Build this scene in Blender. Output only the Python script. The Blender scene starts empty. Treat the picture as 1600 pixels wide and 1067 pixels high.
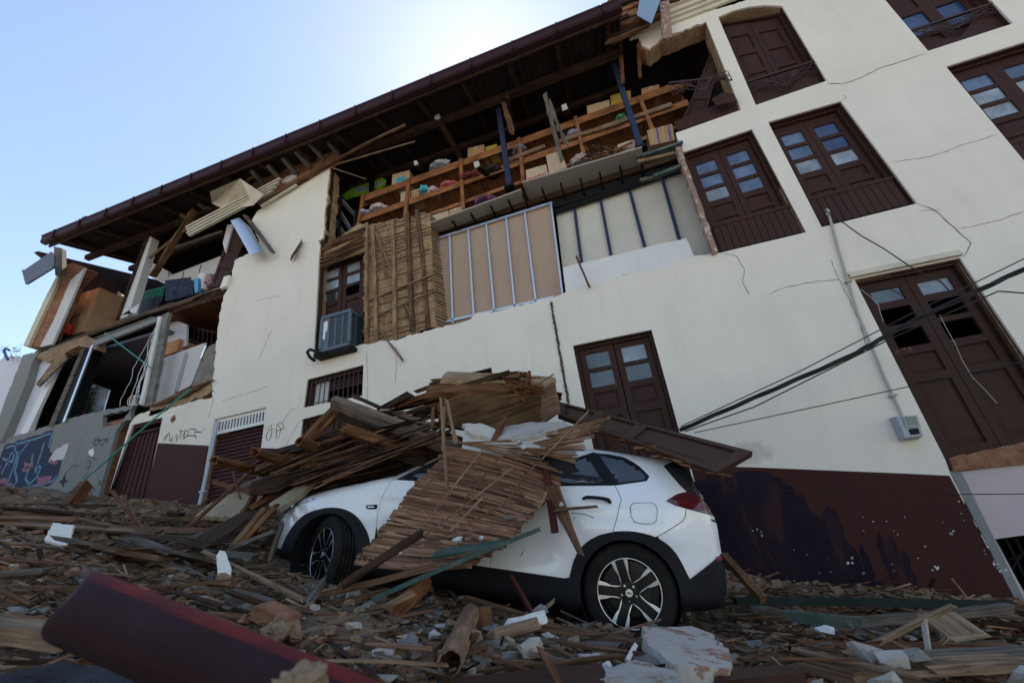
import bpy, bmesh, math, random
from mathutils import Vector, Matrix, noise, geometry
R = math.radians
rnd = random.Random(7)
scene = bpy.context.scene
COL = scene.collection
# ------------------------------------------------------------------ camera
FPX = 711.0
CM = Matrix(((0.94658566, 0.22812802, 0.22788857),
             (0.30274758, -0.38549477, -0.87162933),
             (-0.11099322, 0.89406453, -0.43396902)))
cam = bpy.data.objects.new('camera', bpy.data.cameras.new('camera'))
COL.objects.link(cam)
cam.matrix_world = CM.to_4x4()
cam.data.sensor_width = 36.0
cam.data.lens = FPX / 1600 * 36
cam.data.clip_start = 0.05
cam.data.clip_end = 2000
cam.data.dof.use_dof = True
cam.data.dof.focus_distance = 4.2
cam.data.dof.aperture_fstop = 2.0
scene.camera = cam
# ------------------------------------------------------------------ light
SUN_EL, SUN_AZ = 56.6, -14.0        # azimuth measured from +Y (behind the building) towards +X
world = bpy.data.worlds.new('World'); scene.world = world
world.use_nodes = True
wn = world.node_tree
sky = wn.nodes.new('ShaderNodeTexSky'); sky.sky_type = 'NISHITA'; sky.sun_disc = False
sky.sun_elevation = R(SUN_EL); sky.sun_rotation = R(SUN_AZ)
sky.altitude = 900; sky.air_density = 1.25; sky.dust_density = .35; sky.ozone_density = 1.0
wn.links.new(sky.outputs[0], wn.nodes['Background'].inputs['Color'])
wn.nodes['Background'].inputs['Strength'].default_value = 0.11
sd = Vector((math.sin(R(SUN_AZ)) * math.cos(R(SUN_EL)), math.cos(R(SUN_AZ)) * math.cos(R(SUN_EL)), math.sin(R(SUN_EL))))
sl = bpy.data.lights.new('sun', 'SUN'); sl.energy = 4.5; sl.angle = R(0.53); sl.color = (1, .95, .87)
so = bpy.data.objects.new('sun', sl); COL.objects.link(so); so.rotation_euler = sd.to_track_quat('Z', 'Y').to_euler()
so.location = (0, 20, 30)
scene.view_settings.view_transform = 'Standard'; scene.view_settings.look = 'None'
scene.view_settings.exposure = 1.28; scene.view_settings.use_white_balance = True; scene.view_settings.white_balance_temperature = 7150; scene.view_settings.white_balance_tint = 12; scene.view_settings.gamma = 1
scene.render.engine = 'CYCLES'
# ------------------------------------------------------------------ measuring helpers: photo point at a given distance Y -> world point
D = 6.2
def ray(px, py): return CM @ Vector(((px - 800) / FPX, -(py - 533.5) / FPX, -1.0))
def F(px, py, Y=D):
    d = ray(px, py); return d * (Y / d.y)
def W(X, Z, Y=D): return Vector((X, Y, Z))
def P2(l, Y=D):
    out = []
    for p in l:
        if len(p) == 3: out.append(Vector((p[1], 0, p[2])))
        else:
            q = F(p[0], p[1], Y); out.append(Vector((q.x, 0, q.z)))
    return out
# ------------------------------------------------------------------ material helpers
MATS = {}
def nm(name, base=(.5, .5, .5), rough=.8, metal=0, spec=.3):
    m = bpy.data.materials.new(name); m.use_nodes = True
    b = m.node_tree.nodes['Principled BSDF']
    b.inputs['Base Color'].default_value = (*base, 1); b.inputs['Roughness'].default_value = rough
    b.inputs['Metallic'].default_value = metal; b.inputs['Specular IOR Level'].default_value = spec
    MATS[name] = m
    return m, m.node_tree, b
def N(t, kind, **k):
    n = t.nodes.new(kind)
    for a, v in k.items():
        if a in n.inputs: n.inputs[a].default_value = v
        else: setattr(n, a, v)
    return n
def ramp(t, stops, src):
    r = t.nodes.new('ShaderNodeValToRGB'); e = r.color_ramp.elements
    while len(e) < len(stops): e.new(.5)
    for i, (p, c) in enumerate(stops):
        e[i].position = p; e[i].color = (*c, 1) if len(c) == 3 else c
    t.links.new(src, r.inputs[0]); return r
def mixc(t, a, b, fac, mode='MIX'):
    m = t.nodes.new('ShaderNodeMix'); m.data_type = 'RGBA'; m.blend_type = mode
    for i, v in ((6, a), (7, b), (0, fac)):
        if isinstance(v, (tuple, list)): m.inputs[i].default_value = (*v, 1)
        elif isinstance(v, (int, float)): m.inputs[i].default_value = v
        else: t.links.new(v, m.inputs[i])
    return m.outputs[2]
def coords(t, kind='Object', scale=(1, 1, 1)):
    tc = t.nodes.new('ShaderNodeTexCoord'); mp = t.nodes.new('ShaderNodeMapping')
    mp.inputs['Scale'].default_value = scale; t.links.new(tc.outputs[kind], mp.inputs[0]); return mp.outputs[0]
def isl(t, vec, amt=37.0):
    g = t.nodes.new('ShaderNodeNewGeometry'); s = t.nodes.new('ShaderNodeVectorMath'); s.operation = 'SCALE'
    c = t.nodes.new('ShaderNodeCombineXYZ')
    for i in range(3): t.links.new(g.outputs['Random Per Island'], c.inputs[i])
    t.links.new(c.outputs[0], s.inputs[0]); s.inputs[3].default_value = amt
    a = t.nodes.new('ShaderNodeVectorMath'); a.operation = 'ADD'; t.links.new(vec, a.inputs[0]); t.links.new(s.outputs[0], a.inputs[1])
    return a.outputs[0], g.outputs['Random Per Island']
def bump(t, b, h, strength=.4, dist=.01):
    bp = N(t, 'ShaderNodeBump', Strength=strength, Distance=dist); t.links.new(h, bp.inputs['Height']); t.links.new(bp.outputs[0], b.inputs['Normal'])
def noise_tex(t, vec, scale, detail=6, rough=.6, dist=0):
    n = N(t, 'ShaderNodeTexNoise', Scale=scale, Detail=detail, Roughness=rough, Distortion=dist)
    t.links.new(vec, n.inputs['Vector']); return n.outputs['Fac']
def rough_mat(name, c1, c2, scale=8, rough=.85, bs=.5, bd=.01, c3=None, t3=.68, fine=60, spec=.2, kind='Object', squash=(1, 1, 1)):
    m, t, b = nm(name, c1, rough, spec=spec)
    v = coords(t, kind, squash)
    v, ri = isl(t, v, 11)
    n1 = noise_tex(t, v, scale); n2 = noise_tex(t, v, fine, 4)
    col = ramp(t, [(.35, c1), (.65, c2)], n1).outputs[0]
    if c3:
        n3 = noise_tex(t, v, scale * 1.7, 8, .7)
        col = mixc(t, col, c3, ramp(t, [(t3, (0, 0, 0)), (t3 + .06, (1, 1, 1))], n3).outputs[0])
    col = mixc(t, col, ramp(t, [(.3, (.75, .75, .75)), (.7, (1.15, 1.15, 1.15))], n2).outputs[0], .7, 'MULTIPLY')
    t.links.new(col, b.inputs['Base Color'])
    ad = N(t, 'ShaderNodeMath', operation='ADD'); t.links.new(n1, ad.inputs[0]); t.links.new(n2, ad.inputs[1])
    bump(t, b, ad.outputs[0], bs, bd)
    return m
def wood(name, dark, light, rough=.75, paint=None, pt=.5, grain=34, bs=.5, var=.5):
    """grain follows the piece (UV: u along, v across)"""
    m, t, b = nm(name, light, rough, spec=.12)
    uv = coords(t, 'UV', (1.3, grain, 1)); uv, ri = isl(t, uv, 53)
    n1 = noise_tex(t, uv, 1.6, 6, .62, .6)
    uv2 = coords(t, 'UV', (5, grain * 3, 1)); n2 = noise_tex(t, uv2, 2, 4)
    uv3 = coords(t, 'UV', (2, 3, 1)); uv3, _ = isl(t, uv3, 21); n3 = noise_tex(t, uv3, 1.5, 5, .6)
    col = ramp(t, [(.36, dark), (.6, light)], n1).outputs[0]
    col = mixc(t, col, ramp(t, [(.3, (.45, .42, .4)), (.62, (1.1, 1.1, 1.1))], n3).outputs[0], .8, 'MULTIPLY')
    col = mixc(t, col, ramp(t, [(0, (1 - var, 1 - var, 1 - var)), (1, (1 + var, 1 + var * .9, 1 + var * .8))], ri).outputs[0], 1, 'MULTIPLY')
    if paint:
        o = coords(t, 'Object'); n4 = noise_tex(t, o, 9, 8, .7)
        col = mixc(t, paint, col, ramp(t, [(pt, (0, 0, 0)), (pt + .05, (1, 1, 1))], n4).outputs[0])
    t.links.new(col, b.inputs['Base Color'])
    ad = N(t, 'ShaderNodeMath', operation='ADD'); t.links.new(n1, ad.inputs[0]); t.links.new(n2, ad.inputs[1])
    bump(t, b, ad.outputs[0], bs, .006)
    return m
def plaster(name, c, dirt, sc=1.0, dt=.62, bs=.25, rough=.85, spots=None, st=.7, soot=None):
    m, t, b = nm(name, c, rough, spec=.25 if c[0] > .15 else .10)
    v = coords(t)
    n1 = noise_tex(t, v, .9 * sc, 7, .65, .3); n2 = noise_tex(t, v, 5 * sc, 6, .7)
    vs = coords(t, 'Object', (3, 3, .35)); n5 = noise_tex(t, vs, 1.4, 6, .65)
    col = ramp(t, [(.3, tuple(x * .9 for x in c)), (.7, c)], n1).outputs[0]
    ms = N(t, 'ShaderNodeMath', operation='MULTIPLY'); t.links.new(ramp(t, [(dt - .12, (0, 0, 0)), (dt + .14, (1, 1, 1))], n5).outputs[0], ms.inputs[0]); t.links.new(n2, ms.inputs[1])
    col = mixc(t, col, dirt, ms.outputs[0])
    if spots:
        n6 = noise_tex(t, v, 7, 7, .72)
        col = mixc(t, col, spots, ramp(t, [(st, (0, 0, 0)), (st + .02, (1, 1, 1))], n6).outputs[0])
    if soot:
        for (cx, cz, rx, rz, c2, hard) in soot:
            sp = t.nodes.new('ShaderNodeSeparateXYZ'); t.links.new(v, sp.inputs[0])
            def sq(o, c0, r0):
                a = N(t, 'ShaderNodeMath', operation='SUBTRACT'); t.links.new(o, a.inputs[0]); a.inputs[1].default_value = c0
                d = N(t, 'ShaderNodeMath', operation='DIVIDE'); t.links.new(a.outputs[0], d.inputs[0]); d.inputs[1].default_value = r0
                p = N(t, 'ShaderNodeMath', operation='MULTIPLY'); t.links.new(d.outputs[0], p.inputs[0]); t.links.new(d.outputs[0], p.inputs[1]); return p.outputs[0]
            s = N(t, 'ShaderNodeMath', operation='ADD'); t.links.new(sq(sp.outputs[0], cx, rx), s.inputs[0]); t.links.new(sq(sp.outputs[2], cz, rz), s.inputs[1])
            vn = coords(t, 'Object', (1, 1, .45)); n7 = noise_tex(t, vn, 3.2 if hard else 9, 12, .85)
            a = N(t, 'ShaderNodeMath', operation='MULTIPLY_ADD'); t.links.new(n7, a.inputs[0]); a.inputs[1].default_value = 2.6 if hard else 2.4; t.links.new(s.outputs[0], a.inputs[2])
            rr = ramp(t, [(.0, (1, 1, 1)), (.5, (1, 1, 1)), (.52, (0, 0, 0))] if hard else [(.25, (.85, .85, .85)), (.5, (.5, .5, .5)), (.85, (0, 0, 0))], a.outputs[0])
            dv = N(t, 'ShaderNodeMath', operation='DIVIDE'); t.links.new(a.outputs[0], dv.inputs[0]); dv.inputs[1].default_value = 4.2 if hard else 2.2
            t.links.new(dv.outputs[0], rr.inputs[0])
            col = mixc(t, col, c2, rr.outputs[0])
    t.links.new(col, b.inputs['Base Color'])
    n9 = noise_tex(t, v, 22, 5, .6)
    ad = N(t, 'ShaderNodeMath', operation='MULTIPLY_ADD'); t.links.new(n2, ad.inputs[0]); ad.inputs[1].default_value = 1.2; t.links.new(n9, ad.inputs[2])
    bump(t, b, ad.outputs[0], bs, .012)
    return m
M_CREAM = plaster('cream_plaster', (.76, .705, .61), (.62, .57, .49), soot=[(1.16, 1.86, .36, .20, (.16, .15, .16), False)])
M_DADO = plaster('maroon_paint', (.050, .015, .013), (.03, .010, .012), spots=(.40, .36, .34), st=.675, rough=.6)
M_DADO2 = plaster('maroon_paint_plain', (.062, .024, .024), (.045, .02, .02), spots=(.30, .27, .26), st=.74, rough=.6)
M_GREYW = plaster('grey_plaster', (.22, .225, .215), (.15, .15, .14), spots=(.6, .6, .6), st=.685)
M_PINK = plaster('pinkish_plaster', (.50, .42, .42), (.42, .36, .36))
M_WHITE = plaster('white_plaster', (.55, .54, .53), (.5, .5, .52))
M_INWHITE = plaster('room_white', (.60, .61, .66), (.48, .5, .55))
M_YELLOW = plaster('old_yellow_plaster', (.55, .52, .38), (.3, .28, .2))
M_ADOBE = rough_mat('adobe', (.27, .175, .095), (.45, .31, .185), 7, .95, .9, .02, c3=(.12, .07, .035), t3=.62)
M_BRICK = rough_mat('broken_brick', (.22, .09, .05), (.33, .17, .10), 9, .95, .9, .02, c3=(.4, .36, .3), t3=.62)
M_CONC = rough_mat('concrete', (.13, .125, .115), (.22, .21, .19), 6, .9, .6, .01)
M_DARKW = wood('dark_brown_wood', (.018, .010, .007), (.062, .036, .023))
M_WOOD = wood('weathered_wood', (.05, .027, .016), (.17, .095, .054))
M_WOOD2 = wood('pale_split_wood', (.11, .068, .04), (.30, .205, .135))
M_GREYWOOD = wood('grey_old_wood', (.055, .048, .042), (.17, .15, .13))
M_REDWOOD = wood('reddish_wood', (.07, .028, .014), (.19, .085, .045))
M_ORANGE = wood('shelf_pine', (.18, .072, .03), (.40, .175, .078), bs=.2, var=.2)
M_LOG = wood('round_log', (.035, .016, .008), (.19, .088, .038), grain=9, bs=.9)
M_CANE = wood('cane_lath', (.075, .036, .021), (.29, .165, .10), grain=50, var=.6)
M_DOORM = plaster('maroon_door_paint', (.054, .026, .020), (.032, .015, .013), sc=2, rough=.5, bs=.3)
M_DOORM2 = plaster('maroon_door_worn', (.048, .024, .018), (.03, .015, .012), sc=2, rough=.5, spots=(.18, .08, .05), st=.66, bs=.3)
M_FASC = plaster('maroon_gutter_paint', (.04, .018, .022), (.025, .012, .014), rough=.45, bs=.1)
M_BLACK = nm('black_steel', (.008, .008, .009), .6, 0, .15)[0]
M_IRON = nm('painted_iron', (.045, .022, .022), .5)[0]
M_BLUE = plaster('blue_steel_paint', (.03, .045, .095), (.03, .03, .04), sc=3, rough=.5, bs=.2)
M_GALV = nm('galvanised_steel', (.62, .64, .66), .32, .9)[0]
M_ROOF = rough_mat('roof_sheet', (.02, .014, .012), (.038, .027, .022), 3, .8, .3, .01)
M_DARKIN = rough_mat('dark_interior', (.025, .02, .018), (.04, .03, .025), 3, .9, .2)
M_BROWNBD = plaster('brown_board', (.42, .30, .22), (.36, .25, .18), bs=.08)
M_SOFF = plaster('grey_board', (.34, .31, .27), (.26, .23, .2), bs=.1)
M_CARD = rough_mat('cardboard', (.42, .25, .145), (.47, .29, .175), 3, .85, .08, fine=20)
M_SHUT = nm('shutter_metal', (.060, .026, .024), .6, 0, .12)[0]
M_WHITEP = nm('white_paint', (.68, .68, .66), .5)[0]
M_GREEN = plaster('green_paint', (.05, .085, .07), (.2, .2, .18), sc=3, rough=.7, dt=.55, spots=(.45, .45, .42), st=.66)
M_TEAL = nm('teal_pipe', (.02, .26, .22), .4)[0]
M_CABLE = nm('cable_black', (.012, .012, .014), .45)[0]
M_RUBW = plaster('rubble_plaster', (.50, .475, .44), (.28, .22, .16), sc=7, dt=.42, spots=(.26, .19, .13), st=.57, bs=.6)
M_PIERW = wood('pier_lath', (.13, .08, .045), (.33, .22, .13))
M_BEAMW = wood('beam_grey_brown', (.07, .05, .038), (.22, .165, .125))
M_CLOD = rough_mat('earth_clod', (.16, .10, .06), (.34, .235, .15), 7, .95, .9, .02, c3=(.10, .06, .035), t3=.6)
M_CREAMW = plaster('cream_moulding', (.62, .57, .46), (.35, .28, .2), sc=3)
def glassy(name, c, rough=.06, ior=1.5, coat=0, metal=0):
    m, t, b = nm(name, c, rough, metal, .5); b.inputs['IOR'].default_value = ior; b.inputs['Coat Weight'].default_value = coat
    v = coords(t); n = noise_tex(t, v, 2.2, 3); bump(t, b, n, .18, .03)
    n2 = noise_tex(t, v, 1.7, 5, .6); t.links.new(mixc(t, c, tuple(min(1, x * 2.1 + .02) for x in c), ramp(t, [(.42, (0, 0, 0)), (.66, (1, 1, 1))], n2).outputs[0]), b.inputs['Base Color'])  # paler blotches in the base colour are painted sky reflections
    return m
M_GLASS = glassy('pane_blue', (.055, .085, .14), .05, 1.7)  # bluish and pale pane tints carry reflected sky in the colour
M_GLASS2 = glassy('pane_deep_blue', (.02, .035, .09), .05, 1.7)
M_GLASS3 = glassy('pane_pale', (.17, .20, .235), .08, 1.6)
M_GLASSD = glassy('pane_dark', (.03, .035, .035), .05, 1.8)
# ------------------------------------------------------------------ mesh helpers
def tag(o, label=None, cat=None, group=None, kind=None):
    for k, v in (('label', label), ('category', cat), ('group', group), ('kind', kind)):
        if v: o[k] = v
    return o
def empty(name, loc=(0, 0, 0), label=None, cat=None, group=None, kind=None, parent=None):
    o = bpy.data.objects.new(name, None); COL.objects.link(o); o.location = loc; o.empty_display_size = .2
    if parent: o.parent = parent
    return tag(o, label, cat, group, kind)
class MB:
    def __init__(s): s.v = []; s.f = []; s.uv = []; s.mi = []
    def face(s, idx, uv=None, mi=0):
        s.f.append(tuple(idx)); s.uv.append(uv if uv else [(s.v[i][0] + s.v[i][1], s.v[i][2]) for i in idx]); s.mi.append(mi)
    def box8(s, c, mi=0):
        """c: 8 corners, bottom ring 0-3 and top ring 4-7"""
        b = len(s.v); s.v += [Vector(p) for p in c]
        L = (s.v[b + 1] - s.v[b]).length; Wd = (s.v[b + 3] - s.v[b]).length; H = (s.v[b + 4] - s.v[b]).length
        for q, (a, e) in (((0, 3, 2, 1), (Wd, L)), ((4, 5, 6, 7), (L, Wd)), ((0, 1, 5, 4), (L, H)), ((1, 2, 6, 5), (Wd, H)), ((2, 3, 7, 6), (L, H)), ((3, 0, 4, 7), (Wd, H))):
            s.face([b + i for i in q], [(0, 0), (a, 0), (a, e), (0, e)], mi)
    def box(s, x0, x1, y0, y1, z0, z1, mi=0):
        s.box8([(x0, y0, z0), (x1, y0, z0), (x1, y1, z0), (x0, y1, z0), (x0, y0, z1), (x1, y0, z1), (x1, y1, z1), (x0, y1, z1)], mi)
    def obox(s, c, ax, ay, az, mi=0):
        c, ax, ay, az = map(Vector, (c, ax, ay, az))
        s.box8([c - ax - ay - az, c + ax - ay - az, c + ax + ay - az, c - ax + ay - az, c - ax - ay + az, c + ax - ay + az, c + ax + ay + az, c - ax + ay + az], mi)
    def rod(s, p0, p1, w, h=None, n=4, seg=None, jit=.0, spl=.0, bow=.0, up=None, taper=1.0, mi=0, r=None, roll=0, hollow=0):
        r = r or rnd; p0, p1 = Vector(p0), Vector(p1); h = h or w
        d = p1 - p0; L = d.length
        if L < 1e-5: return
        d /= L; up = Vector(up) if up else Vector((0, -.15, 1))
        if abs(d.dot(up.normalized())) > .97: up = Vector((0, 1, 0))
        a = d.cross(up).normalized(); b = a.cross(d).normalized()
        if roll: q = Matrix.Rotation(roll, 3, d); a = q @ a; b = q @ b
        seg = seg or max(1, min(14, int(L / .12))) if (jit or bow or spl) else (seg or 1)
        if n == 4: ring = [(-.5, -.5), (.5, -.5), (.5, .5), (-.5, .5)]
        else: ring = [(.5 * math.cos(2 * math.pi * k / n), .5 * math.sin(2 * math.pi * k / n)) for k in range(n)]
        bd = (a * r.uniform(-1, 1) + b * r.uniform(-1, 1)) * bow * L
        base = len(s.v); off = [(r.uniform(-1, 1) * jit, r.uniform(-1, 1) * jit) for _ in ring]
        for k in range(seg + 1):
            t = k / seg; c = p0 + d * (L * t) + bd * (4 * t * (1 - t)); sc = 1 + (taper - 1) * t
            for j, (u, v) in enumerate(ring):
                e = 0
                if spl and k == 0: e = -r.random() * spl
                if spl and k == seg: e = r.random() * spl
                ju = u * w * sc + (r.uniform(-1, 1) * .6 * jit + off[j][0]) * w; jv = v * h * sc + (r.uniform(-1, 1) * .6 * jit + off[j][1]) * h
                s.v.append(c + a * ju + b * jv + d * e)
        per = [0]
        for j in range(n):
            u0, v0 = ring[j]; u1, v1 = ring[(j + 1) % n]; per.append(per[-1] + math.hypot((u1 - u0) * w, (v1 - v0) * h))
        for k in range(seg):
            for j in range(n):
                i0 = base + k * n + j; i1 = base + k * n + (j + 1) % n
                s.face((i0, i1, i1 + n, i0 + n), [(L * k / seg, per[j]), (L * k / seg, per[j + 1]), (L * (k + 1) / seg, per[j + 1]), (L * (k + 1) / seg, per[j])], mi)
        for k, rev in ((0, True), (seg, False)):
            idx = [base + k * n + j for j in range(n)]
            if hollow:
                cc = sum((s.v[i] for i in idx), Vector()) / n; b2 = len(s.v)
                for i in idx: s.v.append(cc + (s.v[i] - cc) * hollow)
                dd = d if rev else -d
                for i in range(n): s.v.append(s.v[b2 + i] + dd * min(.35 * L, .3))
                for j in range(n):
                    q = (idx[j], idx[(j + 1) % n], b2 + (j + 1) % n, b2 + j); q2 = (b2 + j, b2 + (j + 1) % n, b2 + n + (j + 1) % n, b2 + n + j)
                    if rev: q = q[::-1]; q2 = q2[::-1]
                    s.face(q, None, mi); s.face(q2, None, mi)
                s.face([b2 + n + j for j in range(n)], None, mi)
            else:
                if rev: idx = idx[::-1]
                s.face(idx, [(0, .01 * j) for j in range(n)], mi)
    def tube(s, pts, r, n=6, mi=0, rr=None):
        pts = [Vector(p) for p in pts]; base = len(s.v); m = len(pts); a = None; L = 0
        for k, p in enumerate(pts):
            d = (pts[min(k + 1, m - 1)] - pts[max(k - 1, 0)])
            if d.length < 1e-7: d = Vector((1, 0, 0))
            d.normalize()
            if a is None:
                a = d.cross(Vector((0.1, .2, 1))).normalized()
            a = (a - d * a.dot(d)); a = a.normalized() if a.length > 1e-6 else d.orthogonal().normalized()
            b = d.cross(a); q = rr[k] if rr else r
            for j in range(n):
                t = 2 * math.pi * j / n; s.v.append(p + (a * math.cos(t) + b * math.sin(t)) * q)
        for k in range(m - 1):
            l = (pts[k + 1] - pts[k]).length
            for j in range(n):
                i0 = base + k * n + j; i1 = base + k * n + (j + 1) % n
                s.face((i0, i1, i1 + n, i0 + n), [(L, j * .01), (L, (j + 1) * .01), (L + l, (j + 1) * .01), (L + l, j * .01)], mi)
            L += l
        s.face([base + j for j in range(n)][::-1], None, mi); s.face([base + (m - 1) * n + j for j in range(n)], None, mi)
    def prism(s, loops, f0, f1, mi=0, mi_side=None):
        """loops of Vector (x,0,z); f0/f1 map such a vector to the front and the back"""
        flat = [p for l in loops for p in l]
        tris = geometry.tessellate_polygon([[Vector((p.x, p.z, 0)) for p in l] for l in loops])
        b = len(s.v); n = len(flat)
        s.v += [f0(p) for p in flat] + [f1(p) for p in flat]
        ms = mi if mi_side is None else mi_side
        for t in tris:
            a, bb, c = t; A, B, C = s.v[b + a], s.v[b + bb], s.v[b + c]
            nn = (B - A).cross(C - A); dirv = s.v[b + a] - s.v[b + n + a]
            if nn.dot(dirv) < 0: t = (a, c, bb)
            s.face([b + i for i in t], None, mi); s.face([b + n + i for i in t][::-1], None, mi)
        o = 0
        for l in loops:
            k = len(l)
            for i in range(k):
                s.face((b + o + i, b + o + (i + 1) % k, b + n + o + (i + 1) % k, b + n + o + i), None, ms)
            o += k
    def slab(s, loops, y0, y1, mi=0, mi_side=None):
        s.prism(loops, lambda p: Vector((p.x, y0, p.z)), lambda p: Vector((p.x, y1, p.z)), mi, mi_side)
    def obj(s, name, mats, parent=None, smooth=False, origin='base', **tags):
        if not isinstance(mats, (list, tuple)): mats = [mats]
        if not s.v: return None
        xs = [v[0] for v in s.v]; ys = [v[1] for v in s.v]; zs = [v[2] for v in s.v]
        if parent is not None and origin == 'base': org = None
        elif origin == 'world': org = None
        elif origin == 'center': org = Vector(((min(xs) + max(xs)) / 2, (min(ys) + max(ys)) / 2, (min(zs) + max(zs)) / 2))
        else: org = Vector(((min(xs) + max(xs)) / 2, (min(ys) + max(ys)) / 2, min(zs)))
        pw = Vector((0, 0, 0))
        if parent is not None and not parent.get('_local'):
            q = parent
            while q is not None: pw += Vector(q.location); q = q.parent
        sh = pw if org is None else org
        me = bpy.data.meshes.new(name)
        me.from_pydata([tuple(Vector(v) - sh) for v in s.v], [], s.f)
        for m in mats: me.materials.append(m)
        if len(mats) > 1:
            for p, i in zip(me.polygons, s.mi): p.material_index = i
        ul = me.uv_layers.new(name='UVMap'); k = 0
        dat = [c for uv in s.uv for q in uv for c in q]
        ul.data.foreach_set('uv', dat)
        if smooth:
            for p in me.polygons: p.use_smooth = True
        me.update()
        o = bpy.data.objects.new(name, me); COL.objects.link(o)
        if parent is not None: o.parent = parent; o.location = (0, 0, 0) if org is None else org - pw
        else: o.location = (0, 0, 0) if org is None else org
        tag(o, tags.get('label'), tags.get('cat'), tags.get('group'), tags.get('kind'))
        return o
def jag(loop, amp=.03, step=.08, seed=1, skip=()):
    """roughen the edges of a loop; skip = indices of edges kept straight"""
    r = random.Random(seed); out = []; n = len(loop)
    for i in range(n):
        a, b = loop[i], loop[(i + 1) % n]; out.append(a)
        if i in skip: continue
        L = (b - a).length; k = int(L / step)
        nn = Vector((-(b - a).z, 0, (b - a).x)) / max(L, 1e-6)
        for j in range(1, k): out.append(a + (b - a) * ((j + r.uniform(-.35, .35)) / k) + nn * r.uniform(-amp, amp))
    return out
def ribbon(mb, pts, y, w, wv=.5, seed=3, mi=0):
    """thin dark line lying on the wall face, varying width"""
    r = random.Random(seed); P = []
    for i in range(len(pts) - 1):
        a, b = pts[i], pts[i + 1]; k = max(1, int((b - a).length / .06))
        for j in range(k): P.append(a + (b - a) * (j / k) + Vector((r.uniform(-1, 1) * .008, 0, r.uniform(-1, 1) * .008)) * (1 if j else 0))
    P.append(pts[-1]); n = len(P); base = len(mb.v)
    for i, p in enumerate(P):
        d = (P[min(i + 1, n - 1)] - P[max(i - 1, 0)]); d.y = 0; d.normalize(); nn = Vector((-d.z, 0, d.x))
        ww = w * (1 - wv + wv * r.random() * 2) * (.25 if i in (0, n - 1) else 1)
        for e in (-.5, .5): mb.v.append(Vector((p.x, y, p.z)) + nn * (ww * e))
    for i in range(n - 1): mb.face((base + 2 * i, base + 2 * i + 1, base + 2 * i + 3, base + 2 * i + 2), None, mi)
# ------------------------------------------------------------------ ground and rubble surface
def sm(a, b, x):
    t = max(0, min(1, (x - a) / (b - a))); return t * t * (3 - 2 * t)
def street(x, y): return -.69 - .21 * x
def rub(x, y):
    h = .03 + .10 * sm(1.3, 2.4, y) + .05 * sm(-2.5, -4, x)
    h += .30 * sm(5.0, 5.9, y) + .09 * sm(-3.2, -4.5, x) * sm(2.5, 4, y) + .10 * math.exp(-(((x + 1.6) / .5) ** 2 + ((y - 2.2) / .35) ** 2))
    if y < 1.6: h *= sm(.9, 1.6, y)
    undercar = sm(3.45, 3.75, y) * (1 - sm(5.2, 5.5, y)) * sm(-3.4, -3.0, x) * (1 - sm(.3, .6, x))
    h *= 1 - .75 * undercar
    n = noise.fractal(Vector((x * 1.3, y * 1.3, 4)), 1, 2, 4) * .07 + noise.fractal(Vector((x * 7, y * 7, 1)), 1, 2, 3) * .022
    return street(x, y) + h + n * min(1, h / .1) * (1 - .6 * undercar)
def G(px, py, h=0.0):
    """photo point on the rubble surface"""
    d = ray(px, py); t = .8
    while t < 30:
        p = d * t
        if p.z < rub(p.x, p.y) + h: return p
        t += .01
    return d * 30
M_ASPH = rough_mat('street_paving', (.20, .19, .175), (.27, .25, .23), 3, .9, .5, .008, c3=(.13, .10, .07), t3=.6, fine=90)
gm = MB(); xs = [-400, -120, -60] + [-40 + 4 * i for i in range(21)] + [60, 120, 400]; ys = [-400, -100, -40, -20, -8, 0, 2, 4, 8, 20, 60, 400]
for y in ys:
    for x in xs: gm.v.append(Vector((x, y, street(max(-40, min(40, x)), y))))
for j in range(len(ys) - 1):
    for i in range(len(xs) - 1):
        a = j * len(xs) + i; gm.face((a, a + 1, a + 1 + len(xs), a + len(xs)))
gm.obj('street', M_ASPH, origin='world', smooth=True, kind='structure')
M_DIRT = rough_mat('rubble_dirt', (.095, .06, .038), (.29, .195, .125), 4, .95, 1, .03, c3=(.36, .32, .27), t3=.62, fine=45)
rb = MB(); nx, ny = 300, 130
for j in range(ny + 1):
    y = 1.0 + 5.19 * (j / ny) ** 1.15
    for i in range(nx + 1):
        x = -13.5 + 17.5 * (1 - (1 - i / nx) ** 1.0)
        rb.v.append(Vector((x, y, rub(x, y) - (.03 if j == 0 else 0))))
for j in range(ny):
    for i in range(nx):
        a = j * (nx + 1) + i; rb.face((a, a + 1, a + nx + 2, a + nx + 1))
rb.obj('rubble_ground', M_DIRT, origin='world', smooth=True, kind='structure')
# ================================================================== THE BUILDING
B = empty('damaged_building', (0, D, -1.0), 'cream three storey corner building with its upper front torn open and maroon doors', 'building')
def quadmap(q):
    a, b, c, d = q     # tl tr br bl (x,0,z)
    def f(s, t, y):    # s to the right, t downwards
        p = (a * (1 - s) + b * s) * (1 - t) + (d * (1 - s) + c * s) * t
        return Vector((p.x, y, p.z))
    return f
def qbox(mb, f, s0, s1, t0, t1, y0, y1, mi=0):
    mb.box8([f(s0, t1, y0), f(s1, t1, y0), f(s1, t1, y1), f(s0, t1, y1), f(s0, t0, y0), f(s1, t0, y0), f(s1, t0, y1), f(s0, t0, y1)], mi)
U2 = P2([(1122, 27), (1222, 9.8), (1292, 126.5), (1181, 164.5)])
U2h = P2([(1122, 27), (1146, 17), (1170, 11), (1197, 8.5), (1222, 9.8), (1292, 126.5), (1181, 164.5)])
U3 = P2([('w', 5.36, 8.5), ('w', 6.5, 8.5), ('w', 6.45, 6.2), ('w', 5.38, 6.2)])
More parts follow.
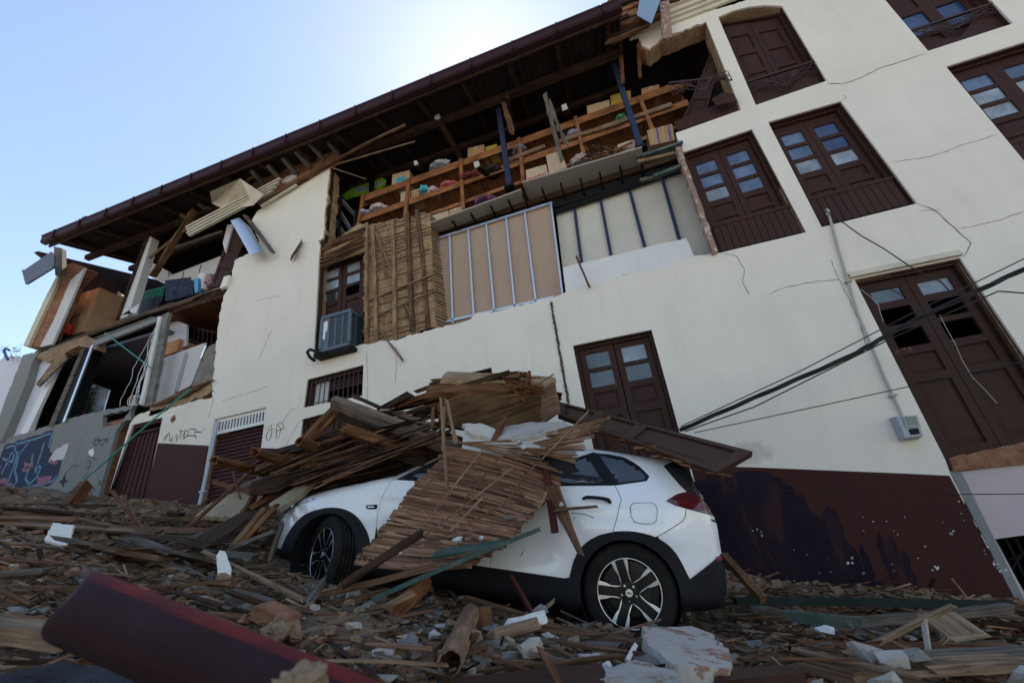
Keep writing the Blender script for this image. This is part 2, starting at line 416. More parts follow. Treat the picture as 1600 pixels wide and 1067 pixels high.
W1 = P2([(1068, 238), (1175, 202), (1260, 363), (1125, 395)])
W2 = P2([(1200, 191), (1313.8, 158.3), (1433, 318), (1284, 355)])
W3 = P2([('w', 5.43, 5.8), ('w', 6.6, 5.8), ('w', 6.6, 3.7), ('w', 5.43, 3.7)])
DC = P2([(895, 540), (1018, 515), ('w', .44, .5), ('w', -.68, .5)])
DR = P2([(1335, 437), (1500, 403), ('w', 4.22, .46), (1478, 720)])
B1 = P2([(480, 593), (568, 570), (566, 618), (474, 637)])
B2 = P2([(670, 598), (768, 574), ('w', -2.0, 2.1), ('w', -3.07, 2.1)])
DL = P2([(472, 655), (560, 632), ('w', -4.36, .6), ('w', -5.5, .6)])
RO = P2([(335, 655), (416, 636), ('w', -6.27, .9), ('w', -7.42, .9)])
DM = P2([(206.5, 664), (254, 652), ('w', -8.68, 1.2), ('w', -9.76, 1.2)])
outer = P2([('w', -9.95, -3), (203, 662), (212, 650), (235, 641), (262, 637), (300, 628), (332, 620), (331, 600), (336, 560), (342, 505), (346, 475), (352, 458), (362, 432),
            (366, 408), (384, 398), (410, 392), (402, 370), (394, 345), (402, 330), (437, 310), (515, 262), (511, 300), (507, 345), (505, 372), (497, 377), (500, 385), (498, 402), (490, 562),
            (568, 537), (600, 533), (625, 530), (650, 521), (672, 516), (683, 512), (705, 508), (735, 499), (742, 490), (775, 487), (800, 480), (830, 474), (860, 465), (883, 457),
            (940, 440), (985, 428), (1040, 415), (1084, 400), (1110, 397), (1125, 395), (1260, 363), (1175, 202), (1068, 238), (1056, 208), (1158, 172), (1103, 34), (1035, 60), (1015, 77), (1003, 72), (998, 58), (1010, 45),
            (1160, 3), ('w', 9, 8.9), ('w', 9, .47), ('w', 4.22, .46), (1500, 403), (1335, 437), (1478, 720), (1484, 737), (1590, 945), ('w', 3.02, -3)])
straight = {0, 19, 25, 26, 27, 47, 48, 49, 51, 52, 59, 60, 61, 62, 63, 64, 65, 68, 69}
oj = jag(outer, .022, .07, 5, straight)
holes = [U2h, U3, W2, W3, DC, B1, B2, DL, RO, DM]
mb = MB(); mb.slab([oj] + holes, D, D + .035)
mb.obj('plaster_wall', M_CREAM, B)
oc = [p + Vector((rnd.uniform(-.02, .02), 0, rnd.uniform(-.02, .02))) for p in jag(outer, .03, .09, 15, straight)]
def grow(h, e=.004):
    c = sum(h, Vector()) / len(h); return [p + (p - c).normalized() * e for p in h]
mb = MB(); mb.slab([oc] + [grow(h) for h in holes], D + .038, D + .36)
mb.obj('earth_wall_core', M_ADOBE, B)
# painted lower band, above the ground the band follows the slope of the street
def dz(x): return .82 - .21 * (x - .46)
mb = MB()
for x0, x1 in ((-5.52, -5.5), (-6.26, -5.52), (-4.34, -.72)):
    if x1 - x0 > .1: mb.slab([[Vector((x0, 0, -3)), Vector((x1, 0, -3)), Vector((x1, 0, dz(x1))), Vector((x0, 0, dz(x0)))]], D - .004, D)
mb.slab([P2([('w', -7.44, -3), ('w', -7.44, dz(-7.44)), (247, 692), ('w', -8.67, -3)])], D - .004, D)
mb.obj('lower_paint_band', M_DADO2, B)
mb = MB()
mb.slab([P2([('w', .46, -3), ('w', .46, .82), (1080, 727), (1180, 730), (1300, 735), (1400, 739), (1483, 743), (1590, 945), ('w', 3.0, -3)])], D - .004, D)
mb.obj('lower_paint_band', M_DADO, B, label='maroon band right of the car with black paint splashes')
M_SPL, t_, b_ = nm('black_paint_splash', (.009, .004, .010), .6, 0, .1)
v_ = coords(t_, 'Object', (2.6, 2.6, .8)); t_.links.new(ramp(t_, [(.40, (.007, .004, .011)), (.56, (.015, .006, .014)), (.68, (.048, .017, .014))], noise_tex(t_, v_, 1.5, 8, .62, .5)).outputs[0], b_.inputs['Base Color'])
m = MB(); m.slab([jag(P2([(1086, 752), (1120, 742), (1200, 738), (1240, 760), (1258, 795), (1285, 812), (1293, 790), (1306, 800), (1318, 838), (1345, 875), (1362, 905), (1402, 925), (1418, 940), (1420, 980), (1060, 980)]), .035, .07, 77)], D - .007, D - .0045)
o = m.obj('paint_splash', M_SPL, B)
m = MB()
for (x, y, l) in ((1300, 795, 90), (1372, 830, 85), (1390, 838, 95), (1345, 850, 60), (1250, 770, 60), (1410, 860, 70)):
    ribbon(m, P2([(x, y), (x + l * .12, y + l * .4), (x + l * .35, y + l)]), D - .0075, .07, .3, x)
m.obj('paint_drips', M_SPL, o)
rc_ = random.Random(61)
for (cx, cy, s, n_) in ((1558, 885, 16, 9), (1545, 862, 10, 5), (1490, 833, 6, 3), (1462, 888, 7, 3), (1325, 875, 7, 3), (1345, 898, 6, 2), (1183, 830, 9, 4), (1400, 850, 60, 12), (1240, 880, 60, 8), (1500, 800, 30, 5)):
    for k in range(n_):
        x = cx + rc_.uniform(-s, s); y = cy + rc_.uniform(-s, s) * .8; e = rc_.uniform(.8, 3.2) if s < 20 else rc_.uniform(.6, 1.6)
        if x > 1500 + (y - 745) * .45 - 6 + 12: continue
        m = MB(); m.slab([jag(P2([(x - e, y - e * .5), (x + e * .8, y - e * .8), (x + e, y + e * .5), (x - e * .3, y + e * 1.1)]), .004, .02, k)], D - .0085, D - .0075); m.obj('paint_chip', M_GREYW if k % 3 == 0 else M_WHITE, B)
# cracks
mb = MB()
CR = [[(325, 655), (333, 628), (332, 620)], [(860, 470), (868, 510), (878, 565), (888, 628)], [(1292, 130), (1315, 132), (1322, 130), (1345, 122), (1372, 108), (1395, 101), (1447, 84)], [(1315, 158), (1323, 153), (1316, 148)],
      [(1433, 318), (1452, 325), (1466, 333), (1478, 345), (1497, 362), (1517, 380), (1510, 395), (1505, 402)], [(1202, 460), (1225, 450), (1260, 442), (1305, 437), (1312, 438)],
      [(1298, 405), (1310, 435), (1345, 505), (1352, 540)], [(1394, 253), (1455, 245), (1500, 228), (1560, 210)], [(1497, 358), (1560, 345), (1600, 330)], [(700, 635), (668, 640)],
      [(345, 627), (395, 612), (420, 603)], [(1125, 395), (1150, 400), (1163, 420), (1160, 440), (1172, 462)], [(438, 665), (455, 640), (468, 638)], [(445, 700), (455, 680), (470, 655)], [(1435, 330), (1470, 328)], [(400, 470), (440, 462)], [(425, 515), (405, 560)], [(1058, 35), (1090, 22), (1100, 20)], [(620, 540), (618, 600)], [(573, 548), (575, 600), (572, 640)]]
M_CRK = nm('crack_shadow', (.10, .085, .07), .95)[0]
for i, c in enumerate(CR):
    mb = MB(); ribbon(mb, P2(c), D - .0025, {1: .02, 2: .010, 4: .009, 3: .014}.get(i, .006), .5, i); mb.obj('crack', M_CRK, B, origin='base')
# seam of torn plaster between the house halves
mb = MB()
for k in range(60):
    t = k / 60; p = F(861 + 27 * t, 472 + 156 * t, D - .012); q = p + Vector((rnd.uniform(-.012, .012), 0, -.06))
    mb.rod(p, q, .022, .015, jit=.4, seg=1)
mb.obj('torn_seam', rough_mat('seam_earth', (.03, .022, .016), (.16, .12, .09), 30), B)
# ------------------------------------------------------------------ doors and windows of the cream front
def door(name, quad, yf, yg, leaves=2, rows=None, glass=(), frame=.05, label=None, mats=(M_DOORM, M_DOORM), open_panes=(), arch=False, skipleaf=()):
    """rows: list of (kind, t0, t1) with kind glass/panel/slats; one mesh per leaf, one per pane"""
    f = quadmap(quad); H = (quad[0] - quad[3]).length; Wd = (quad[1] - quad[0]).length
    fw = frame / Wd; fh = frame / H
    m = MB(); qbox(m, f, 0, fw, 0, 1, yf, yf + .16); qbox(m, f, 1 - fw, 1, 0, 1, yf, yf + .16); qbox(m, f, fw, 1 - fw, 0, fh, yf, yf + .16); qbox(m, f, fw, 1 - fw, 1 - fh * .5, 1, yf, yf + .16)
    o = m.obj(name, mats[0], B, label=label); gi = 0
    for l in range(leaves):
        if l in skipleaf: continue
        a = fw + (1 - 2 * fw) * l / leaves + .006; b = fw + (1 - 2 * fw) * (l + 1) / leaves - .006
        yy = yg + (.012 if l else 0)
        st = (b - a) * .17; m = MB()
        qbox(m, f, a, a + st, fh, 1 - fh * .5, yy, yy + .045); qbox(m, f, b - st, b, fh, 1 - fh * .5, yy, yy + .045)
        last = fh
        for r_, (kind, t0, t1) in enumerate(rows):
            qbox(m, f, a + st, b - st, last, t0, yy + .001, yy + .044); last = t1
            if kind == 'glass':
                if (l, r_) in open_panes: continue
                g = MB(); qbox(g, f, a + st - .004, b - st + .004, t0 - .002, t1 + .002, yy + .024, yy + .030)
                g.obj('pane', glass[gi % len(glass)], o); gi += 1
            elif kind == 'panel':
                qbox(m, f, a + st - .003, b - st + .003, t0 - .002, t1 + .002, yy + .026, yy + .036)
                e1 = (b - a) * .12; e2 = min(.2 * (t1 - t0), .035)
                c = [f(a + st + e1, t1 - e2, yy + .012), f(b - st - e1, t1 - e2, yy + .012), f(b - st, t1, yy + .027), f(a + st, t1, yy + .027), f(a + st + e1, t0 + e2, yy + .012), f(b - st - e1, t0 + e2, yy + .012), f(b - st, t0, yy + .027), f(a + st, t0, yy + .027)]
                m.box8(c)
            else:
                n = 5
                for k in range(n):
                    s0 = a + (b - a) * k / n; s1 = a + (b - a) * (k + 1) / n
                    qbox(m, f, s0 + .004, s1 - .004, t0, t1, yy - .02, yy + .02)
        qbox(m, f, a + st, b - st, last, 1 - fh * .5, yy + .001, yy + .044)
        m.obj('leaf', mats[1], o)
    return o, f
R3 = [('glass', .10, .21), ('glass', .24, .35), ('glass', .38, .49), ('panel', .54, .63), ('panel', .67, .715)]
def slatted(o, f):
    m = MB()
    for k in range(11): qbox(m, f, .03 + .0855 * k, .03 + .0855 * k + .078, .76, .975, D + .05, D + .075)
    qbox(m, f, .0, 1, .735, .76, D + .04, D + .08); m.obj('slat_apron', M_DOORM, o)
o, f = door('double_window', W1, D + .10, D + .15, rows=R3, glass=[M_GLASS, M_GLASS, M_GLASS3, M_GLASS, M_GLASS, M_GLASS], label='maroon double window nearest the torn opening'); slatted(o, f)
o, f = door('double_window', W2, D + .10, D + .15, rows=R3, glass=[M_GLASS, M_GLASS, M_GLASS3, M_GLASS2, M_GLASS2, M_GLASS3], label='maroon double window below the whole balcony door'); slatted(o, f)
o, f = door('double_window', W3, D + .10, D + .15, rows=R3, glass=[M_GLASS, M_GLASS3, M_GLASS3, M_GLASS, M_GLASS3, M_GLASS]); slatted(o, f)
door('double_door', DC, D + .08, D + .12, rows=[('glass', .055, .16), ('glass', .185, .29), ('panel', .33, .44), ('panel', .49, .80)], glass=[M_GLASSD, M_GLASSD, M_GLASS3, M_GLASSD], mats=(M_DOORM2, M_DOORM2), label='worn maroon door behind the pile')
door('double_door', DR, D + .06, D + .11, rows=[('glass', .07, .15), ('glass', .19, .29), ('glass', .32, .42), ('panel', .46, .57), ('panel', .61, .94)], glass=[M_GLASSD, M_GLASS3], open_panes={(0, 1), (0, 2), (1, 1), (1, 2)}, mats=(M_DOORM2, M_DOORM2), label='tall maroon door with broken panes behind the cables')
door('balcony_door', U2, D + .12, D + .17, rows=[('panel', .16, .35), ('panel', .39, .58), ('panel', .62, .80)])
o, f = door('balcony_door', U3, D + .12, D + .17, rows=[('panel', .1, .5), ('glass', .55, .76), ('panel', .80, .95)], glass=[M_GLASS2, M_GLASS2])
door('side_door', DL, D + .08, D + .12, rows=[('panel', .07, .25), ('panel', .3, .5), ('panel', .55, .9)], mats=(M_DOORM, M_DOORM))
# painted linings of the openings
for q_ in (W1, W2, W3, U2, U3, DC, DR, DL, B1, B2):
    f = quadmap(q_); m = MB(); ew = .014 / (q_[1] - q_[0]).length; eh = .014 / (q_[0] - q_[3]).length
    qbox(m, f, -.25 * ew, ew, 0, 1, D + .030, D + .30); qbox(m, f, 1 - ew, 1 + .25 * ew, 0, 1, D + .030, D + .30)
    if q_ is not U2: qbox(m, f, ew, 1 - ew, -.25 * eh, eh, D + .030, D + .30)
    qbox(m, f, ew, 1 - ew, 1 - eh, 1 + .25 * eh, D + .030, D + .30); m.obj('opening_lining', M_DOORM, B)
# carved aprons and iron balustrades of the balcony doors
def balustrade(name, q0, q1, drop, y, parent=None, **tags):
    """q0,q1: ends of the rail (Vector), drop: height of the grille"""
    m = MB(); a, b = Vector(q0), Vector(q1)
    def pt(s, t): p = a + (b - a) * s; return Vector((p.x, y, p.z - t * drop))
    m.rod(a + Vector((0, 0, 0)), b, .045, .03)
    L = [[(0, .12), (.25, .12), (.5, 1), (.75, .12), (1, .12)], [(0, .45), (.1, .3), (.28, .3), (.5, .95)], [(1, .45), (.9, .3), (.72, .3), (.5, .95)], [(.3, .12), (.42, .7)], [(.7, .12), (.58, .7)], [(.36, .12), (.36, .5), (.47, .5), (.47, .3), (.41, .3), (.41, .4)],
         [(.64, .12), (.64, .5), (.53, .5), (.53, .3), (.59, .3), (.59, .4)], [(.5, .12), (.5, .9)], [(.15, .12), (.4, .62)], [(.85, .12), (.6, .62)], [(.2, .55), (.5, .95)], [(.8, .55), (.5, .95)], [(0, .75), (.2, .55), (.1, .3)], [(1, .75), (.8, .55), (.9, .3)], [(.05, .12), (.15, .42)], [(.95, .12), (.85, .42)],
         [(.0, .2), (.0, .8), (.08, .8), (.08, .6), (.03, .55)], [(1, .2), (1, .8), (.92, .8), (.92, .6), (.97, .55)], [(.1, .5), (.3, .5)], [(.7, .5), (.9, .5)]]
    for l in L: m.tube([pt(*p) for p in l], .008, 5)
    return m.obj(name, M_IRON, parent, **tags)
def apron(f, t0, y):
    m = MB(); top = [(0, t0 + .02), (.2, t0 + .06), (.38, t0 + .14), (.5, t0 + .15), (.62, t0 + .10), (.8, t0 + .02), (1, t0 - .01)]
    L = [f(s, t, 0) for s, t in top] + [f(1, 1, 0), f(0, 1, 0)]
    m.slab([[Vector((p.x, 0, p.z)) for p in L]], y, y + .03); m.obj('apron', M_DOORM, B)
f2 = quadmap(U2); apron(f2, .80, D + .09)
balustrade('balustrade', f2(.0, .755, D + .03), f2(1, .745, D + .03), .33, D + .03, B, label='iron balustrade of the whole balcony door')
f3 = quadmap(U3); apron(f3, .78, D + .09)
balustrade('balustrade', f3(.0, .765, D + .03), f3(1, .765, D + .03), .25, D + .03, B)
# moulding over the tall right door
m = MB()
for k, (e, dd) in enumerate(((.03, .055), (.075, .035))):
    f = quadmap(DR); qbox(m, f, -.04, 1.02, -e / 2.3 - .012, -e / 2.3 + .004, D - dd, D - .002)
m.obj('door_moulding', M_CREAMW, B)
# stone sill and pinkish wall of the corner
m = MB(); m.slab([jag(P2([(1481, 716), (1600, 690), ('w', 9, .46), ('w', 9, .27), (1490, 738)]), .012, .1, 2)], D - .02, D + .34); m.obj('stone_sill', M_BRICK, B)
m = MB(); m.slab([P2([(1490, 738), ('w', 9, .27), ('w', 9, -3), ('w', 3.1, -3), (1594, 945)]), P2([(1556, 842), (1600, 836), ('w', 4.2, -.36), ('w', 4.2, -1.2), ('w', 3.12, -1.2), (1590, 905)])], D + .01, D + .34); m.obj('corner_wall', M_PINK, B)
m = MB(); m.slab([P2([(1484, 737), (1500, 734), (1604, 945), ('w', 3.12, -3), ('w', 3.0, -3), (1590, 945)])], D - .008, D + .01); m.obj('corner_bead', M_GREYW, B)
m = MB()
for k in range(5): m.tube([F(1556 + 14 * k, 842 - 3 * k, D + .1), F(1600 + 14 * k, 930 - 3 * k, D + .1)], .012, 5)
m.tube([F(1560, 880, D + .1), F(1640, 850, D + .1)], .012, 5); m.tube([F(1570, 905, D + .1), F(1600, 860, D + .1)], .01, 5)
m.obj('basement_grille', M_BLACK, B)
# barred windows
def bars(name, q, n, y, r=.009, mat=M_IRON, top=True, **t):
    f = quadmap(q); m = MB()
    for k in range(n): s = (k + .7) / n; m.tube([f(s, .0, y), f(s, 1, y)], r, 6)
    for t_ in (.12, .88): m.tube([f(0, t_, y + .012), f(1, t_, y + .012)], r * .8, 5)
    fr = .05 / (q[1] - q[0]).length
    qbox(m, f, 0, fr, 0, 1, y + .03, y + .12); qbox(m, f, 1 - fr, 1, 0, 1, y + .03, y + .12); qbox(m, f, fr, 1 - fr, 0, .10, y + .03, y + .12)
    return m.obj(name, mat, B, **t), f
o, f = bars('barred_window', B1, 12, D + .05, label='barred window under the cooling unit')
m = MB(); qbox(m, f, .05, .30, .1, 1, D + .16, D + .2); m.obj('curtain', M_WHITE, o)
m = MB()
for k in range(3): qbox(m, f, .3, 1, .1 + .13 * k, .21 + .13 * k, D + .17, D + .2)
m.obj('inner_board', M_DOORM, o)
bars('barred_window', B2, 13, D + .05)
# roller shutter with white fanlight bars
f = quadmap(RO); m = MB(); N_ = 26
for k in range(N_):
    t0 = .14 + .86 * k / N_; t1 = .14 + .86 * (k + 1) / N_
    m.box8([f(.02, t1, D + .10), f(.99, t1, D + .10), f(.99, t1, D + .14), f(.02, t1, D + .14), f(.02, t0 + .004, D + .125), f(.99, t0 + .004, D + .125), f(.99, t0 + .004, D + .14), f(.02, t0 + .004, D + .14)])
o = m.obj('roller_shutter', M_SHUT, B)
m = MB()
for k in range(16): qbox(m, f, .035 + .06 * k, .035 + .06 * k + .026, .03, .115, D + .05, D + .07)
qbox(m, f, .0, 1, .0, .03, D + .045, D + .075); qbox(m, f, 0, 1, .112, .14, D + .04, D + .08); m.obj('fanlight_bars', M_WHITEP, o)
# ribbed metal door
f = quadmap(DM); m = MB()
for k in range(14):
    s0 = .04 + .92 * k / 14; s1 = .04 + .92 * (k + 1) / 14; y = D + .10 + (.02 if k % 2 else 0)
    qbox(m, f, s0, s1, .09, 1, y, D + .15)
qbox(m, f, 0, 1, 0, .03, D + .05, D + .15); qbox(m, f, 0, 1, .075, .095, D + .06, D + .15); qbox(m, f, 0, .04, .03, 1, D + .05, D + .15); qbox(m, f, .96, 1, .03, 1, D + .05, D + .15)
m.obj('metal_door', M_SHUT, B)
# ------------------------------------------------------------------ grey storefront half at the left
gl = P2([('w', -16, -2), ('w', -16, 3.55), (0, 686), (42, 676), (76, 665), (112, 653), (163, 641), (209, 632), ('w', -9.94, 3.2), ('w', -9.94, -2)])
pk = P2([(161, 648), (205, 640), (204, 656), (180, 663), (160, 668)])
m = MB(); m.slab([jag(gl, .02, .09, 8, {0, 1, 8, 9}), jag(pk, .02, .06, 4)], D, D + .08); m.obj('grey_shop_wall', M_GREYW, B)
m = MB(); m.slab([[Vector((-16, 0, -2)), Vector((-9.95, 0, -2)), Vector((-9.95, 0, 3.5)), Vector((-16, 0, 3.5))]], D + .085, D + .3); m.obj('brick_core', M_BRICK, B)
# painted lettering on the grey wall: blue field with pale outlines, as sprayed
M_GB = plaster('spray_navy', (.040, .052, .09), (.05, .05, .07), spots=(.45, .42, .45), st=.64, sc=3); M_GL = plaster('spray_blue', (.13, .24, .34), (.1, .17, .24), sc=3); M_GP = plaster('spray_pink', (.26, .12, .18), (.18, .09, .13), sc=3); M_GK = nm('marker_black', (.02, .02, .025), .7)[0]
m = MB(); m.slab([jag(P2([(0, 716), (8, 695), (45, 683), (84, 672), (78, 706), (97, 712), (90, 745), (80, 757), (30, 766), (0, 769)]), .03, .12, 3)], D - .003, D - .0005, 0)
g = m.obj('sprayed_lettering', [M_GB], B)
m = MB(); m.slab([jag(P2([(78, 716), (90, 700), (108, 692), (100, 716), (76, 722)]), .03, .08, 6)], D - .0045, D - .0035, 0); m.obj('paper_remnant', M_WHITE, g)
m = MB()
for l in ([(2, 742), (12, 722), (18, 708), (28, 706), (22, 730), (8, 762)], [(26, 690), (20, 722), (3, 716)], [(30, 712), (24, 735), (27, 752), (18, 762)], [(46, 690), (32, 708), (27, 716)], [(52, 708), (50, 722), (40, 748), (46, 756), (58, 745), (64, 730), (58, 726), (54, 738)],
          [(70, 690), (60, 722), (56, 740)], [(28, 764), (60, 758), (82, 752), (90, 742)], [(8, 700), (40, 690), (60, 684), (82, 676)], [(82, 676), (76, 700)]): ribbon(m, P2(l), D - .005, .05, .2, 4)
m.obj('outline', M_GL, g)
m = MB()
for (cx, cy, s) in ((4, 752, 8), (12, 760, 8), (45, 726, 7), (70, 750, 11), (84, 722, 6), (40, 735, 5)):
    m = MB(); m.slab([jag(P2([(cx - s, cy - s * .5), (cx + s, cy - s * .7), (cx + s, cy + s * .4), (cx - s, cy + s * .5)]), .03, .05, cx)], D - .0065, D - .0055); m.obj('pink_mark', M_GP, g)
m = MB(); m.slab([P2([(92, 752), (98, 749), (101, 742), (103, 749), (107, 752), (101, 754), (99, 761), (96, 755)])], D - .0065, D - .0055)
for l in ([(98, 758), (104, 738), (114, 727), (124, 727), (128, 722)], [(134, 716), (144, 714), (150, 718), (152, 716)], [(136, 722), (134, 730), (139, 732), (142, 724), (138, 718), (134, 724)], [(143, 718), (141, 726), (136, 734)], [(131, 742), (137, 738), (134, 748), (129, 745), (132, 740)],
          [(144, 690), (150, 696), (158, 688), (152, 684), (160, 698), (166, 684), (170, 692), (163, 690)], [(152, 680), (148, 695)], [(146, 688), (172, 686)], [(150, 770), (146, 762), (141, 764), (144, 772), (147, 774)], [(153, 755), (156, 752), (158, 758), (154, 758), (155, 752), (164, 750)]): ribbon(m, P2(l), D - .0045, .014, .3, 9)
m.obj('scribbled_tag', M_GK, B)
m = MB(); m.slab([P2([(139, 704), (146, 700), (147, 708), (144, 714), (138, 708)])], D - .004, D - .001); m.obj('paint_blot', M_WHITEP, B)
# tags on the cream wall
m = MB()
T1 = [[(253, 690), (262, 680), (258, 690)], [(256, 684), (264, 676), (266, 683), (262, 688), (272, 685)], [(270, 680), (267, 690), (272, 688)], [(272, 684), (277, 678), (275, 690), (280, 680)], [(279, 674), (283, 671), (282, 686)], [(284, 684), (290, 673), (287, 686), (296, 675), (291, 672), (283, 674)], [(294, 671), (300, 670), (308, 672), (302, 676)], [(283, 687), (295, 680), (306, 681), (307, 685), (304, 677)], [(302, 676), (315, 675), (321, 667)], [(266, 686), (270, 690)]]
for l in T1: ribbon(m, P2(l), D - .0025, .016, .3, 5)
m.obj('scribbled_tag', M_GK, B)
m = MB()
for l in [[(417, 670), (422, 665), (425, 664), (424, 680), (421, 687), (417, 688), (416, 680), (420, 672), (430, 669)], [(431, 688), (433, 663), (438, 660)], [(430, 675), (444, 669), (440, 660), (436, 660)], [(434, 662), (439, 672), (436, 684), (431, 680)], [(428, 676), (446, 668)]]: ribbon(m, P2(l), D - .0025, .012, .3, 5)
m.obj('scribbled_tag', M_GK, B)
# brick patch on the cream wall
m = MB(); m.slab([jag(P2([(268, 652), (274, 648), (275, 655), (270, 661), (266, 657)]), .01, .04)], D - .003, D - .001); m.obj('bare_brick_patch', M_BRICK, B)
# ---- floors, roof, inner walls
m = MB()
m.box(-13.9, -7.65, 6.42, 10.4, 5.98, 6.14); m.obj('upper_floor', M_DARKW, B)
m = MB()
for k in range(22): m.box(-10.4 + .125 * k, -10.4 + .125 * k + .118, 6.4, 10, 5.90, 5.965)
m.obj('boarded_ceiling', M_REDWOOD, B)
m = MB(); m.box(-7.6, 9, 6.6, 10.4, 6.0, 6.12); m.obj('upper_floor', M_DARKW, B)
m = MB(); m.box(-7.6, 9, 6.9, 10.4, 3.3, 3.5); m.box(-16, -7.6, 6.55, 10.4, 3.25, 3.45); m.obj('middle_floor', M_DARKW, B)
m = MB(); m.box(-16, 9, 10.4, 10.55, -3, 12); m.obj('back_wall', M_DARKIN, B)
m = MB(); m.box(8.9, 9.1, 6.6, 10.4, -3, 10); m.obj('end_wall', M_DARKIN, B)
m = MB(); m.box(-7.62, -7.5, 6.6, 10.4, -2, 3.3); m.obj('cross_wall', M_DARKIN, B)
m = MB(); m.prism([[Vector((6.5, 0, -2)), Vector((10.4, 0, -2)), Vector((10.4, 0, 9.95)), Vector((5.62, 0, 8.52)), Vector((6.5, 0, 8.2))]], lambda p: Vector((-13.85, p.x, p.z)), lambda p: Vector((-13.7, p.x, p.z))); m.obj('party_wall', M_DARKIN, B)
# corrugated roof with gutter
def rz(x, y): return 8.50 + .018 * (x + 13.12) + .30 * (y - 5.5)
m = MB(); n = 460; x0, x1 = -13.12, 1.35
for i in range(n + 1):
    x = x0 + (x1 - x0) * i / n; w_ = .016 * math.cos(2 * math.pi * x / .126)
    for y in (5.52, 8, 10.5): m.v.append(Vector((x, y, rz(x, y) + .03 + w_)))
for i in range(n):
    for j in range(2): a = i * 3 + j; m.face((a, a + 3, a + 4, a + 1))
m.obj('corrugated_roof', M_ROOF, B, smooth=True)
m = MB(); m.box8([(x0, 5.45, rz(x0, 5.5) + .07), (x1, 5.45, rz(x1, 5.5) + .07), (x1, 10.6, rz(x1, 10.6) + .07), (x0, 10.6, rz(x0, 10.6) + .07), (x0, 5.45, rz(x0, 5.5) + .16), (x1, 5.45, rz(x1, 5.5) + .16), (x1, 10.6, rz(x1, 10.6) + .16), (x0, 10.6, rz(x0, 10.6) + .16)])
m.obj('roof_covering', M_ROOF, B)
m = MB(); m.box(1.3, 9.2, 5.75, 10.6, 9.35, 9.45); m.obj('roof_covering', M_ROOF, B)
m = MB()
prof = [(0, -.17), (-.10, -.17), (-.13, -.14), (-.13, .0), (-.15, .02), (-.15, .05), (-.12, .05), (-.12, .0), (-.10, -.12), (0, -.12)]
for x in (x0 - .05, x1 + .02):
    for (dy, dzz) in prof: m.v.append(Vector((x, 5.50 + dy, rz(x, 5.5) + .10 + dzz)))
k = len(prof)
for i in range(k): m.face((i, (i + 1) % k, k + (i + 1) % k, k + i))
m.face(range(k)); m.face(range(k, 2 * k))
for i in range(17):
    x = x0 + .4 + i * .86; z = rz(x, 5.5) + .1; m.box(x, x + .02, 5.335, 5.50, z - .185, z + .055)
m.obj('gutter', M_FASC, B)
m = MB(); m.box8([(x0 + .02, 5.52, rz(x0, 5.5) - .12), (x1, 5.52, rz(x1, 5.5) - .12), (x1, 5.56, rz(x1, 5.5) - .12), (x0 + .02, 5.56, rz(x0, 5.5) - .12), (x0 + .02, 5.52, rz(x0, 5.5) + .02), (x1, 5.52, rz(x1, 5.5) + .02), (x1, 5.56, rz(x1, 5.5) + .02), (x0 + .02, 5.56, rz(x0, 5.5) + .02)]); m.obj('fascia_board', M_DARKW, B)
for i in range(15):
    x = x0 + .5 + i * .98
    m = MB(); m.rod((x, 5.6, rz(x, 5.6) - .05), (x + rnd.uniform(-.05, .05), 10.3, rz(x, 10.3) - .05), .09, .11, jit=.05); m.obj('rafter', M_DARKW, B)
m = MB()
for y in (6.35, 7.4, 8.6): m.rod((x0, y, rz(x0, y) - .16), (x1, y, rz(x1, y) - .16), .11, .13, jit=.05)
m.obj('purlin', M_DARKW, B)
# cornice and top of the wall at the right
m = MB()
for k, (z0, z1, dd) in enumerate(((0, .09, .05), (.09, .16, .10), (.16, .26, .15), (.26, .33, .21))):
    a = F(985 if k > 1 else 992, 62); xa = 1.5 + .03 * k
    m.box8([(xa, D - dd, 8.86 + z0), (9, D - dd, 8.92 + z0), (9, D - .001, 8.92 + z0), (xa, D - .001, 8.86 + z0), (xa, D - dd, 8.858 + z1), (9, D - dd, 8.918 + z1), (9, D - .001, 8.918 + z1), (xa, D - .001, 8.858 + z1)])
m.obj('cornice', M_CREAMW, B)
# left edge cornice remains above the standing wall block
m = MB()
for k, (z0, z1, dd) in enumerate(((0, .07, .05), (.07, .13, .09), (.13, .20, .14))):
    m.box8([F(470, 312 - 3 * k, D - dd), F(588 - 6, 246, D - dd) + Vector((-1.2, 0, 0)), F(588 - 6, 246, D) + Vector((-1.2, 0, 0)), F(470, 312, D), F(470, 304 - 3 * k, D - dd), F(582, 238, D - dd) + Vector((-1.2, 0, 0)), F(582, 238, D) + Vector((-1.2, 0, 0)), F(470, 304, D)]) if False else None
# ---- second floor: exposed partitions
def slabq(pts, y0, y1, mat, name, par=B, jg=0, **t):
    m = MB(); L = P2(pts, y0)
    if jg: L = jag(L, jg, .08, len(pts))
    m.slab([L], y0, y1); return m.obj(name, mat, par, **t)
slabq([(684, 374), (861, 318), (879, 468), (878, 480), (684, 525)], 6.60, 6.63, M_BROWNBD, 'brown_partition')
st = empty('metal_stud_frame', (-2, 6.56, 3.7), parent=B)
def stud(p0, p1, w=.03, mat=M_GALV, nme='stud', y=6.56): 
    m = MB(); m.rod(F(*p0, y), F(*p1, y), w, .04, up=(0, -1, 0)); return m.obj(nme, mat, st)
for a, b in (((685, 374), (685, 506)), ((703, 368), (708, 505)), ((732, 358), (741, 498)), ((760, 349), (773, 488)), ((791, 340), (805, 482)), ((820, 331), (838, 474)), ((861, 318), (879, 460))): stud(a, b)
stud((683, 373), (863, 317), .035, nme='top_track'); stud((684, 506), (880, 461), .035, nme='bottom_track')
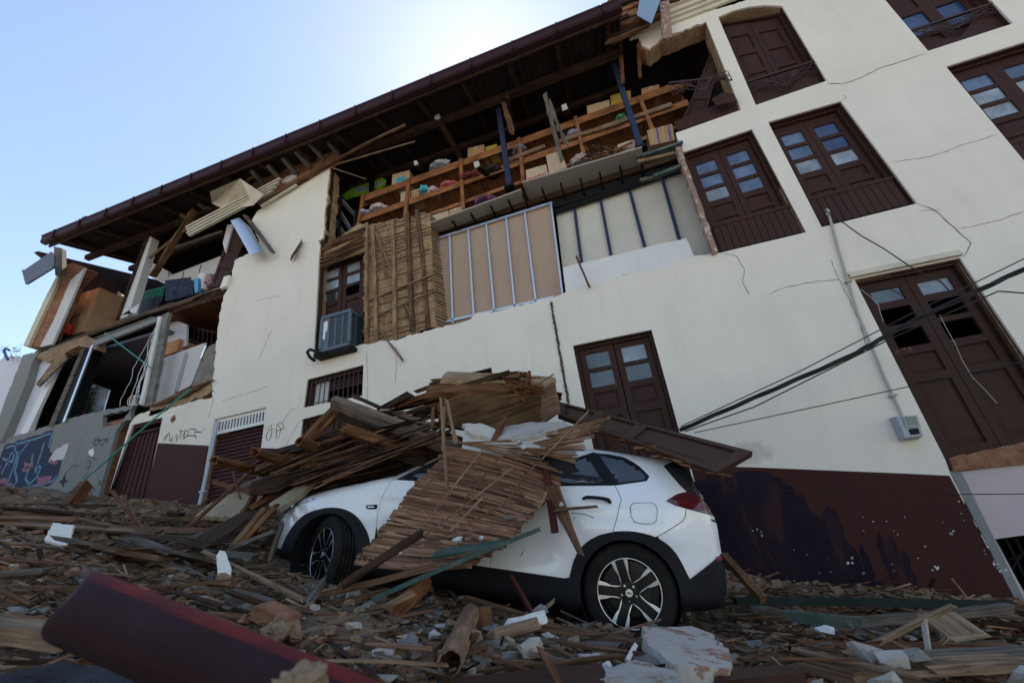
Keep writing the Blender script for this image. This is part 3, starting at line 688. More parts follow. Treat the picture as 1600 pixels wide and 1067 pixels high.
M_PART = plaster('partition_board', (.60, .56, .48), (.5, .46, .4), bs=.08)
slabq([(868, 326), (1060, 262), (1062, 240), (1122, 397), (885, 470)], 6.78, 6.82, M_PART, 'white_partition')
st = empty('blue_stud_frame', (0, 6.74, 3.7), parent=B)
for a, b in (((897, 322), (910, 420)), ((938, 310), (955, 400)), ((984, 298), (1008, 388)), ((1035, 280), (1062, 376))): stud(a, b, .05, M_BLUE, y=6.74)
stud((866, 332), (1062, 266), .09, M_BLACK, 'black_beam', 6.7)
M_PART2 = plaster('low_wall_white', (.72, .71, .69), (.6, .58, .55))
slabq([(880, 418), (1072, 372), (1085, 400), (1084, 412), (885, 468)], 6.34, 6.40, M_PART2, 'low_white_wall', jg=.008)
# soffit boards under the upper floor, tilting out
so_ = MB()
zt = 5.98
def sp(px, py, Y): p = F(px, py, Y); return p
for (a, b, y0) in (((672, 349), (814, 297), 6.30), ((816, 286), (1003, 231), 6.22)):
    A = F(*a, y0); Bq = F(*b, y0)
    so_.box8([A, Bq, Bq + Vector((0, .62, -.02)), A + Vector((0, .62, -.02)), A + Vector((0, 0, .03)), Bq + Vector((0, 0, .03)), Bq + Vector((0, .62, .01)), A + Vector((0, .62, .01))])
sf = so_.obj('soffit_board', M_SOFF, B)
m = MB()
for px, py in ((706, 342), (735, 331), (766, 319), (793, 309), (816, 300), (846, 291), (875, 283), (906, 276), (936, 266), (968, 256), (1001, 246)):
    A = F(px, py, 6.30 if px < 815 else 6.24) + Vector((0, .02, -.03)); m = MB(); m.rod(A, A + Vector((0, .55, -.02)), .035, .04); m.obj('joist', M_BLACK, sf)
m = MB(); a = F(690, 372, 6.72); b = F(1062, 262, 6.72); m.rod(a, b, .08, .16); m.obj('steel_beam', M_BLACK, B)
# lath and mud pier
pr = empty('lath_pier', (-3.6, 6.35, 3.7), parent=B)
PQ = P2([(569, 396), (580, 352), (610, 345), (672, 334), (676, 400), (683, 508), (660, 517), (625, 530), (600, 534), (569, 540)], 6.30)
xs0 = min(p.x for p in PQ); xs1 = max(p.x for p in PQ); zs0 = min(p.z for p in PQ); zs1 = max(p.z for p in PQ)
def inpoly(x, z, P):
    c = False; n = len(P)
    for i in range(n):
        a, b = P[i], P[(i + 1) % n]
        if (a.z > z) != (b.z > z) and x < (b.x - a.x) * (z - a.z) / (b.z - a.z) + a.x: c = not c
    return c
def mudgrid(P, yb, parent, name, bulge=.075, cw=.165, chh=.088, res=.018):
    m = MB(); xs0 = min(p.x for p in P); xs1 = max(p.x for p in P); zs0 = min(p.z for p in P); zs1 = max(p.z for p in P)
    nx = int((xs1 - xs0) / res) + 1; nz = int((zs1 - zs0) / res) + 1
    for j in range(nz + 1):
        for i in range(nx + 1):
            x = xs0 + res * i; z = zs0 + res * j
            wz = z + .012 * math.sin(x * 9) + .02 * noise.noise(Vector((x * 2, z * 3, 0))); wx = x + .02 * noise.noise(Vector((z * 3, x, 5)))
            a = abs(math.sin(math.pi * wz / chh)) ** .45; b = abs(math.sin(math.pi * wx / cw)) ** .35
            hh = bulge * a * b * (.6 + .5 * noise.noise(Vector((int(wx / cw) * 3.1, int(wz / chh) * 1.7, 2)))) + .014 * noise.fractal(Vector((x * 22, z * 22, 3)), 1, 2, 3)
            m.v.append(Vector((x, yb - hh, z)))
    for j in range(nz):
        for i in range(nx):
            if inpoly(xs0 + res * (i + .5), zs0 + res * (j + .5), P):
                a = j * (nx + 1) + i; m.face((a, a + 1, a + nx + 2, a + nx + 1))
    return m.obj(name, M_ADOBE, parent, smooth=True)
mudgrid(PQ, 6.32, pr, 'mud_infill')
m = MB()
k = 0; z = zs0 + .03
while z < zs1:
    x = xs0
    for (a, b) in ((xs0, xs1),):
        pa = [xx for xx in [xs0 + .03 * q for q in range(int((xs1 - xs0) / .03))] if inpoly(xx, z, PQ)]
        if len(pa) > 4 and rnd.random() < .5:
            aa, bb = pa[0] + rnd.uniform(-.03, .25), pa[-1] + rnd.uniform(-.15, .02)
            m.rod((aa, 6.265, z + rnd.uniform(-.012, .012)), (bb, 6.265, z + rnd.uniform(-.02, .02)), .013, .013, jit=.2, spl=.02, bow=.008)
    z += .088
m.obj('lath', M_PIERW, pr)
for px0, py0, px1, py1, w_ in ((583, 353, 589, 532, .06), (613, 345, 618, 530, .07), (636, 335, 644, 515, .085), (651, 330, 668, 512, .085), (574, 350, 574, 540, .04)):
    m = MB(); m.rod(F(px0, py0, 6.24), F(px1, py1, 6.24), w_, .05, jit=.12, spl=.05, bow=.01); m.obj('post', M_WOOD if w_ > .08 else M_PIERW, pr)
m = MB()
for (a, b) in (((588, 365), (617, 435)), ((632, 480), (648, 518)), ((595, 380), (602, 430)), ((575, 470), (675, 430)), ((572, 500), (680, 455))): m.rod(F(*a, 6.225), F(*b, 6.225), .035, .02, jit=.2, spl=.04)
m.obj('brace', M_PIERW, pr)
m = MB(); A0 = F(655, 333, 6.27); A1 = F(672, 512, 6.27)
m.box8([A1, A1 + Vector((.10, .02, 0)), A1 + Vector((.2, .36, 0)), A1 + Vector((.0, .36, 0)), A0, A0 + Vector((.10, .02, 0)), A0 + Vector((.2, .36, 0)), A0 + Vector((0, .36, 0))]); m.obj('pier_side', M_ADOBE, pr)
m = MB()
for k in range(34):
    t = k / 34; p = A0 * (1 - t) + A1 * t; m.rod(p + Vector((.11, .03, 0)), p + Vector((.215, .36, .01)), .018, .02, jit=.3, spl=.02)
m.obj('lath', M_PIERW, pr)
# header of earth and laths above the cooling unit door
PH = P2([(500, 386), (530, 372), (560, 350), (583, 352), (572, 396), (502, 418)], 6.3)
mudgrid(PH, 6.30, pr, 'mud_header', .03, .3, .05)
m = MB()
for k in range(26):
    a = F(498 + rnd.uniform(0, 12), 384 + k * 1.3 + rnd.uniform(-3, 3), 6.24); m.rod(a, F(560 + rnd.uniform(0, 18), 356 + k * 1.5 + rnd.uniform(-4, 4), 6.24), .025, .018, jit=.3, spl=.05, bow=.02)
m.obj('broken_lath', M_WOOD, pr)
AD = P2([(502, 418), (571, 394), (569, 540), (492, 562)], 6.46)
door('double_door', AD, 6.42, 6.46, rows=[('glass', .07, .17), ('glass', .20, .30), ('glass', .33, .43), ('panel', .48, .6), ('panel', .64, .9)], glass=[M_GLASS3, M_GLASS3, M_GLASSD, M_GLASS3, M_GLASS3], open_panes={(1, 2)}, label='maroon door behind the cooling unit')
# wall edge post left of the AC door
m = MB(); m.rod(F(519, 264, 6.3), F(508, 380, 6.3), .07, .1, jit=.15, spl=.05); m.rod(F(505, 384, 6.3), F(494, 556, 6.3), .05, .08, jit=.15); m.obj('door_post', M_DARKW, B)
# ================================================================== LEFT HALF: STOREFRONT AND OPEN TOP ROOM (parts of the building)
def boxpx(pts, y0, y1, mat, name, par=B, jg=0, fn=None, **t):
    m = MB(); L = P2(pts, y0)
    if jg: L = jag(L, jg, .07, int(pts[0][1]) if len(pts[0]) == 2 else 3)
    m.slab([L], y0, y1); return m.obj(name, mat, par, **t)
# end pilaster: white strip, brick edge, yellow face
boxpx([(97, 414), (112, 411), (133, 417), (110, 440), (84, 500), (62, 542), (42, 542), (62, 500), (86, 450)], 6.18, 6.5, M_BRICK, 'brick_jamb', jg=.015)
boxpx([(110, 438), (133, 418), (98, 500), (81, 538), (62, 542), (84, 500)], 6.15, 6.2, M_WHITE, 'white_pilaster', jg=.006)
boxpx([(88, 432), (97, 414), (86, 450), (62, 500), (44, 540), (36, 540), (53, 503), (72, 462)], 6.12, 6.2, M_YELLOW, 'yellow_pilaster', jg=.006)
boxpx([(131, 418), (160, 431), (192, 462), (186, 500), (84, 545), (98, 500)], 7.6, 7.65, M_INWHITE, 'room_side_wall', jg=.006)
boxpx([(84, 300 + 85), (97, 388), (97, 426), (86, 430)], 5.95, 6.05, M_GREYWOOD, 'eave_corbel')
# lower left pilasters
boxpx([(36, 555), (62, 548), (50, 566), (40, 600), (2, 690), (-14, 690), (10, 620)], 6.14, 6.4, M_GREYW, 'grey_pilaster', jg=.015)
boxpx([(62, 562), (90, 565), (48, 680), (2, 692)], 6.3, 6.34, M_INWHITE, 'inner_panel')
boxpx([(90, 560), (100, 556), (42, 678), (30, 680)], 6.24, 6.3, M_WHITEP, 'door_jamb')
boxpx([(58, 560), (60, 553), (134, 524), (150, 532), (152, 540), (150, 546), (122, 540), (75, 566)], 6.16, 6.36, M_WOOD2, 'shop_lintel', jg=.006)
boxpx([(86, 560), (100, 552), (104, 560), (60, 604), (56, 600)], 6.10, 6.14, M_WOOD2, 'hanging_board')
boxpx([(126, 547), (133, 543), (82, 668), (75, 666)], 6.18, 6.28, M_GREYWOOD, 'shop_post')
boxpx([(142, 540), (146, 538), (101, 658), (97, 660)], 6.14, 6.17, M_GALV, 'shop_frame')
boxpx([(134, 538), (142, 534), (98, 660), (86, 664)], 6.2, 6.5, M_BLACK, 'shop_column')
boxpx([(144, 533), (248, 494), (250, 500), (146, 541)], 6.14, 6.2, M_GREYW, 'shop_frame_head')
boxpx([(247, 495), (251, 494), (222, 632), (217, 632)], 6.12, 6.16, M_WHITEP, 'shop_frame')
boxpx([(251, 494), (264, 488), (256, 530), (236, 634), (220, 634)], 6.16, 6.24, M_CONC, 'bare_column', jg=.015)
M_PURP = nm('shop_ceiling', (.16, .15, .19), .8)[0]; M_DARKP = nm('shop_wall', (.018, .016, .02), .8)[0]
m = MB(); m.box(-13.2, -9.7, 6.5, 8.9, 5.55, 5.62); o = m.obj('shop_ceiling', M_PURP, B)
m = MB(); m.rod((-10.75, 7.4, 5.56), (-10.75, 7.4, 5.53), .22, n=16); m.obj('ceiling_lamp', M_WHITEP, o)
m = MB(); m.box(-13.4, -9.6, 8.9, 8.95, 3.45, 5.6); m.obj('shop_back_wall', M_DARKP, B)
boxpx([(125, 592), (172, 610), (160, 650), (98, 665)], 6.75, 6.77, M_GLASS3, 'glass_screen')
m = MB(); m.tube([F(125, 592, 6.73), F(172, 610, 6.73), F(160, 650, 6.73)], .012); m.obj('screen_frame', M_GALV, B)
# floor edge of the top room
for k, (a, b, w_, h_, mt, yy) in enumerate((((60, 552), (262, 480), .10, .10, M_BLACK, 6.3), ((80, 545), (352, 448), .05, .035, M_GREYWOOD, 6.2), ((120, 528), (270, 473), .04, .02, M_WOOD2, 6.16), ((150, 530), (240, 497), .08, .05, M_CONC, 6.35))):
    m = MB(); m.rod(F(*a, yy), F(*b, yy), w_, h_, jit=.12, spl=.1); m.obj('floor_edge_beam', mt, B)
# leaning white post, beam and white panels in the top room
boxpx([(231, 368), (238, 371), (200, 494), (186, 499)], 6.3, 6.48, M_WHITE, 'white_post')
m = MB(); m.rod(F(232, 366, 6.27), F(184, 498, 6.27), .03, .05, jit=.2, spl=.1); m.obj('post_edge', M_DARKW, B)
boxpx([(226, 404), (263, 424), (262, 446), (226, 428)], 6.9, 6.96, M_WHITE, 'white_beam')
boxpx([(263, 432), (345, 400), (342, 424), (326, 432), (264, 446)], 6.9, 6.92, M_WHITE, 'ceiling_panel')
for a, b in (((287, 424), (284, 438)), ((314, 414), (310, 430))): 
    m = MB(); m.rod(F(*a, 6.89), F(*b, 6.89), .012, .01); m.obj('panel_joint', M_BLACK, B)
boxpx([(190, 492), (218, 474), (212, 490), (204, 488), (200, 480)], 6.2, 6.22, M_WHITE, 'torn_panel')
# patch of partition beside the cream block
boxpx([(263, 497), (292, 507), (291, 540), (250, 558)], 6.7, 6.75, M_INWHITE, 'inner_wall')
boxpx([(252, 560), (322, 535), (310, 572), (298, 602), (236, 634)], 6.5, 6.53, M_WHITE, 'white_board', jg=.008)
for a, b in (((253, 562), (236, 634)), ((291, 550), (271, 626)), ((322, 540), (314, 560))):
    m = MB(); m.rod(F(*a, 6.46), F(*b, 6.46), .035, .03); m.obj('stud', M_GALV, B)
boxpx([(323, 545), (342, 532), (340, 560), (332, 612), (296, 614), (310, 575)], 6.26, 6.5, rough_mat('earth_render', (.17, .155, .13), (.27, .24, .20), 9, .95, .9, .02), 'earth_render', jg=.02)
boxpx([(236, 632), (330, 592), (334, 612), (262, 640), (232, 650)], 6.2, 6.42, M_ADOBE, 'earth_ledge', jg=.03)
for k in range(7):
    m = MB(); m.rod(F(240 + 8 * k, 634 - 4 * k, 6.15), F(290 + 7 * k, 618 - 4 * k, 6.15), .035, .03, jit=.3, spl=.06); m.obj('broken_lath', M_WOOD, B)
m = MB()
for k in range(6): m.tube([F(297 + 7 * k, 510 + k, 6.9), F(295 + 7 * k, 532 + 1.2 * k, 6.9)], .01)
m.tube([F(295, 511, 6.88), F(338, 520, 6.88)], .012); m.tube([F(293, 532, 6.88), F(335, 541, 6.88)], .012); m.obj('window_bars', M_IRON, B)
for k in range(5):
    m = MB(); m.rod(F(265 + 18 * k, 482 - 6 * k, 6.25), F(300 + 12 * k, 470 - 6 * k, 6.22), .06, .03, jit=.3, spl=.12); m.obj('broken_lath', M_WOOD, B)
# hanging balcony door half and its plaster edge at the left end of the cream wall
def leafpanel(name, tl, tr, br, bl, Y, th=.045, mat=M_DOORM, rows=((.08, .3), (.36, .6), (.68, .92)), parent=None, Ys=None, edge=None, **t):
    Ys = Ys or (Y,) * 4; c = [F(*p, y) for p, y in zip((tl, tr, br, bl), Ys)]
    n = (c[1] - c[0]).cross(c[3] - c[0]).normalized()
    if n.y < 0: n = -n
    def g(s, u, d): return (c[0] * (1 - s) + c[1] * s) * (1 - u) + (c[3] * (1 - s) + c[2] * s) * u + n * d
    m = MB()
    def bx(s0, s1, u0, u1, d0, d1): m.box8([g(s0, u1, d0), g(s1, u1, d0), g(s1, u1, d1), g(s0, u1, d1), g(s0, u0, d0), g(s1, u0, d0), g(s1, u0, d1), g(s0, u0, d1)])
    w_ = .13; bx(0, w_, 0, 1, 0, th); bx(1 - w_, 1, 0, 1, 0, th); last = 0
    for (a, b) in rows:
        bx(w_, 1 - w_, last, a, .001, th - .001); bx(w_, 1 - w_, a, b, th * .45, th * .8); e = .1; f = (b - a) * .16
        m.box8([g(w_ + e, b - f, th * .2), g(1 - w_ - e, b - f, th * .2), g(1 - w_, b, th * .5), g(w_, b, th * .5), g(w_ + e, a + f, th * .2), g(1 - w_ - e, a + f, th * .2), g(1 - w_, a, th * .5), g(w_, a, th * .5)])
        last = b
    bx(w_, 1 - w_, last, 1, .001, th - .001)
    o = m.obj(name, mat, parent, **t)
    return o, g
leafpanel('door_leaf', (362, 352), (384, 372), (352, 444), (328, 450), 6.35, parent=B, label='maroon door leaf hanging beside the galvanised sheet')
boxpx([(350, 432), (359, 430), (353, 447), (343, 451)], 6.12, 6.2, M_CREAM, 'loose_plaster')
boxpx([(355, 352), (364, 350), (352, 395), (348, 380)], 6.3, 6.34, M_WHITE, 'loose_plaster')
# ---- steel posts, open top storey
for a, b, yy in (((776, 150), (797, 296), 6.62), ((946, 60), (1003, 236), 6.62)):
    m = MB(); p, q = F(*a, yy), F(*b, yy)
    if a[0] == 946: q0 = F(968, 128, yy); m.rod(p, q0, .10, .10, jit=.02); m.rod(q0, q, .10, .10, jit=.02)
    else: m.rod(p, q, .10, .10, jit=.02)
    o = m.obj('steel_post', M_BLUE, B); m = MB(); m.obox(q + Vector((0, -.03, 0)), (.09, 0, 0), (0, .09, 0), (0, 0, .02)); m.obox(q + Vector((0, -.03, .06)), (.1, 0, 0), (0, .02, 0), (0, 0, .05)); m.obj('foot_plate', M_BLACK, o)
for a, b, w_, yy, mt in (((683, 182), (722, 248), .10, 6.3, M_DARKW), ((792, 150), (800, 192), .07, 6.4, M_WOOD), ((882, 168), (892, 190), .10, 6.5, M_DARKW), ((745, 258), (768, 278), .10, 6.35, M_DARKW), ((1103, 34), (1100, 60), .05, 6.4, M_DARKW), ((575, 222), (620, 270), .07, 6.4, M_DARKW), ((650, 255), (668, 280), .08, 6.6, M_DARKW)):
    m = MB(); p = F(*a, yy - .1); q = F(*b, yy + .9); m.rod(p, q, w_, w_, jit=.08); o = m.obj('ceiling_joist', mt, B)
    if mt is M_DARKW and w_ > .075: m = MB(); d = (q - p).normalized(); m.rod(p - d * .02, p + d * .05, w_ * 1.04, w_ * 1.04, jit=.08); m.obj('whitewashed_end', M_WHITE, o)
# gable wall, loose door leaf and cross pieces at the right end of the open storey
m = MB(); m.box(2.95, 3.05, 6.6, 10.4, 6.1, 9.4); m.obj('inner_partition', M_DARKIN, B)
# broken roof end with bricks above the cornice
for k in range(9):
    t = k / 9; m = MB(); m.rod(F(952 + 4 * k, 62 - 8 * k + rnd.uniform(-5, 5), 5.9), F(1010 + 9 * k, 40 - 9 * k + rnd.uniform(-6, 6), 5.95), .09 if k % 3 else .05, .06, jit=.2, spl=.1, bow=.02)
    m.obj('broken_eave_board', [M_WOOD, M_DARKW, M_REDWOOD][k % 3], B)
m = MB()
for k in range(26):
    c = F(965 + rnd.uniform(-8, 60), 12 + rnd.uniform(-16, 14), 5.9) ; r_ = Matrix.Rotation(rnd.uniform(-.4, .4), 3, 'Y')
    m.obox(c, r_ @ Vector((rnd.uniform(.06, .12), 0, 0)), (0, rnd.uniform(.05, .09), 0), r_ @ Vector((0, 0, rnd.uniform(.03, .05))))
m.obj('broken_brick_eave', M_BRICK, B)
boxpx([(998, 58), (1012, 46), (1052, 42), (1100, 28), (1103, 34), (1035, 62), (1015, 80), (996, 74)], 6.24, 6.55, M_BRICK, 'broken_arch_core', jg=.02)
# ragged earth at the torn wall end beside the first double window
m = MB(); m.rod(F(1060, 236, 6.15), F(1116, 394, 6.15), .07, .10, jit=.18, spl=.05); m.obj('rusty_jamb', plaster('rusty_jamb', (.30, .19, .15), (.12, .06, .04), sc=4, bs=.8, spots=(.5, .42, .36), st=.55), B)
for k, (a, b, w_, mt) in enumerate((((1005, 245), (1062, 226), .12, M_GREEN), ((1025, 276), (1062, 262), .13, M_GREEN), ((1000, 252), (1055, 240), .05, M_WOOD2), ((1010, 262), (1060, 246), .04, M_DARKW), ((1002, 282), (1030, 276), .07, M_GREYWOOD), ((996, 246), (1012, 242), .10, M_GREYWOOD))):
    m = MB(); m.rod(F(*a, 6.14 + .02 * k), F(*b, 6.16 + .02 * k), w_, .05, jit=.08, spl=.06); m.obj('broken_joist_end', mt, B)
# ------------------------------------------------------------------ THINGS ON THE FRONT
# cooling unit
A0 = F(500, 552, 6.02); A1 = F(545, 538, 6.02); Wd = A1.x - A0.x; H = F(503, 498, 6.02).z - A0.z; zb = (A0.z + A1.z) / 2
ac = empty('condenser_unit', (A0.x + Wd / 2, 6.25, zb), 'grey blue louvred cooling unit sitting in the doorway left of the lath pier', 'air conditioner')
M_ACB = nm('unit_blue_grey', (.10, .135, .16), .45, .3)[0]; M_FIN = nm('unit_fins', (.16, .14, .09), .6, .3)[0]
x0_, x1_, y0_, y1_, z0_, z1_ = A0.x, A1.x, 6.02, 6.55, zb, zb + H
m = MB(); m.box(x0_ + .03, x1_ - .03, y0_ + .03, y1_ - .03, z0_ + .05, z1_ - .03); m.obj('coil', M_FIN, ac)
m = MB()
m.box(x0_ - .01, x1_ + .01, y0_ - .01, y1_ + .01, z0_, z0_ + .06)
for q in ((x0_, y0_), (x1_, y0_), (x1_, y1_), (x0_, y1_)): m.rod((q[0], q[1] , z0_ + .06), (q[0], q[1], z1_ - .04), .07, n=10)
m.box(x0_, x0_ + .16, y0_ - .003, y0_ + .02, z0_ + .06, z1_ - .04)
for f_ in (.5, .75): m.box(x0_ + Wd * f_ - .012, x0_ + Wd * f_ + .012, y0_ - .006, y0_ + .02, z0_ + .06, z1_ - .04)
for f_ in (.33, .66): m.box(x1_ - .02, x1_ + .006, y0_ + .53 * f_ - .01, y0_ + .53 * f_ + .01, z0_ + .06, z1_ - .04)
m.obj('casing', M_ACB, ac)
m = MB()
for k in range(34):
    z = z0_ + .08 + (H - .14) * k / 33; m.box(x0_ + .17, x1_ - .02, y0_, y0_ + .012, z, z + .007); m.box(x1_ - .012, x1_, y0_ + .03, y1_ - .03, z, z + .007)
m.obj('louvres', M_ACB, ac)
m = MB(); m.rod((x0_ + .1, 6.1, z1_ - .02), (x1_ - .1, 6.1, z1_ - .02), .01); m.box(x0_ - .02, x1_ + .02, y0_ - .02, y1_ + .02, z1_ - .04, z1_ + .02); m.obj('top_cover', M_ACB, ac)
m = MB(); m.box(x0_ + .035, x0_ + .12, y0_ - .006, y0_ - .004, z1_ - .30, z1_ - .08); m.box(x0_ + .035, x0_ + .085, y0_ - .006, y0_ - .004, z1_ - .46, z1_ - .30); lb = m.obj('sticker', M_WHITEP, ac)
m = MB(); m.box(x0_ + .035, x0_ + .12, y0_ - .008, y0_ - .0065, z1_ - .105, z1_ - .08); m.obj('red_band', nm('label_red', (.5, .04, .03), .5)[0], lb)
m = MB(); m.box(x0_ - .12, x1_ + .05, 6.0, 6.5, z0_ - .07, z0_ - .004); m.obj('bracket', M_BLACK, ac)
m = MB(); m.tube([F(512, 552, 6.0), F(500, 551, 5.98), F(484, 546, 5.98), F(480, 550, 5.98), F(484, 558, 6.0), F(492, 564, 6.1)], .028, 8); m.obj('insulated_pipe', M_BLACK, ac)
# electricity meter and conduit
mt = empty('electric_meter', F(1420, 685, 6.1), 'grey electric meter box mounted at the foot of the conduit beside the tall broken door', 'meter')
Mq = P2([(1395, 650), (1432, 648), (1442, 683), (1411, 687)], 6.1)
M_MET = nm('meter_grey', (.34, .38, .40), .45)[0]
m = MB(); c = sum(Mq, Vector()) / 4; m.prism([[c + (p - c) * 1.0 for p in Mq]], lambda p: Vector((c.x + (p.x - c.x) * .88, 6.06, c.z + (p.z - c.z) * .9)), lambda p: Vector((p.x, 6.195, p.z))); m.obj('casing', M_MET, mt)
f = quadmap([Mq[0], Mq[1], Mq[2], Mq[3]]); m = MB(); qbox(m, f, .32, .82, .12, .50, 6.045, 6.065); m.obj('window', glassy('meter_glass', (.10, .11, .08), .1), mt)
m = MB(); qbox(m, f, .28, .86, .07, .12, 6.04, 6.07); qbox(m, f, .28, .86, .50, .55, 6.04, 6.07); qbox(m, f, .28, .32, .12, .5, 6.04, 6.07); qbox(m, f, .82, .86, .12, .5, 6.04, 6.07); m.obj('bezel', M_MET, mt)
m = MB(); qbox(m, f, .36, .80, .62, .86, 6.05, 6.066); m.obj('name_plate', M_BLACK, mt)
def run(l, Y=6.17, dy=None): return [F(p[0], p[1], (p[2] if len(p) > 2 else Y)) for p in l]
m = MB(); m.tube(run([(1409, 648), (1382, 590), (1357, 530), (1340, 490), (1325, 440), (1310, 390), (1295, 335)], 6.165), .016, 8); m.tube(run([(1295, 337), (1293, 329), (1290, 328)], 6.15), .024, 8)
for p in ((1360, 537), (1325, 440), (1395, 618)): q = F(*p, 6.165); m.obox(q, (.035, 0, 0), (0, .03, 0), (0, 0, .012))
tag(m.obj('conduit_pipe', nm('conduit_grey', (.38, .36, .33), .6)[0], None), 'thin grey conduit pipe running up the cream wall from the meter', 'pipe')
m = MB(); m.tube(run([(1290, 329), (1312, 344), (1345, 368), (1380, 388), (1420, 415), (1445, 430), (1470, 440), (1484, 455)], 6.05), .008, 5)
tag(m.obj('service_wire', M_CABLE, None), 'thin twisted wire hanging from the top of the conduit', 'wire')
m = MB(); m.tube(run([(1345, 452), (1358, 462), (1372, 475), (1376, 490), (1380, 502)], 6.12), .0025, 5); m.tube(run([(1468, 492), (1480, 515), (1494, 540), (1503, 562), (1520, 590), (1540, 610), (1558, 630)], 6.12), .0025, 5)
tag(m.obj('loose_wire', nm('wire_white', (.5, .5, .5), .5)[0], None), 'thin pale wires dangling over the broken tall door', 'wire')
# cables across the street
def cable(name, l, r, label, n=24, sag=0, mat=M_CABLE, twist=0):
    P = [F(*p) for p in l]; P.append(P[-1] + (P[-1] - P[-2]).normalized() * 9); pts = []
    for i in range(len(P) - 1):
        for k in range(n): pts.append(P[i] + (P[i + 1] - P[i]) * (k / n))
    pts.append(P[-1]); m = MB()
    if twist:
        for w_ in range(twist):
            q = [p + Vector((0, math.cos(i * .35 + w_ * 6.28 / twist) * r * 1.1, math.sin(i * .35 + w_ * 6.28 / twist) * r * 1.1)) for i, p in enumerate(pts)]; m.tube(q, r, 6)
    else: m.tube(pts, r, 6)
    return tag(m.obj(name, mat, None), label, 'cable', 'overhead cables in front of the cream wall')
cable('overhead_cable', [(1062, 672, 5.7), (1330, 556, 5.35), (1430, 500, 5.25), (1640, 402, 5.0)], .013, 'thickest black bundled cable crossing the tall broken door', twist=3)
cable('overhead_cable', [(1064, 666, 5.7), (1250, 580, 5.45), (1420, 492, 5.3), (1640, 385, 5.1)], .006, 'thin black cable just above the thick cable bundle')
cable('overhead_cable', [(1070, 674, 5.7), (1180, 635, 5.5), (1400, 525, 5.3), (1560, 455, 5.1), (1650, 462, 5.0)], .007, 'black cable just below the bundle that kinks away to the right')
cable('overhead_cable', [(1085, 676, 5.7), (1300, 630, 5.5), (1640, 556, 5.1)], .005, 'thin cable crossing the lower half of the tall door')
cable('overhead_cable', [(1075, 746, 5.6), (1200, 765, 5.5), (1400, 773, 5.4), (1640, 771, 5.2)], .004, 'thin cable low across the maroon band')
# teal conduit and galvanised downpipe at the left
m = MB(); m.tube(run([(298, 608), (262, 636), (200, 690), (150, 734)], 5.9), .016, 8, 0); m.tube(run([(150, 734), (104, 772)], 5.9), .014, 8)
tag(m.obj('plastic_pipe', M_TEAL, None), 'long thin teal plastic pipe leaning from the torn floor down the grey wall', 'pipe')
m = MB(); m.tube(run([(164, 520), (236, 575)], 6.05), .012, 8); tag(m.obj('plastic_pipe', M_TEAL, None), 'short teal pipe dangling across the dark shop opening', 'pipe')
m = MB(); m.tube(run([(340, 658), (331, 700), (316, 770), (301, 832)], 6.12), .03, 10)
for p in ((317, 768),): q = F(*p, 6.12); m.obox(q, (.06, 0, 0), (0, .03, 0), (0, 0, .015))
tag(m.obj('downpipe', nm('pipe_grey_blue', (.36, .42, .48), .5)[0], None), 'pale blue grey downpipe beside the roller shutter', 'pipe')
m = MB()
for k in range(6):
    r_ = random.Random(k); pts = [F(249 - k, 500 + 2 * k, 6.05)]
    x, y = 247 - k * 2, 520
    for q in range(12): x -= 3.2 + r_.uniform(-3, 3); y += 9.5; pts.append(F(x, y, 6.02 + .01 * k))
    m.tube(pts, .005, 5)
for k in range(4): c = F(205 + 4 * k, 625, 6.0); m.tube([c + Vector((.10 * math.cos(t * .7 + k), 0, .10 * math.sin(t * .7 + k))) for t in range(9)], .005, 5)
tag(m.obj('loose_wires', M_WHITEP, None), 'tangle of white wires hanging beside the bare column', 'wires')
# pot plant in the shop
pt_ = empty('pot_plant', F(130, 655, 6.6), 'leafy green pot plant standing inside the dark shop', 'plant')
m = MB(); m.tube([F(130, 655, 6.6), F(133, 625, 6.6), F(131, 605, 6.6)], .018, 6); m.obj('stem', M_WOOD2, pt_)
m = MB(); r_ = random.Random(3); c0 = F(131, 612, 6.6)
for k in range(150):
    a = r_.uniform(0, 6.28); el = r_.uniform(-.9, .9); L = r_.uniform(.2, .42); c = c0 + Vector((r_.uniform(-.12, .12), r_.uniform(-.1, .1), r_.uniform(-.5, .12)))
    d = Vector((math.cos(a) * math.cos(el), .5 * math.sin(a) * math.cos(el), math.sin(el))); s = d.cross(Vector((0, 0, 1))).normalized() * .03
    mid = c + d * L * .5 + Vector((0, 0, .03)); e = c + d * L - Vector((0, 0, .08)); b = len(m.v); m.v += [c, mid + s, e, mid - s]; m.face((b, b + 1, b + 2, b + 3))
m.obj('leaves', rough_mat('leaf_green', (.03, .07, .025), (.06, .12, .04), 9, .5, .2), pt_)
# tall thin posts / torn bits hanging on the front
def stick(name, a, b, Ya, Yb, w_, h_, mat, label, cat='plank', jit=.1, spl=.05, bow=0, group=None, n=4, hollow=0, smooth=False):
    m = MB(); m.rod(F(*a, Ya), F(*b, Yb), w_, h_, jit=jit, spl=spl, bow=bow, n=n, hollow=hollow); return tag(m.obj(name, mat, None, smooth=smooth), label, cat, group)
stick('broken_plank', (631, 197), (535, 245), 5.9, 6.2, .05, .03, M_WOOD2, 'long pale split plank sticking up from the torn cornice under the eave', bow=.01)
stick('broken_lath', (646, 222), (523, 258), 5.9, 6.2, .025, .02, M_WOOD2, 'thin pale lath just below the long split plank', 'lath')
stick('broken_lath', (518, 262), (571, 280), 6.15, 6.3, .02, .02, M_WOOD2, 'thin lath poking down from the top corner of the cream block', 'lath')
stick('broken_plank', (852, 152), (876, 246), 6.2, 6.45, .10, .035, M_GREYWOOD, 'grey split plank dangling in front of the shelves', jit=.2, spl=.12)
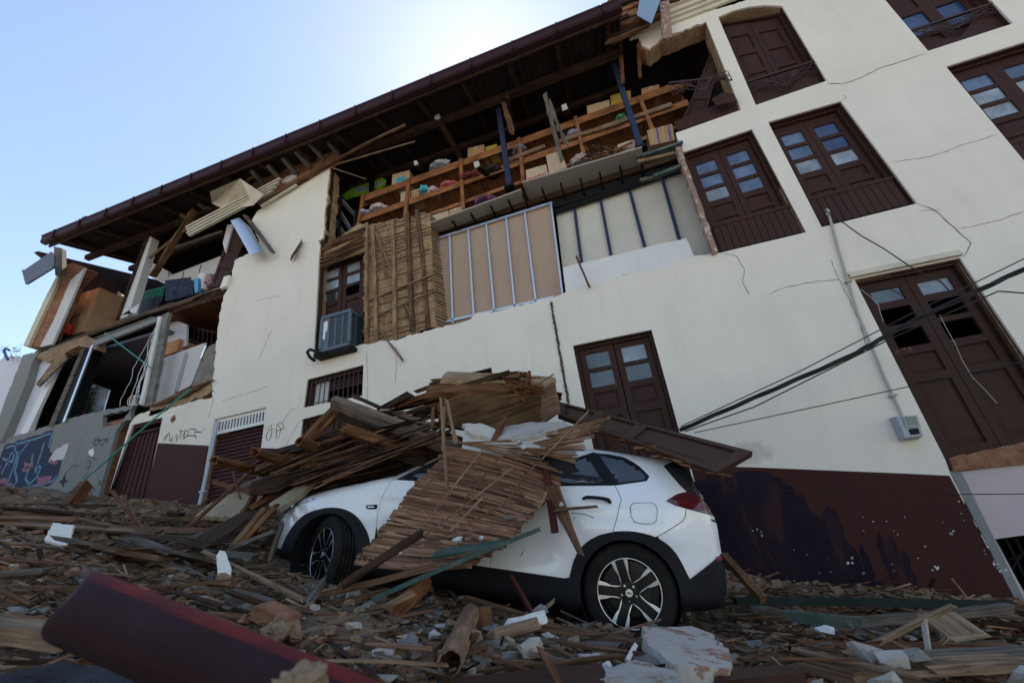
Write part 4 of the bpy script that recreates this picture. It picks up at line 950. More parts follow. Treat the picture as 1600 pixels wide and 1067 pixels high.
stick('broken_plank', (860, 165), (884, 222), 6.25, 6.35, .06, .03, M_GREYWOOD, 'crooked grey splinter beside the dangling grey plank', jit=.4, spl=.15)
stick('broken_plank', (788, 166), (800, 205), 6.35, 6.45, .07, .04, M_WOOD, 'short split plank hooked on the left blue post', jit=.3, spl=.1)
stick('hanging_plank', (902, 404), (920, 446), 6.15, 6.15, .03, .02, M_WOOD, 'small splintered stick hanging over the low white wall', jit=.2, spl=.08)
stick('hanging_plank', (598, 521), (628, 561), 6.24, 6.12, .05, .02, M_WOOD2, 'thin plank hanging below the lath pier', jit=.15, spl=.06)
stick('torn_board', (470, 380), (456, 402), 6.17, 6.1, .15, .02, M_WOOD, 'small torn board hanging from a crack in the cream block', 'board', jit=.15, spl=.06)
stick('broken_post', (1033, -30), (1042, 62), 5.9, 6.05, .16, .12, MATS['rusty_jamb'], 'rusty peeling post hanging in front of the cornice', 'post', jit=.1, spl=.04)
m = MB(); m.slab([P2([(1003, -20), (1034, -6), (1018, 37), (995, 24)], 5.75)], 5.75, 5.765); tag(m.obj('hanging_sheet', nm('pale_blue_sheet', (.22, .32, .46), .5)[0], None), 'pale blue sheet dangling from the roof edge', 'sheet')
stick('rafter_stub', (968, 58), (973, 130), 6.3, 6.5, .07, .06, M_REDWOOD, 'bare reddish upright standing in the torn roof corner', 'timber')
stick('rafter_stub', (998, 80), (1000, 120), 6.4, 6.5, .06, .06, M_REDWOOD, 'short reddish upright right of the taller one in the roof corner', 'timber')
stick('broken_beam', (958, 64), (996, 46), 6.0, 6.05, .10, .07, M_REDWOOD, 'jagged reddish beam end under the broken brick eave', 'beam', jit=.2, spl=.1)
# cream eave lining hanging loose, folded sheet, galvanised duct
ev = empty('torn_eave_lining', F(430, 300, 5.9), 'folded cream eave lining torn loose above the galvanised sheet', 'lining')
m = MB(); a, b, c, d, e, g_ = F(328, 300, 5.55), F(375, 279, 5.6), F(412, 304, 5.8), F(396, 321, 5.95), F(350, 327, 6.05), F(331, 318, 6.0)
m.v += [a, b, c, d, e, g_, F(390, 308, 6.0)]; m.face((0, 1, 6, 4, 5)); m.face((1, 2, 3, 6)); m.face((3, 4, 6)); m.obj('folded_sheet', M_CREAMW, ev)
m = MB()
for k in range(4): m.rod(F(292 + 1.5 * k, 356 + 4.0 * k, 5.9 + .02 * k), F(438 - 4 * k, 280 + 6.5 * k, 6.0 + .02 * k), .075, .03, jit=.03, spl=.04)
m.obj('moulded_boards', M_CREAMW, ev)
m = MB(); pts = [((360, 345), (373, 340)), ((370, 362), (386, 352)), ((383, 385), (400, 380)), ((390, 398), (410, 392))]
for (p, q) in pts: m.v += [F(*p, 5.95), F(*q, 5.85), F(q[0] + 6, q[1] + 4, 6.1)]
for k in range(3): m.face((3 * k, 3 * k + 1, 3 * k + 4, 3 * k + 3)); m.face((3 * k + 1, 3 * k + 2, 3 * k + 5, 3 * k + 4))
tag(m.obj('galvanised_sheet', M_GALV, None, smooth=True), 'bent shiny galvanised duct sheet hanging at the broken edge of the cream block', 'metal sheet')
stick('roof_hip_board', (384, 338), (424, 392), 5.98, 6.02, .09, .03, M_GREYWOOD, 'twisted grey board behind the shiny galvanised sheet', 'board', jit=.2, spl=.08, bow=.03)
m = MB(); m.slab([P2([(36, 423), (80, 393), (85, 398), (84, 418), (42, 444)], 5.6)], 5.6, 5.63); m.slab([P2([(36, 423), (84, 416), (84, 420), (42, 445)], 5.58)], 5.55, 5.58); tag(m.obj('hanging_sheet', nm('dark_grey_metal', (.12, .12, .15), .5, .3)[0], None), 'dark bent metal flashing hanging off the left roof end', 'sheet')
stick('chimney_vent', (135, 346), (142, 343), 7.5, 7.5, .3, .12, M_BLACK, 'small black vent on the roof edge', 'vent', jit=0, spl=0)
# broken ceiling pieces left: dark joist fan
for k, (a, b, w_, l) in enumerate((((302, 330), (240, 428), .13, 'long broken board slanting down across the dark roof opening'), ((300, 352), (236, 402), .05, 'thin splinter beside the slanting roof board'),
                                 ((284, 336), (312, 352), .10, 'short grey rafter stub left of the folded lining'), ((312, 320), (334, 336), .10, 'short grey rafter stub nearest the folded lining'), ((325, 325), (345, 330), .07, 'dark rafter stub under the folded lining'), ((262, 392), (345, 364), .08, 'grey beam deep in the left roof opening'))):
    stick('broken_rafter', a, b, 6.0 + .05 * k, 6.2 + .1 * k, w_, .06, M_WOOD if k in (0, 1) else M_GREYWOOD, l, 'rafter', jit=.15, spl=.08, group='broken rafters under the eave')
# exposed corbels above the cream block
ct = empty('exposed_cornice', F(500, 250, 6.0), 'torn strip of cornice with grey wooden brackets above the cream block', 'cornice')
m = MB(); m.slab([jag(P2([(372, 292), (400, 277), (440, 252), (508, 208), (530, 240), (515, 258), (462, 290), (437, 306), (420, 292)], 6.16), .03, .09, 2)], 6.16, 6.3); m.obj('earth_backing', M_BRICK, ct)
for (a, b) in (((394, 268), (414, 290)), ((418, 258), (441, 284)), ((442, 247), (464, 273)), ((462, 236), (485, 262)), ((483, 224), (507, 250)), ((502, 210), (528, 240))):
    m = MB(); m.rod(F(*a, 5.72), F(*b, 6.15), .08, .09, jit=.08, spl=.02); m.obj('bracket', M_GREYWOOD, ct)
m = MB(); m.rod(F(405, 318, 6.1), F(532, 246, 6.1), .05, .06, jit=.1, spl=.04); m.rod(F(372, 292, 6.0), F(505, 208, 6.0), .06, .05, jit=.2, spl=.05); m.obj('plate', M_WOOD, ct)
m = MB(); m.slab([jag(P2([(437, 282), (460, 270), (463, 276), (450, 284), (440, 286)], 6.12), .01, .05)], 6.12, 6.16); m.obj('plaster_scrap', M_WHITE, ct)
m = MB()
for k in range(2): m.rod(F(408, 318 + 5 * k, 6.12), F(464, 284 + 5 * k, 6.12), .06, .03)
m.obj('cream_strip', M_CREAMW, ct)
# balustrade and loose leaf of the missing balcony door
b0 = empty('torn_balcony_front', F(1100, 190, 6.2), 'loose iron balustrade and maroon apron left of the cream pillar, bent outwards', 'balustrade')
balustrade('iron_grille', F(1045, 131, 5.98), F(1134, 121, 6.15), .36, 6.0, b0)
o, g = leafpanel('door_leaf', (1110, 84), (1128, 84), (1100, 190), (1065, 190), 6.5, parent=b0)
m = MB(); m.slab([P2([(1053, 190), (1150, 152), (1158, 172), (1060, 204)], 6.25)], 6.25, 6.3); m.slab([P2([(1112, 155), (1128, 145), (1146, 146), (1152, 158), (1120, 165)], 6.1)], 6.1, 6.13); m.obj('apron', M_DOORM, b0)
# ================================================================== THE CAR (local frame: x forward, y to its left side = towards the viewer, z up, origin under the rear axle)
YS, HW, ZC = 3.66, .89, .335
Rc = F(982.5, 927, YS)
AXV = Vector((-.97503, 0, .22208)); UPV = Vector((.22208, 0, .97503)); OUT = Vector((0, -1, 0))
CAR = empty('white_suv', Vector((Rc.x, YS + HW, Rc.z)) - UPV * ZC, 'white compact SUV crushed under fallen roof timbers, beside the damaged building', 'car')
CAR.rotation_euler = Matrix((AXV, OUT, UPV)).transposed().to_euler(); CAR['_local'] = 1
def S(x, z):
    y = .885 - .10 * max(0, .05 - z) ** 1.2
    y -= .05 * max(0, z - .50) ** 1.0 * (1 if z > .5 else 0)
    if z > .60: y -= .60 * (z - .60) ** 1.05
    if x > 2.2: y -= .20 * ((x - 2.2) / .9) ** 2
    if x < -.15: y -= .13 * ((-.15 - x) / .45) ** 2
    y += .016 * math.exp(-((x / .5) ** 2 + ((z - .40) / .10) ** 2)) + .016 * math.exp(-(((x - 2.58) / .5) ** 2 + ((z - .31) / .09) ** 2))
    y -= .022 * math.exp(-(((z - .20) / .10) ** 2)) * sm(.35, .7, x) * (1 - sm(1.9, 2.15, x))
    y += .007 * noise.noise(Vector((x * 2.6, z * 4, 3.3))) - .014 * math.exp(-(((x - .75) / .16) ** 2 + ((z - .33) / .10) ** 2))
    y += .010 * math.exp(-(((z - .55 + .03 * x) / .025) ** 2)) * sm(-.4, .1, x) * (1 - sm(2.1, 2.4, x))
    return y
def CP(px, py):
    d = ray(px, py); y = HW - .02
    for _ in range(12):
        Yw = YS + HW - y; p = d * (Yw / d.y) - Rc
        x = p.x * AXV.x + p.z * AXV.z; z = p.x * UPV.x + p.z * UPV.z
        y = S(x, z)
    return (x, z)
def L2(l): return [CP(*p) if not (len(p) == 3) else (p[1], p[2]) for p in l]
SIL = L2([('l', .9, 1.0), ('l', .62, 1.015), (904.8, 697.8), (954, 703.4), (999, 711), (1030, 715.5), (1052, 719.5), (1068, 726), (1082, 744), (1100, 775), (1110, 790), (1116, 804.6), (1122, 820), (1129, 864), (1134.5, 885), (1138, 920), (1131, 952),
          (1072, 958.5), ('l', -.30, -.14), ('l', .3, -.18), ('l', 1.2, -.17), ('l', 2.1, -.17), ('l', 2.45, -.16), ('l', 2.95, -.14), (421, 876), (426.5, 853), (430, 832), (436, 809), (462, 780), (512, 763), (560, 753), (613, 742), (692, 706.5), ('l', 1.25, .96)])
def sdist(x, z):
    best = 9; n = len(SIL)
    for i in range(n):
        (ax, az), (bx, bz) = SIL[i], SIL[(i + 1) % n]
        dx, dz_ = bx - ax, bz - az; t = max(0, min(1, ((x - ax) * dx + (z - az) * dz_) / (dx * dx + dz_ * dz_ + 1e-9)))
        best = min(best, math.hypot(x - ax - t * dx, z - az - t * dz_))
    return best
def SY(x, z, rr=.085):
    d = sdist(x, z); r_ = rr if z < .9 else .06
    q = 0 if d >= r_ else r_ * (1 - math.sqrt(max(0, 1 - (1 - d / r_) ** 2)))
    return S(x, z) - q
def crom(P, n=4):
    out = []
    for i in range(len(P) - 1):
        p0 = P[max(i - 1, 0)]; p1 = P[i]; p2 = P[i + 1]; p3 = P[min(i + 2, len(P) - 1)]
        for k in range(n):
            t = k / n; out.append(tuple(.5 * ((2 * p1[j]) + (-p0[j] + p2[j]) * t + (2 * p0[j] - 5 * p1[j] + 4 * p2[j] - p3[j]) * t * t + (-p0[j] + 3 * p1[j] - 3 * p2[j] + p3[j]) * t ** 3) for j in (0, 1)))
    out.append(P[-1]); return out
def inp(x, z, P):
    c = False; n = len(P)
    for i in range(n):
        (ax, az), (bx, bz) = P[i], P[(i + 1) % n]
        if (az > z) != (bz > z) and x < (bx - ax) * (z - az) / (bz - az) + ax: c = not c
    return c
def sub(P, step=.03, closed=True):
    out = []; n = len(P)
    for i in range(n if closed else n - 1):
        (ax, az), (bx, bz) = P[i], P[(i + 1) % n]; k = max(1, int(math.hypot(bx - ax, bz - az) / step))
        out += [(ax + (bx - ax) * j / k, az + (bz - az) * j / k) for j in range(k)]
    if not closed: out.append(P[-1])
    return out
def shrink(P, e):
    """inset a polygon by e (simple vertex normals)"""
    n = len(P); ar = sum(P[i][0] * P[(i + 1) % n][1] - P[(i + 1) % n][0] * P[i][1] for i in range(n)); sg = 1 if ar > 0 else -1; out = []
    for i in range(n):
        a, b, c = P[i - 1], P[i], P[(i + 1) % n]
        v = Vector((c[0] - a[0], c[1] - a[1])); 
        if v.length < 1e-9: out.append(b); continue
        v.normalize(); out.append((b[0] - v.y * e * sg, b[1] + v.x * e * sg))
    return out
def skin(name, mats, P, holes=(), off=0, step=.035, gap=.0025, edge=.012, both=True, parent=None, rr=.085, smooth=True, label=None):
    P = shrink(sub(P, step), gap); Hs = [shrink(sub(h, step), -gap) for h in holes]
    pts = []; edges = []
    for loop in [P] + Hs:
        b = len(pts); pts += [Vector(p) for p in loop]; edges += [(b + i, b + (i + 1) % len(loop)) for i in range(len(loop))]
    x0 = min(p[0] for p in P); x1 = max(p[0] for p in P); z0 = min(p[1] for p in P); z1 = max(p[1] for p in P)
    nb = len(pts); x = x0
    j = 0
    while x < x1:
        z = z0 + (step * .5 if j % 2 else 0)
        while z < z1:
            if inp(x, z, P) and not any(inp(x, z, h) for h in Hs) and min((math.hypot(x - q.x, z - q.y) for q in pts[:nb]), default=1) > step * .5: pts.append(Vector((x, z)))
            z += step
        x += step * .87; j += 1
    r_ = geometry.delaunay_2d_cdt(pts, edges, [], 0, 1e-5)
    V, Fc = r_[0], r_[2]; objs = []
    tris = []
    for f in Fc:
        cx = sum(V[i].x for i in f) / len(f); cz = sum(V[i].y for i in f) / len(f)
        if inp(cx, cz, P) and not any(inp(cx, cz, h) for h in Hs): tris.append(list(f))
    yy = [SY(v.x, v.y, rr) + off for v in V]
    from collections import Counter
    ec = Counter()
    for t in tris:
        for a, b in zip(t, t[1:] + t[:1]): ec[(min(a, b), max(a, b))] += 1
    for sgn in ((1, -1) if both else (1,)):
        m = MB(); m.v = [Vector((v.x, y * sgn, v.y + ZC)) for v, y in zip(V, yy)]
        for t in tris:
            A, Bq, Cq = (m.v[i] for i in t); nn = (Bq - A).cross(Cq - A)
            if nn.y * sgn < 0: t = t[::-1]
            m.face(t)
        if edge:
            mp = {}
            for t in list(m.f):
                for a, b in zip(t, t[1:] + t[:1]):
                    if ec[(min(a, b), max(a, b))] == 1:
                        for q in (a, b):
                            if q not in mp: mp[q] = len(m.v); m.v += [Vector(m.v[q]), m.v[q] - Vector((0, edge * sgn, 0))]
                        m.face((mp[b], mp[a], mp[a] + 1, mp[b] + 1))
        o = m.obj(name, mats, parent or CAR, smooth=False, label=label)
        if smooth:
            me = o.data
            for p in me.polygons: p.use_smooth = p.index < len(tris)
        objs.append(o)
    return objs
def carpaint():
    m, t, b = nm('white_car_paint', (.78, .79, .80), .25, 0, .5); b.inputs['Coat Weight'].default_value = .8; b.inputs['Coat Roughness'].default_value = .04
    v = coords(t); n1 = noise_tex(t, v, 3, 8, .7); n2 = noise_tex(t, v, 60, 4)
    ml = N(t, 'ShaderNodeMath', operation='MULTIPLY'); t.links.new(n1, ml.inputs[0]); t.links.new(n2, ml.inputs[1])
    fac = ramp(t, [(.24, (0, 0, 0)), (.42, (1, 1, 1))], ml.outputs[0]).outputs[0]
    f2_ = N(t, 'ShaderNodeMath', operation='MULTIPLY'); t.links.new(fac, f2_.inputs[0]); f2_.inputs[1].default_value = .2
    t.links.new(mixc(t, (.80, .81, .82), (.46, .40, .33), f2_.outputs[0]), b.inputs['Base Color'])
    r_ = N(t, 'ShaderNodeMath', operation='MULTIPLY_ADD'); t.links.new(fac, r_.inputs[0]); r_.inputs[1].default_value = .4; r_.inputs[2].default_value = .22; t.links.new(r_.outputs[0], b.inputs['Roughness'])
    return m
M_PAINT = carpaint()
M_CLAD = rough_mat('black_cladding', (.007, .008, .011), (.012, .013, .016), 5, .6, .15, .003, spec=.18)
M_CGL = glassy('car_glass', (.012, .014, .016), .03, 1.55, 1.0)
M_UND = nm('underbody_black', (.006, .006, .007), .9)[0]
M_TYRE = rough_mat('tyre_rubber', (.008, .008, .008), (.020, .018, .016), 9, .85, .3, .004, c3=(.10, .075, .055), t3=.70, fine=80)
M_RIMB = nm('wheel_black', (.008, .008, .011), .25, .2)[0]
M_RIMS = nm('wheel_machined', (.62, .63, .66), .28, .85)[0]
M_CHR = nm('chrome', (.75, .76, .78), .15, 1)[0]
def arc(cx, cz, r, a0, a1, n): return [(cx + r * math.cos(R(a0 + (a1 - a0) * k / n)), cz + r * math.sin(R(a0 + (a1 - a0) * k / n))) for k in range(n + 1)]
FX, FZ, RI = 2.585, -.055, .34
ra = arc(0, 0, RI, 205, -25, 24); fa = arc(FX, FZ, RI, 205, -25, 24)           # from rear side to front side
rarc_h = [(-.36, -.4)] + ra + [(.36, -.4)]
AO = L2([(890, 902), (899, 870.6), (915, 848.8), (940, 835), (968, 830), (999, 832), (1030.6, 842.5), (1055.6, 864), (1077.5, 905)])      # rear cladding outer edge, front -> rear
FO = L2([(440, 858), (453, 830), (472.8, 807), (498, 796), (520.6, 793), (543, 797.6), (560, 810), (574, 832.7), (579, 855)])           # front cladding outer edge, front -> rear
AO1 = crom(AO[:4]); AO2 = crom(AO[5:]); AOC = crom(AO); FOC = crom(FO)
G1 = L2([(956.8, 834), (965, 805), (970.8, 779), (961, 758)])
GT = L2([(930, 707.6)])[0]
QG = L2([(1010, 751), (1014.4, 744), (999, 728.7), (986, 720), (973.7, 714), (950, 709.5), (932, 708)])
G2 = L2([(613, 750), (604, 764), (596.5, 779), (591, 797), (588, 822)])
WT = [(.45, .93), (.8, .945), (1.12, .90)]
AP = L2([(692, 712), (650, 733), (618, 749)])
TL = L2([(1041, 782), (1058, 772), (1073.5, 768), (1097, 778), (1112, 797), (1117, 805), (1095, 800), (1075, 794.7), (1055, 789)])
RG = L2([(1037, 728), (1054, 728), (1066, 733), (1082, 750), (1101, 778), (1097, 778), (1073.5, 768), (1062, 757), (1050, 743)])
G3 = L2([(1072, 796), (1071, 806), (1066.7, 814), (1048, 826), (1028, 838)])
zb_ = .035
# dark shell under all panels
win_r = [L2([(954, 757)])[0], L2([(926, 708)])[0], (.45, .92), (.8, .93), (1.0, .90), (1.0, .66)]
skin('inner_shell', M_UND, SIL, [rarc_h, [(FX - .36, -.4)] + [p for p in arc(FX, FZ, RI, 205, -25, 24)] + [(FX + .36, -.4)]], off=-.014, step=.06, edge=0, gap=-.0)
# roof rail + quarter panel
body = G1[:1] + G1[1:] + QG + [L2([(927, 706.5)])[0]] + WT + AP + [G2[0]] + SIL[31:32] + SIL[32:] + SIL[:7] + [RG[0], RG[-1], RG[-2], RG[-3]] + [TL[1], TL[0], TL[8], TL[7]] + G3 + [AOC[k] for k in (23, 22, 21, 20, 19, 18, 17, 16, 15, 14, 13)]
skin('quarter_panel', M_PAINT, body)
skin('rear_bumper', M_PAINT, [G3[0], TL[7], TL[6], TL[5]] + SIL[12:14] + L2([(1127.5, 866), (1078.5, 906), ]) + AOC[31:23:-1] + G3[::-1][:4])
skin('fuel_flap', M_PAINT, [(x, z) for x, z in L2([(989, 786), (1017, 785), (1024, 788), (1027, 797), (1026, 812), (1020, 818), (1003, 818), (991, 815), (986, 806), (985, 791)])], off=.002, edge=.003, gap=.0, both=False)
m = MB(); fl = L2([(989, 786), (1017, 785), (1024, 788), (1027, 797), (1026, 812), (1020, 818), (1003, 818), (991, 815), (986, 806), (985, 791)])
m.tube([Vector((x, SY(x, z) + .0015, z + ZC)) for x, z in sub(fl + fl[:1], .02, False)], .0022, 5); m.obj('fuel_flap_gap', M_UND, CAR)
m = MB(); gl_ = L2([(1072, 796), (1071, 806), (1066.7, 814), (1048, 826), (1028, 838)])
bx_ = L2([(765, 884)])[0][0]
rd = [G1[-1], G1[2], G1[1], G1[0]] + AOC[12::-1] + [(.45, zb_), (bx_, zb_), (bx_ - .02, .30), (bx_ - .03, .64)]
skin('rear_door', M_PAINT, [(x, z) for x, z in [rd[0]] + rd[1:]] )
skin('front_door', M_PAINT, [(bx_ - .03, .64), (bx_ - .02, .30), (bx_, zb_), (1.7, zb_), (2.02, zb_ + .01)] + [G2[4], G2[3], G2[2], G2[1], G2[0], AP[2]])
fend = [G2[0], G2[1], G2[2], G2[3], G2[4], (2.10, zb_ - .02)] + FOC[::-1] + SIL[25:32]
skin('front_fender', M_PAINT, fend)
# cladding
def offp(P, e): return P
cl_r = [(.45, zb_)] + AOC + L2([(1128, 866)]) + SIL[14:18] + [(-.36, -.15)] + ra[1:-1] + [(.335, -.18), (1.2, -.17), (2.1, -.17), (2.24, -.15)] + fa[1:-1] + [(2.95, -.14)] + SIL[24:26] + FOC + [(2.10, zb_ - .02), (2.02, zb_), (1.2, zb_)]
skin('wheel_arch_cladding', M_CLAD, cl_r, off=.014, edge=.03, gap=.0)
# glass
qg = L2([(936, 711)]) + L2([(973, 717), (997, 731), (1010, 744), (1006, 749), (966, 754)])
skin('quarter_glass', M_CGL, qg, off=-.006, edge=0, gap=0)
skin('window_trim', M_CLAD, L2([(927, 706.5), (932, 708), (950, 709.5), (973.7, 714), (986, 720), (999, 728.7), (1014.4, 744), (1010, 751), (961, 758)]), [qg], off=.002, edge=.008, gap=0)
skin('rear_door_trim', M_CLAD, [G1[-1], L2([(927, 706.5)])[0], (.45, .93), (.8, .945), (.95, .93), (bx_ - .03, .64)], [L2([(918, 712)]) + L2([(944, 754)]) + [(bx_ - .05, .665), (bx_ - .10, .90), (.8, .915), (.47, .90)]], off=.001, edge=.008, gap=0)
skin('rear_door_glass', M_CGL, L2([(917, 711)]) + L2([(945, 755)]) + [(bx_ - .04, .66), (bx_ - .09, .905), (.8, .92), (.47, .905)], off=-.008, edge=0, gap=0)
skin('front_door_glass', M_CGL, [(bx_ - .02, .65), (bx_ - .08, .92), (1.12, .90)] + AP + [AP[2]], off=-.006, edge=0, gap=0)
skin('rear_glass_side', M_CGL, RG, off=.0, edge=0, gap=.001)
# tail light
M_TL = glassy('tail_red', (.085, .004, .005), .08, 1.5, 1.0); M_TLD = glassy('tail_dark', (.05, .004, .006), .08, 1.5, 1.0)
skin('tail_light', M_TLD, TL, off=.008, edge=.02, gap=.001)
skin('tail_light_band', M_TL, L2([(1048, 782), (1075, 781), (1108, 797), (1092, 796), (1073, 790), (1058, 787)]), off=.010, edge=.004, gap=0)
skin('tail_light_band', M_TL, L2([(1080, 774), (1094, 780), (1108, 794), (1102, 791), (1090, 783)]), off=.010, edge=.004, gap=0)
skin('reflector', M_TL, L2([(1120, 869), (1129, 868), (1130, 875), (1118, 878)]), off=.017, edge=.006, gap=0)
skin('lamp_slot', M_UND, L2([(1112, 810), (1120, 813), (1120, 816), (1112, 813)]), off=.003, edge=.004, gap=0)
hl = L2([(462, 783.5), (468, 779), (486, 777), (494, 779), (480, 785), (470, 787), (464, 793)])
skin('headlight', glassy('headlight_glass', (.30, .34, .40), .06, 1.5, 1), hl, off=.004, edge=.006, gap=0)
# handle and badge
def on(px, py, o=0): x, z = CP(px, py); return Vector((x, SY(x, z) + o, z + ZC))
m = MB(); hp = [on(911, 779, .006), on(917, 777, .030), (on(930, 777.5, .036)), on(943, 779, .036), on(951, 781.5, .028), on(954, 785, .006)]
m.tube(hp, .013, 8, rr=[.010, .012, .012, .013, .016, .012]); m.obj('door_handle', M_CLAD, CAR, smooth=True)
hx = Vector((.9, 0, 0)); m = MB(); m.tube([p + hx for p in hp], .013, 8, rr=[.010, .012, .012, .013, .016, .012]); m.obj('door_handle', M_CLAD, CAR, smooth=True)
bd = L2([(573, 789), (589, 788), (590, 791), (588, 795), (575, 795), (572.5, 793)])
skin('fender_badge', M_CLAD, bd, off=.006, edge=.006, gap=0, both=False)
m = MB()
for k in range(4):
    c = on(576.5 + 2.7 * k, 791.8, .008); m.obox(c, (.0045, 0, 0), (0, .002, 0), (0, 0, .004))
m.obj('badge_letters', M_CHR, CAR)
# scratches on the door
m = MB(); m.tube([on(893, 801, .001), on(915, 803, .001), (on(928, 809, .001))], .0025, 5); m.tube([on(895, 812, .001), on(898, 808, .001)], .002, 5); m.tube([on(812, 870, .001), on(818, 860, .001), on(816, 866, .001)], .002, 5); m.obj('scratch', M_UND, CAR)
# body cap between the two sides (roof, hood, ends)
def cap(name, idx, mat, bulge, off=0):
    m = MB(); P = sub([SIL[i % len(SIL)] for i in idx], .05, False); K = 14; n = len(P)
    for i, (x, z) in enumerate(P):
        a = P[max(i - 1, 0)]; c = P[min(i + 1, n - 1)]; d = Vector((c[0] - a[0], c[1] - a[1])); d.normalize(); nn = Vector((-d.y, d.x)) * -1
        y0 = SY(x, z) + .0
        for k in range(K + 1):
            u = -1 + 2 * k / K; e = bulge * (1 - u * u) ** .8 + off
            m.v.append(Vector((x - nn.x * e, y0 * u, z - nn.y * e + ZC)))
    for i in range(n - 1):
        for k in range(K): a = i * (K + 1) + k; m.face((a, a + K + 1, a + K + 2, a + 1))
    return m.obj(name, mat, CAR, smooth=True)
cap('roof', [32, 33, 0, 1, 2, 3, 4, 5, 6, 7], M_PAINT, .04); cap('rear_window', [7, 8, 9, 10], M_CGL, .05); cap('tailgate', [10, 11, 12, 13], M_PAINT, .07); cap('rear_bumper_skirt', [13, 14, 15, 16, 17], M_CLAD, .08)
cap('underbody', list(range(17, 24)), M_UND, .0); cap('front_bumper', [23, 24, 25, 26, 27], M_CLAD, .10); cap('bonnet', [27, 28, 29, 30, 31], M_PAINT, .05); cap('windscreen', [31, 32], M_CGL, .05)
# wheel housings
for (cx, cz) in ((0, 0), (FX, FZ)):
    for sg in (1, -1):
        m = MB(); n = 24
        for k in range(n + 1):
            a = math.pi * 1.25 - math.pi * 1.5 * k / n
            for y in (.868, .58): m.v.append(Vector((cx + .352 * math.cos(a), y * sg, cz + .352 * math.sin(a) + ZC)))
        for k in range(n): a = 2 * k; m.face((a, a + 2, a + 3, a + 1))
        m.face([2 * k + 1 for k in range(n + 1)]); m.obj('wheel_housing', M_UND, CAR)
def wheel(cx, cz, sg, steer=0, spin=0):
    w = empty('wheel', (cx, (.865 - .11) * sg, cz + ZC), parent=CAR); w.rotation_euler = (0, 0, steer); w['_local'] = 1
    RT, WT_ = .327, .215
    prof = [(.225, -.095), (.262, -.105), (.300, -.102), (.318, -.09), (.325, -.072)]
    for gy in (-.05, -.017, .017, .05): prof += [(.3275, gy - .006), (.319, gy - .004), (.319, gy + .004), (.3275, gy + .006)]
    prof += [(.325, .072), (.318, .09), (.300, .102), (.262, .105), (.240, .101), (.225, .095)]
    m = MB(); n = 72; K = len(prof)
    for k in range(n):
        a = 2 * math.pi * k / n
        for (r_, y) in prof:
            if r_ > .326 and k % 2: r_ -= .0035
            m.v.append(Vector((r_ * math.cos(a), y, r_ * math.sin(a))))
    for k in range(n):
        for j in range(K - 1): a = k * K + j; b = ((k + 1) % n) * K + j; m.face((a, a + 1, b + 1, b))
    m.obj('tyre', M_TYRE, w, smooth=True)
    RR = .222; m = MB(); rp = [(RR + .004, .095), (RR, .101), (RR - .006, .098), (RR - .012, .06), (RR - .02, -.09)]; K = len(rp)
    for k in range(n):
        a = 2 * math.pi * k / n
        for (r_, y) in rp: m.v.append(Vector((r_ * math.cos(a), y, r_ * math.sin(a))))
    for k in range(n):
        for j in range(K - 1): a = k * K + j; b = ((k + 1) % n) * K + j; m.face((a, a + 1, b + 1, b))
    b0_ = len(m.v)
    for k in range(n): a = 2 * math.pi * k / n; m.v.append(Vector((.2 * math.cos(a), .0, .2 * math.sin(a))))
    m.face([b0_ + k for k in range(n)])
    m.obj('rim_barrel', M_RIMB, w, smooth=False)
    m = MB(); b0_ = 0
    for k in range(n):
        a = 2 * math.pi * k / n
        for (r_, y) in ((RR + .001, .100), (RR - .005, .1025), (RR - .007, .099)): m.v.append(Vector((r_ * math.cos(a), y, r_ * math.sin(a))))
    for k in range(n):
        for j in range(2): a = k * 3 + j; b = ((k + 1) % n) * 3 + j; m.face((a, a + 1, b + 1, b))
    m.obj('rim_lip', M_RIMS, w, smooth=True)
    def pol(ang, r_, off, y): c, s = math.cos(ang), math.sin(ang); return Vector((r_ * c - off * s, y, r_ * s + off * c))
    ms = MB(); mk_ = MB()
    for q in range(5):
        a = R(182 - 72 * q + spin) * 1
        a = math.pi - a            # image angle -> local angle (x forward = image left)
        # black web between the pair
        P = [(.05, -.032), (RR - .006, -.034), (RR - .006, .034), (.05, .032)]
        top = [pol(a, r_, o_, .082 + .010 * (r_ / RR)) for r_, o_ in P]; bot = [pol(a, r_, o_, .045) for r_, o_ in P]
        mk_.box8(bot + top)
        for s in (-1, 1):
            P = [(.0526, s * .038), (.125, s * .037), (.155, s * .049), (RR - .006, s * .062), (RR - .004, s * .032), (.088, s * .0295)]
            top = [pol(a, r_, o_, .084 + .016 * (r_ / RR)) for r_, o_ in P]; bot = [pol(a, r_, o_ * 1.06, .05) for r_, o_ in P]
            b = len(ms.v); ms.v += top + bot; ms.face([b + i for i in (range(6) if s > 0 else range(5, -1, -1))])
            for i in range(6): mk_b = (b + i, b + (i + 1) % 6, b + 6 + (i + 1) % 6, b + 6 + i); ms.face(mk_b, None, 1)
    mk_.rod((0, .04, 0), (0, .086, 0), .14, n=30)
    mk_.obj('hub_plate', M_RIMB, w)
    ms.obj('spokes', [M_RIMS, M_RIMB], w)
    m = MB(); m.rod((0, .07, 0), (0, .096, 0), .050, n=24); m.rod((0, .096, 0), (0, .099, 0), .036, n=24); c_ = m.obj('centre_cap', M_RIMS, w)
    m = MB(); m.obox((0, .1, 0), (.013, 0, .002), (0, .0015, 0), (0, 0, .0045)); m.obj('cap_emblem', M_RIMB, w)
    m = MB()
    for q in range(5):
        a = math.pi - R(182 - 72 * q + spin + 18); m.rod((.052 * math.cos(a), .07, .052 * math.sin(a)), (.052 * math.cos(a), .096, .052 * math.sin(a)), .017, n=6)
    m.obj('wheel_nuts', M_CHR, w)
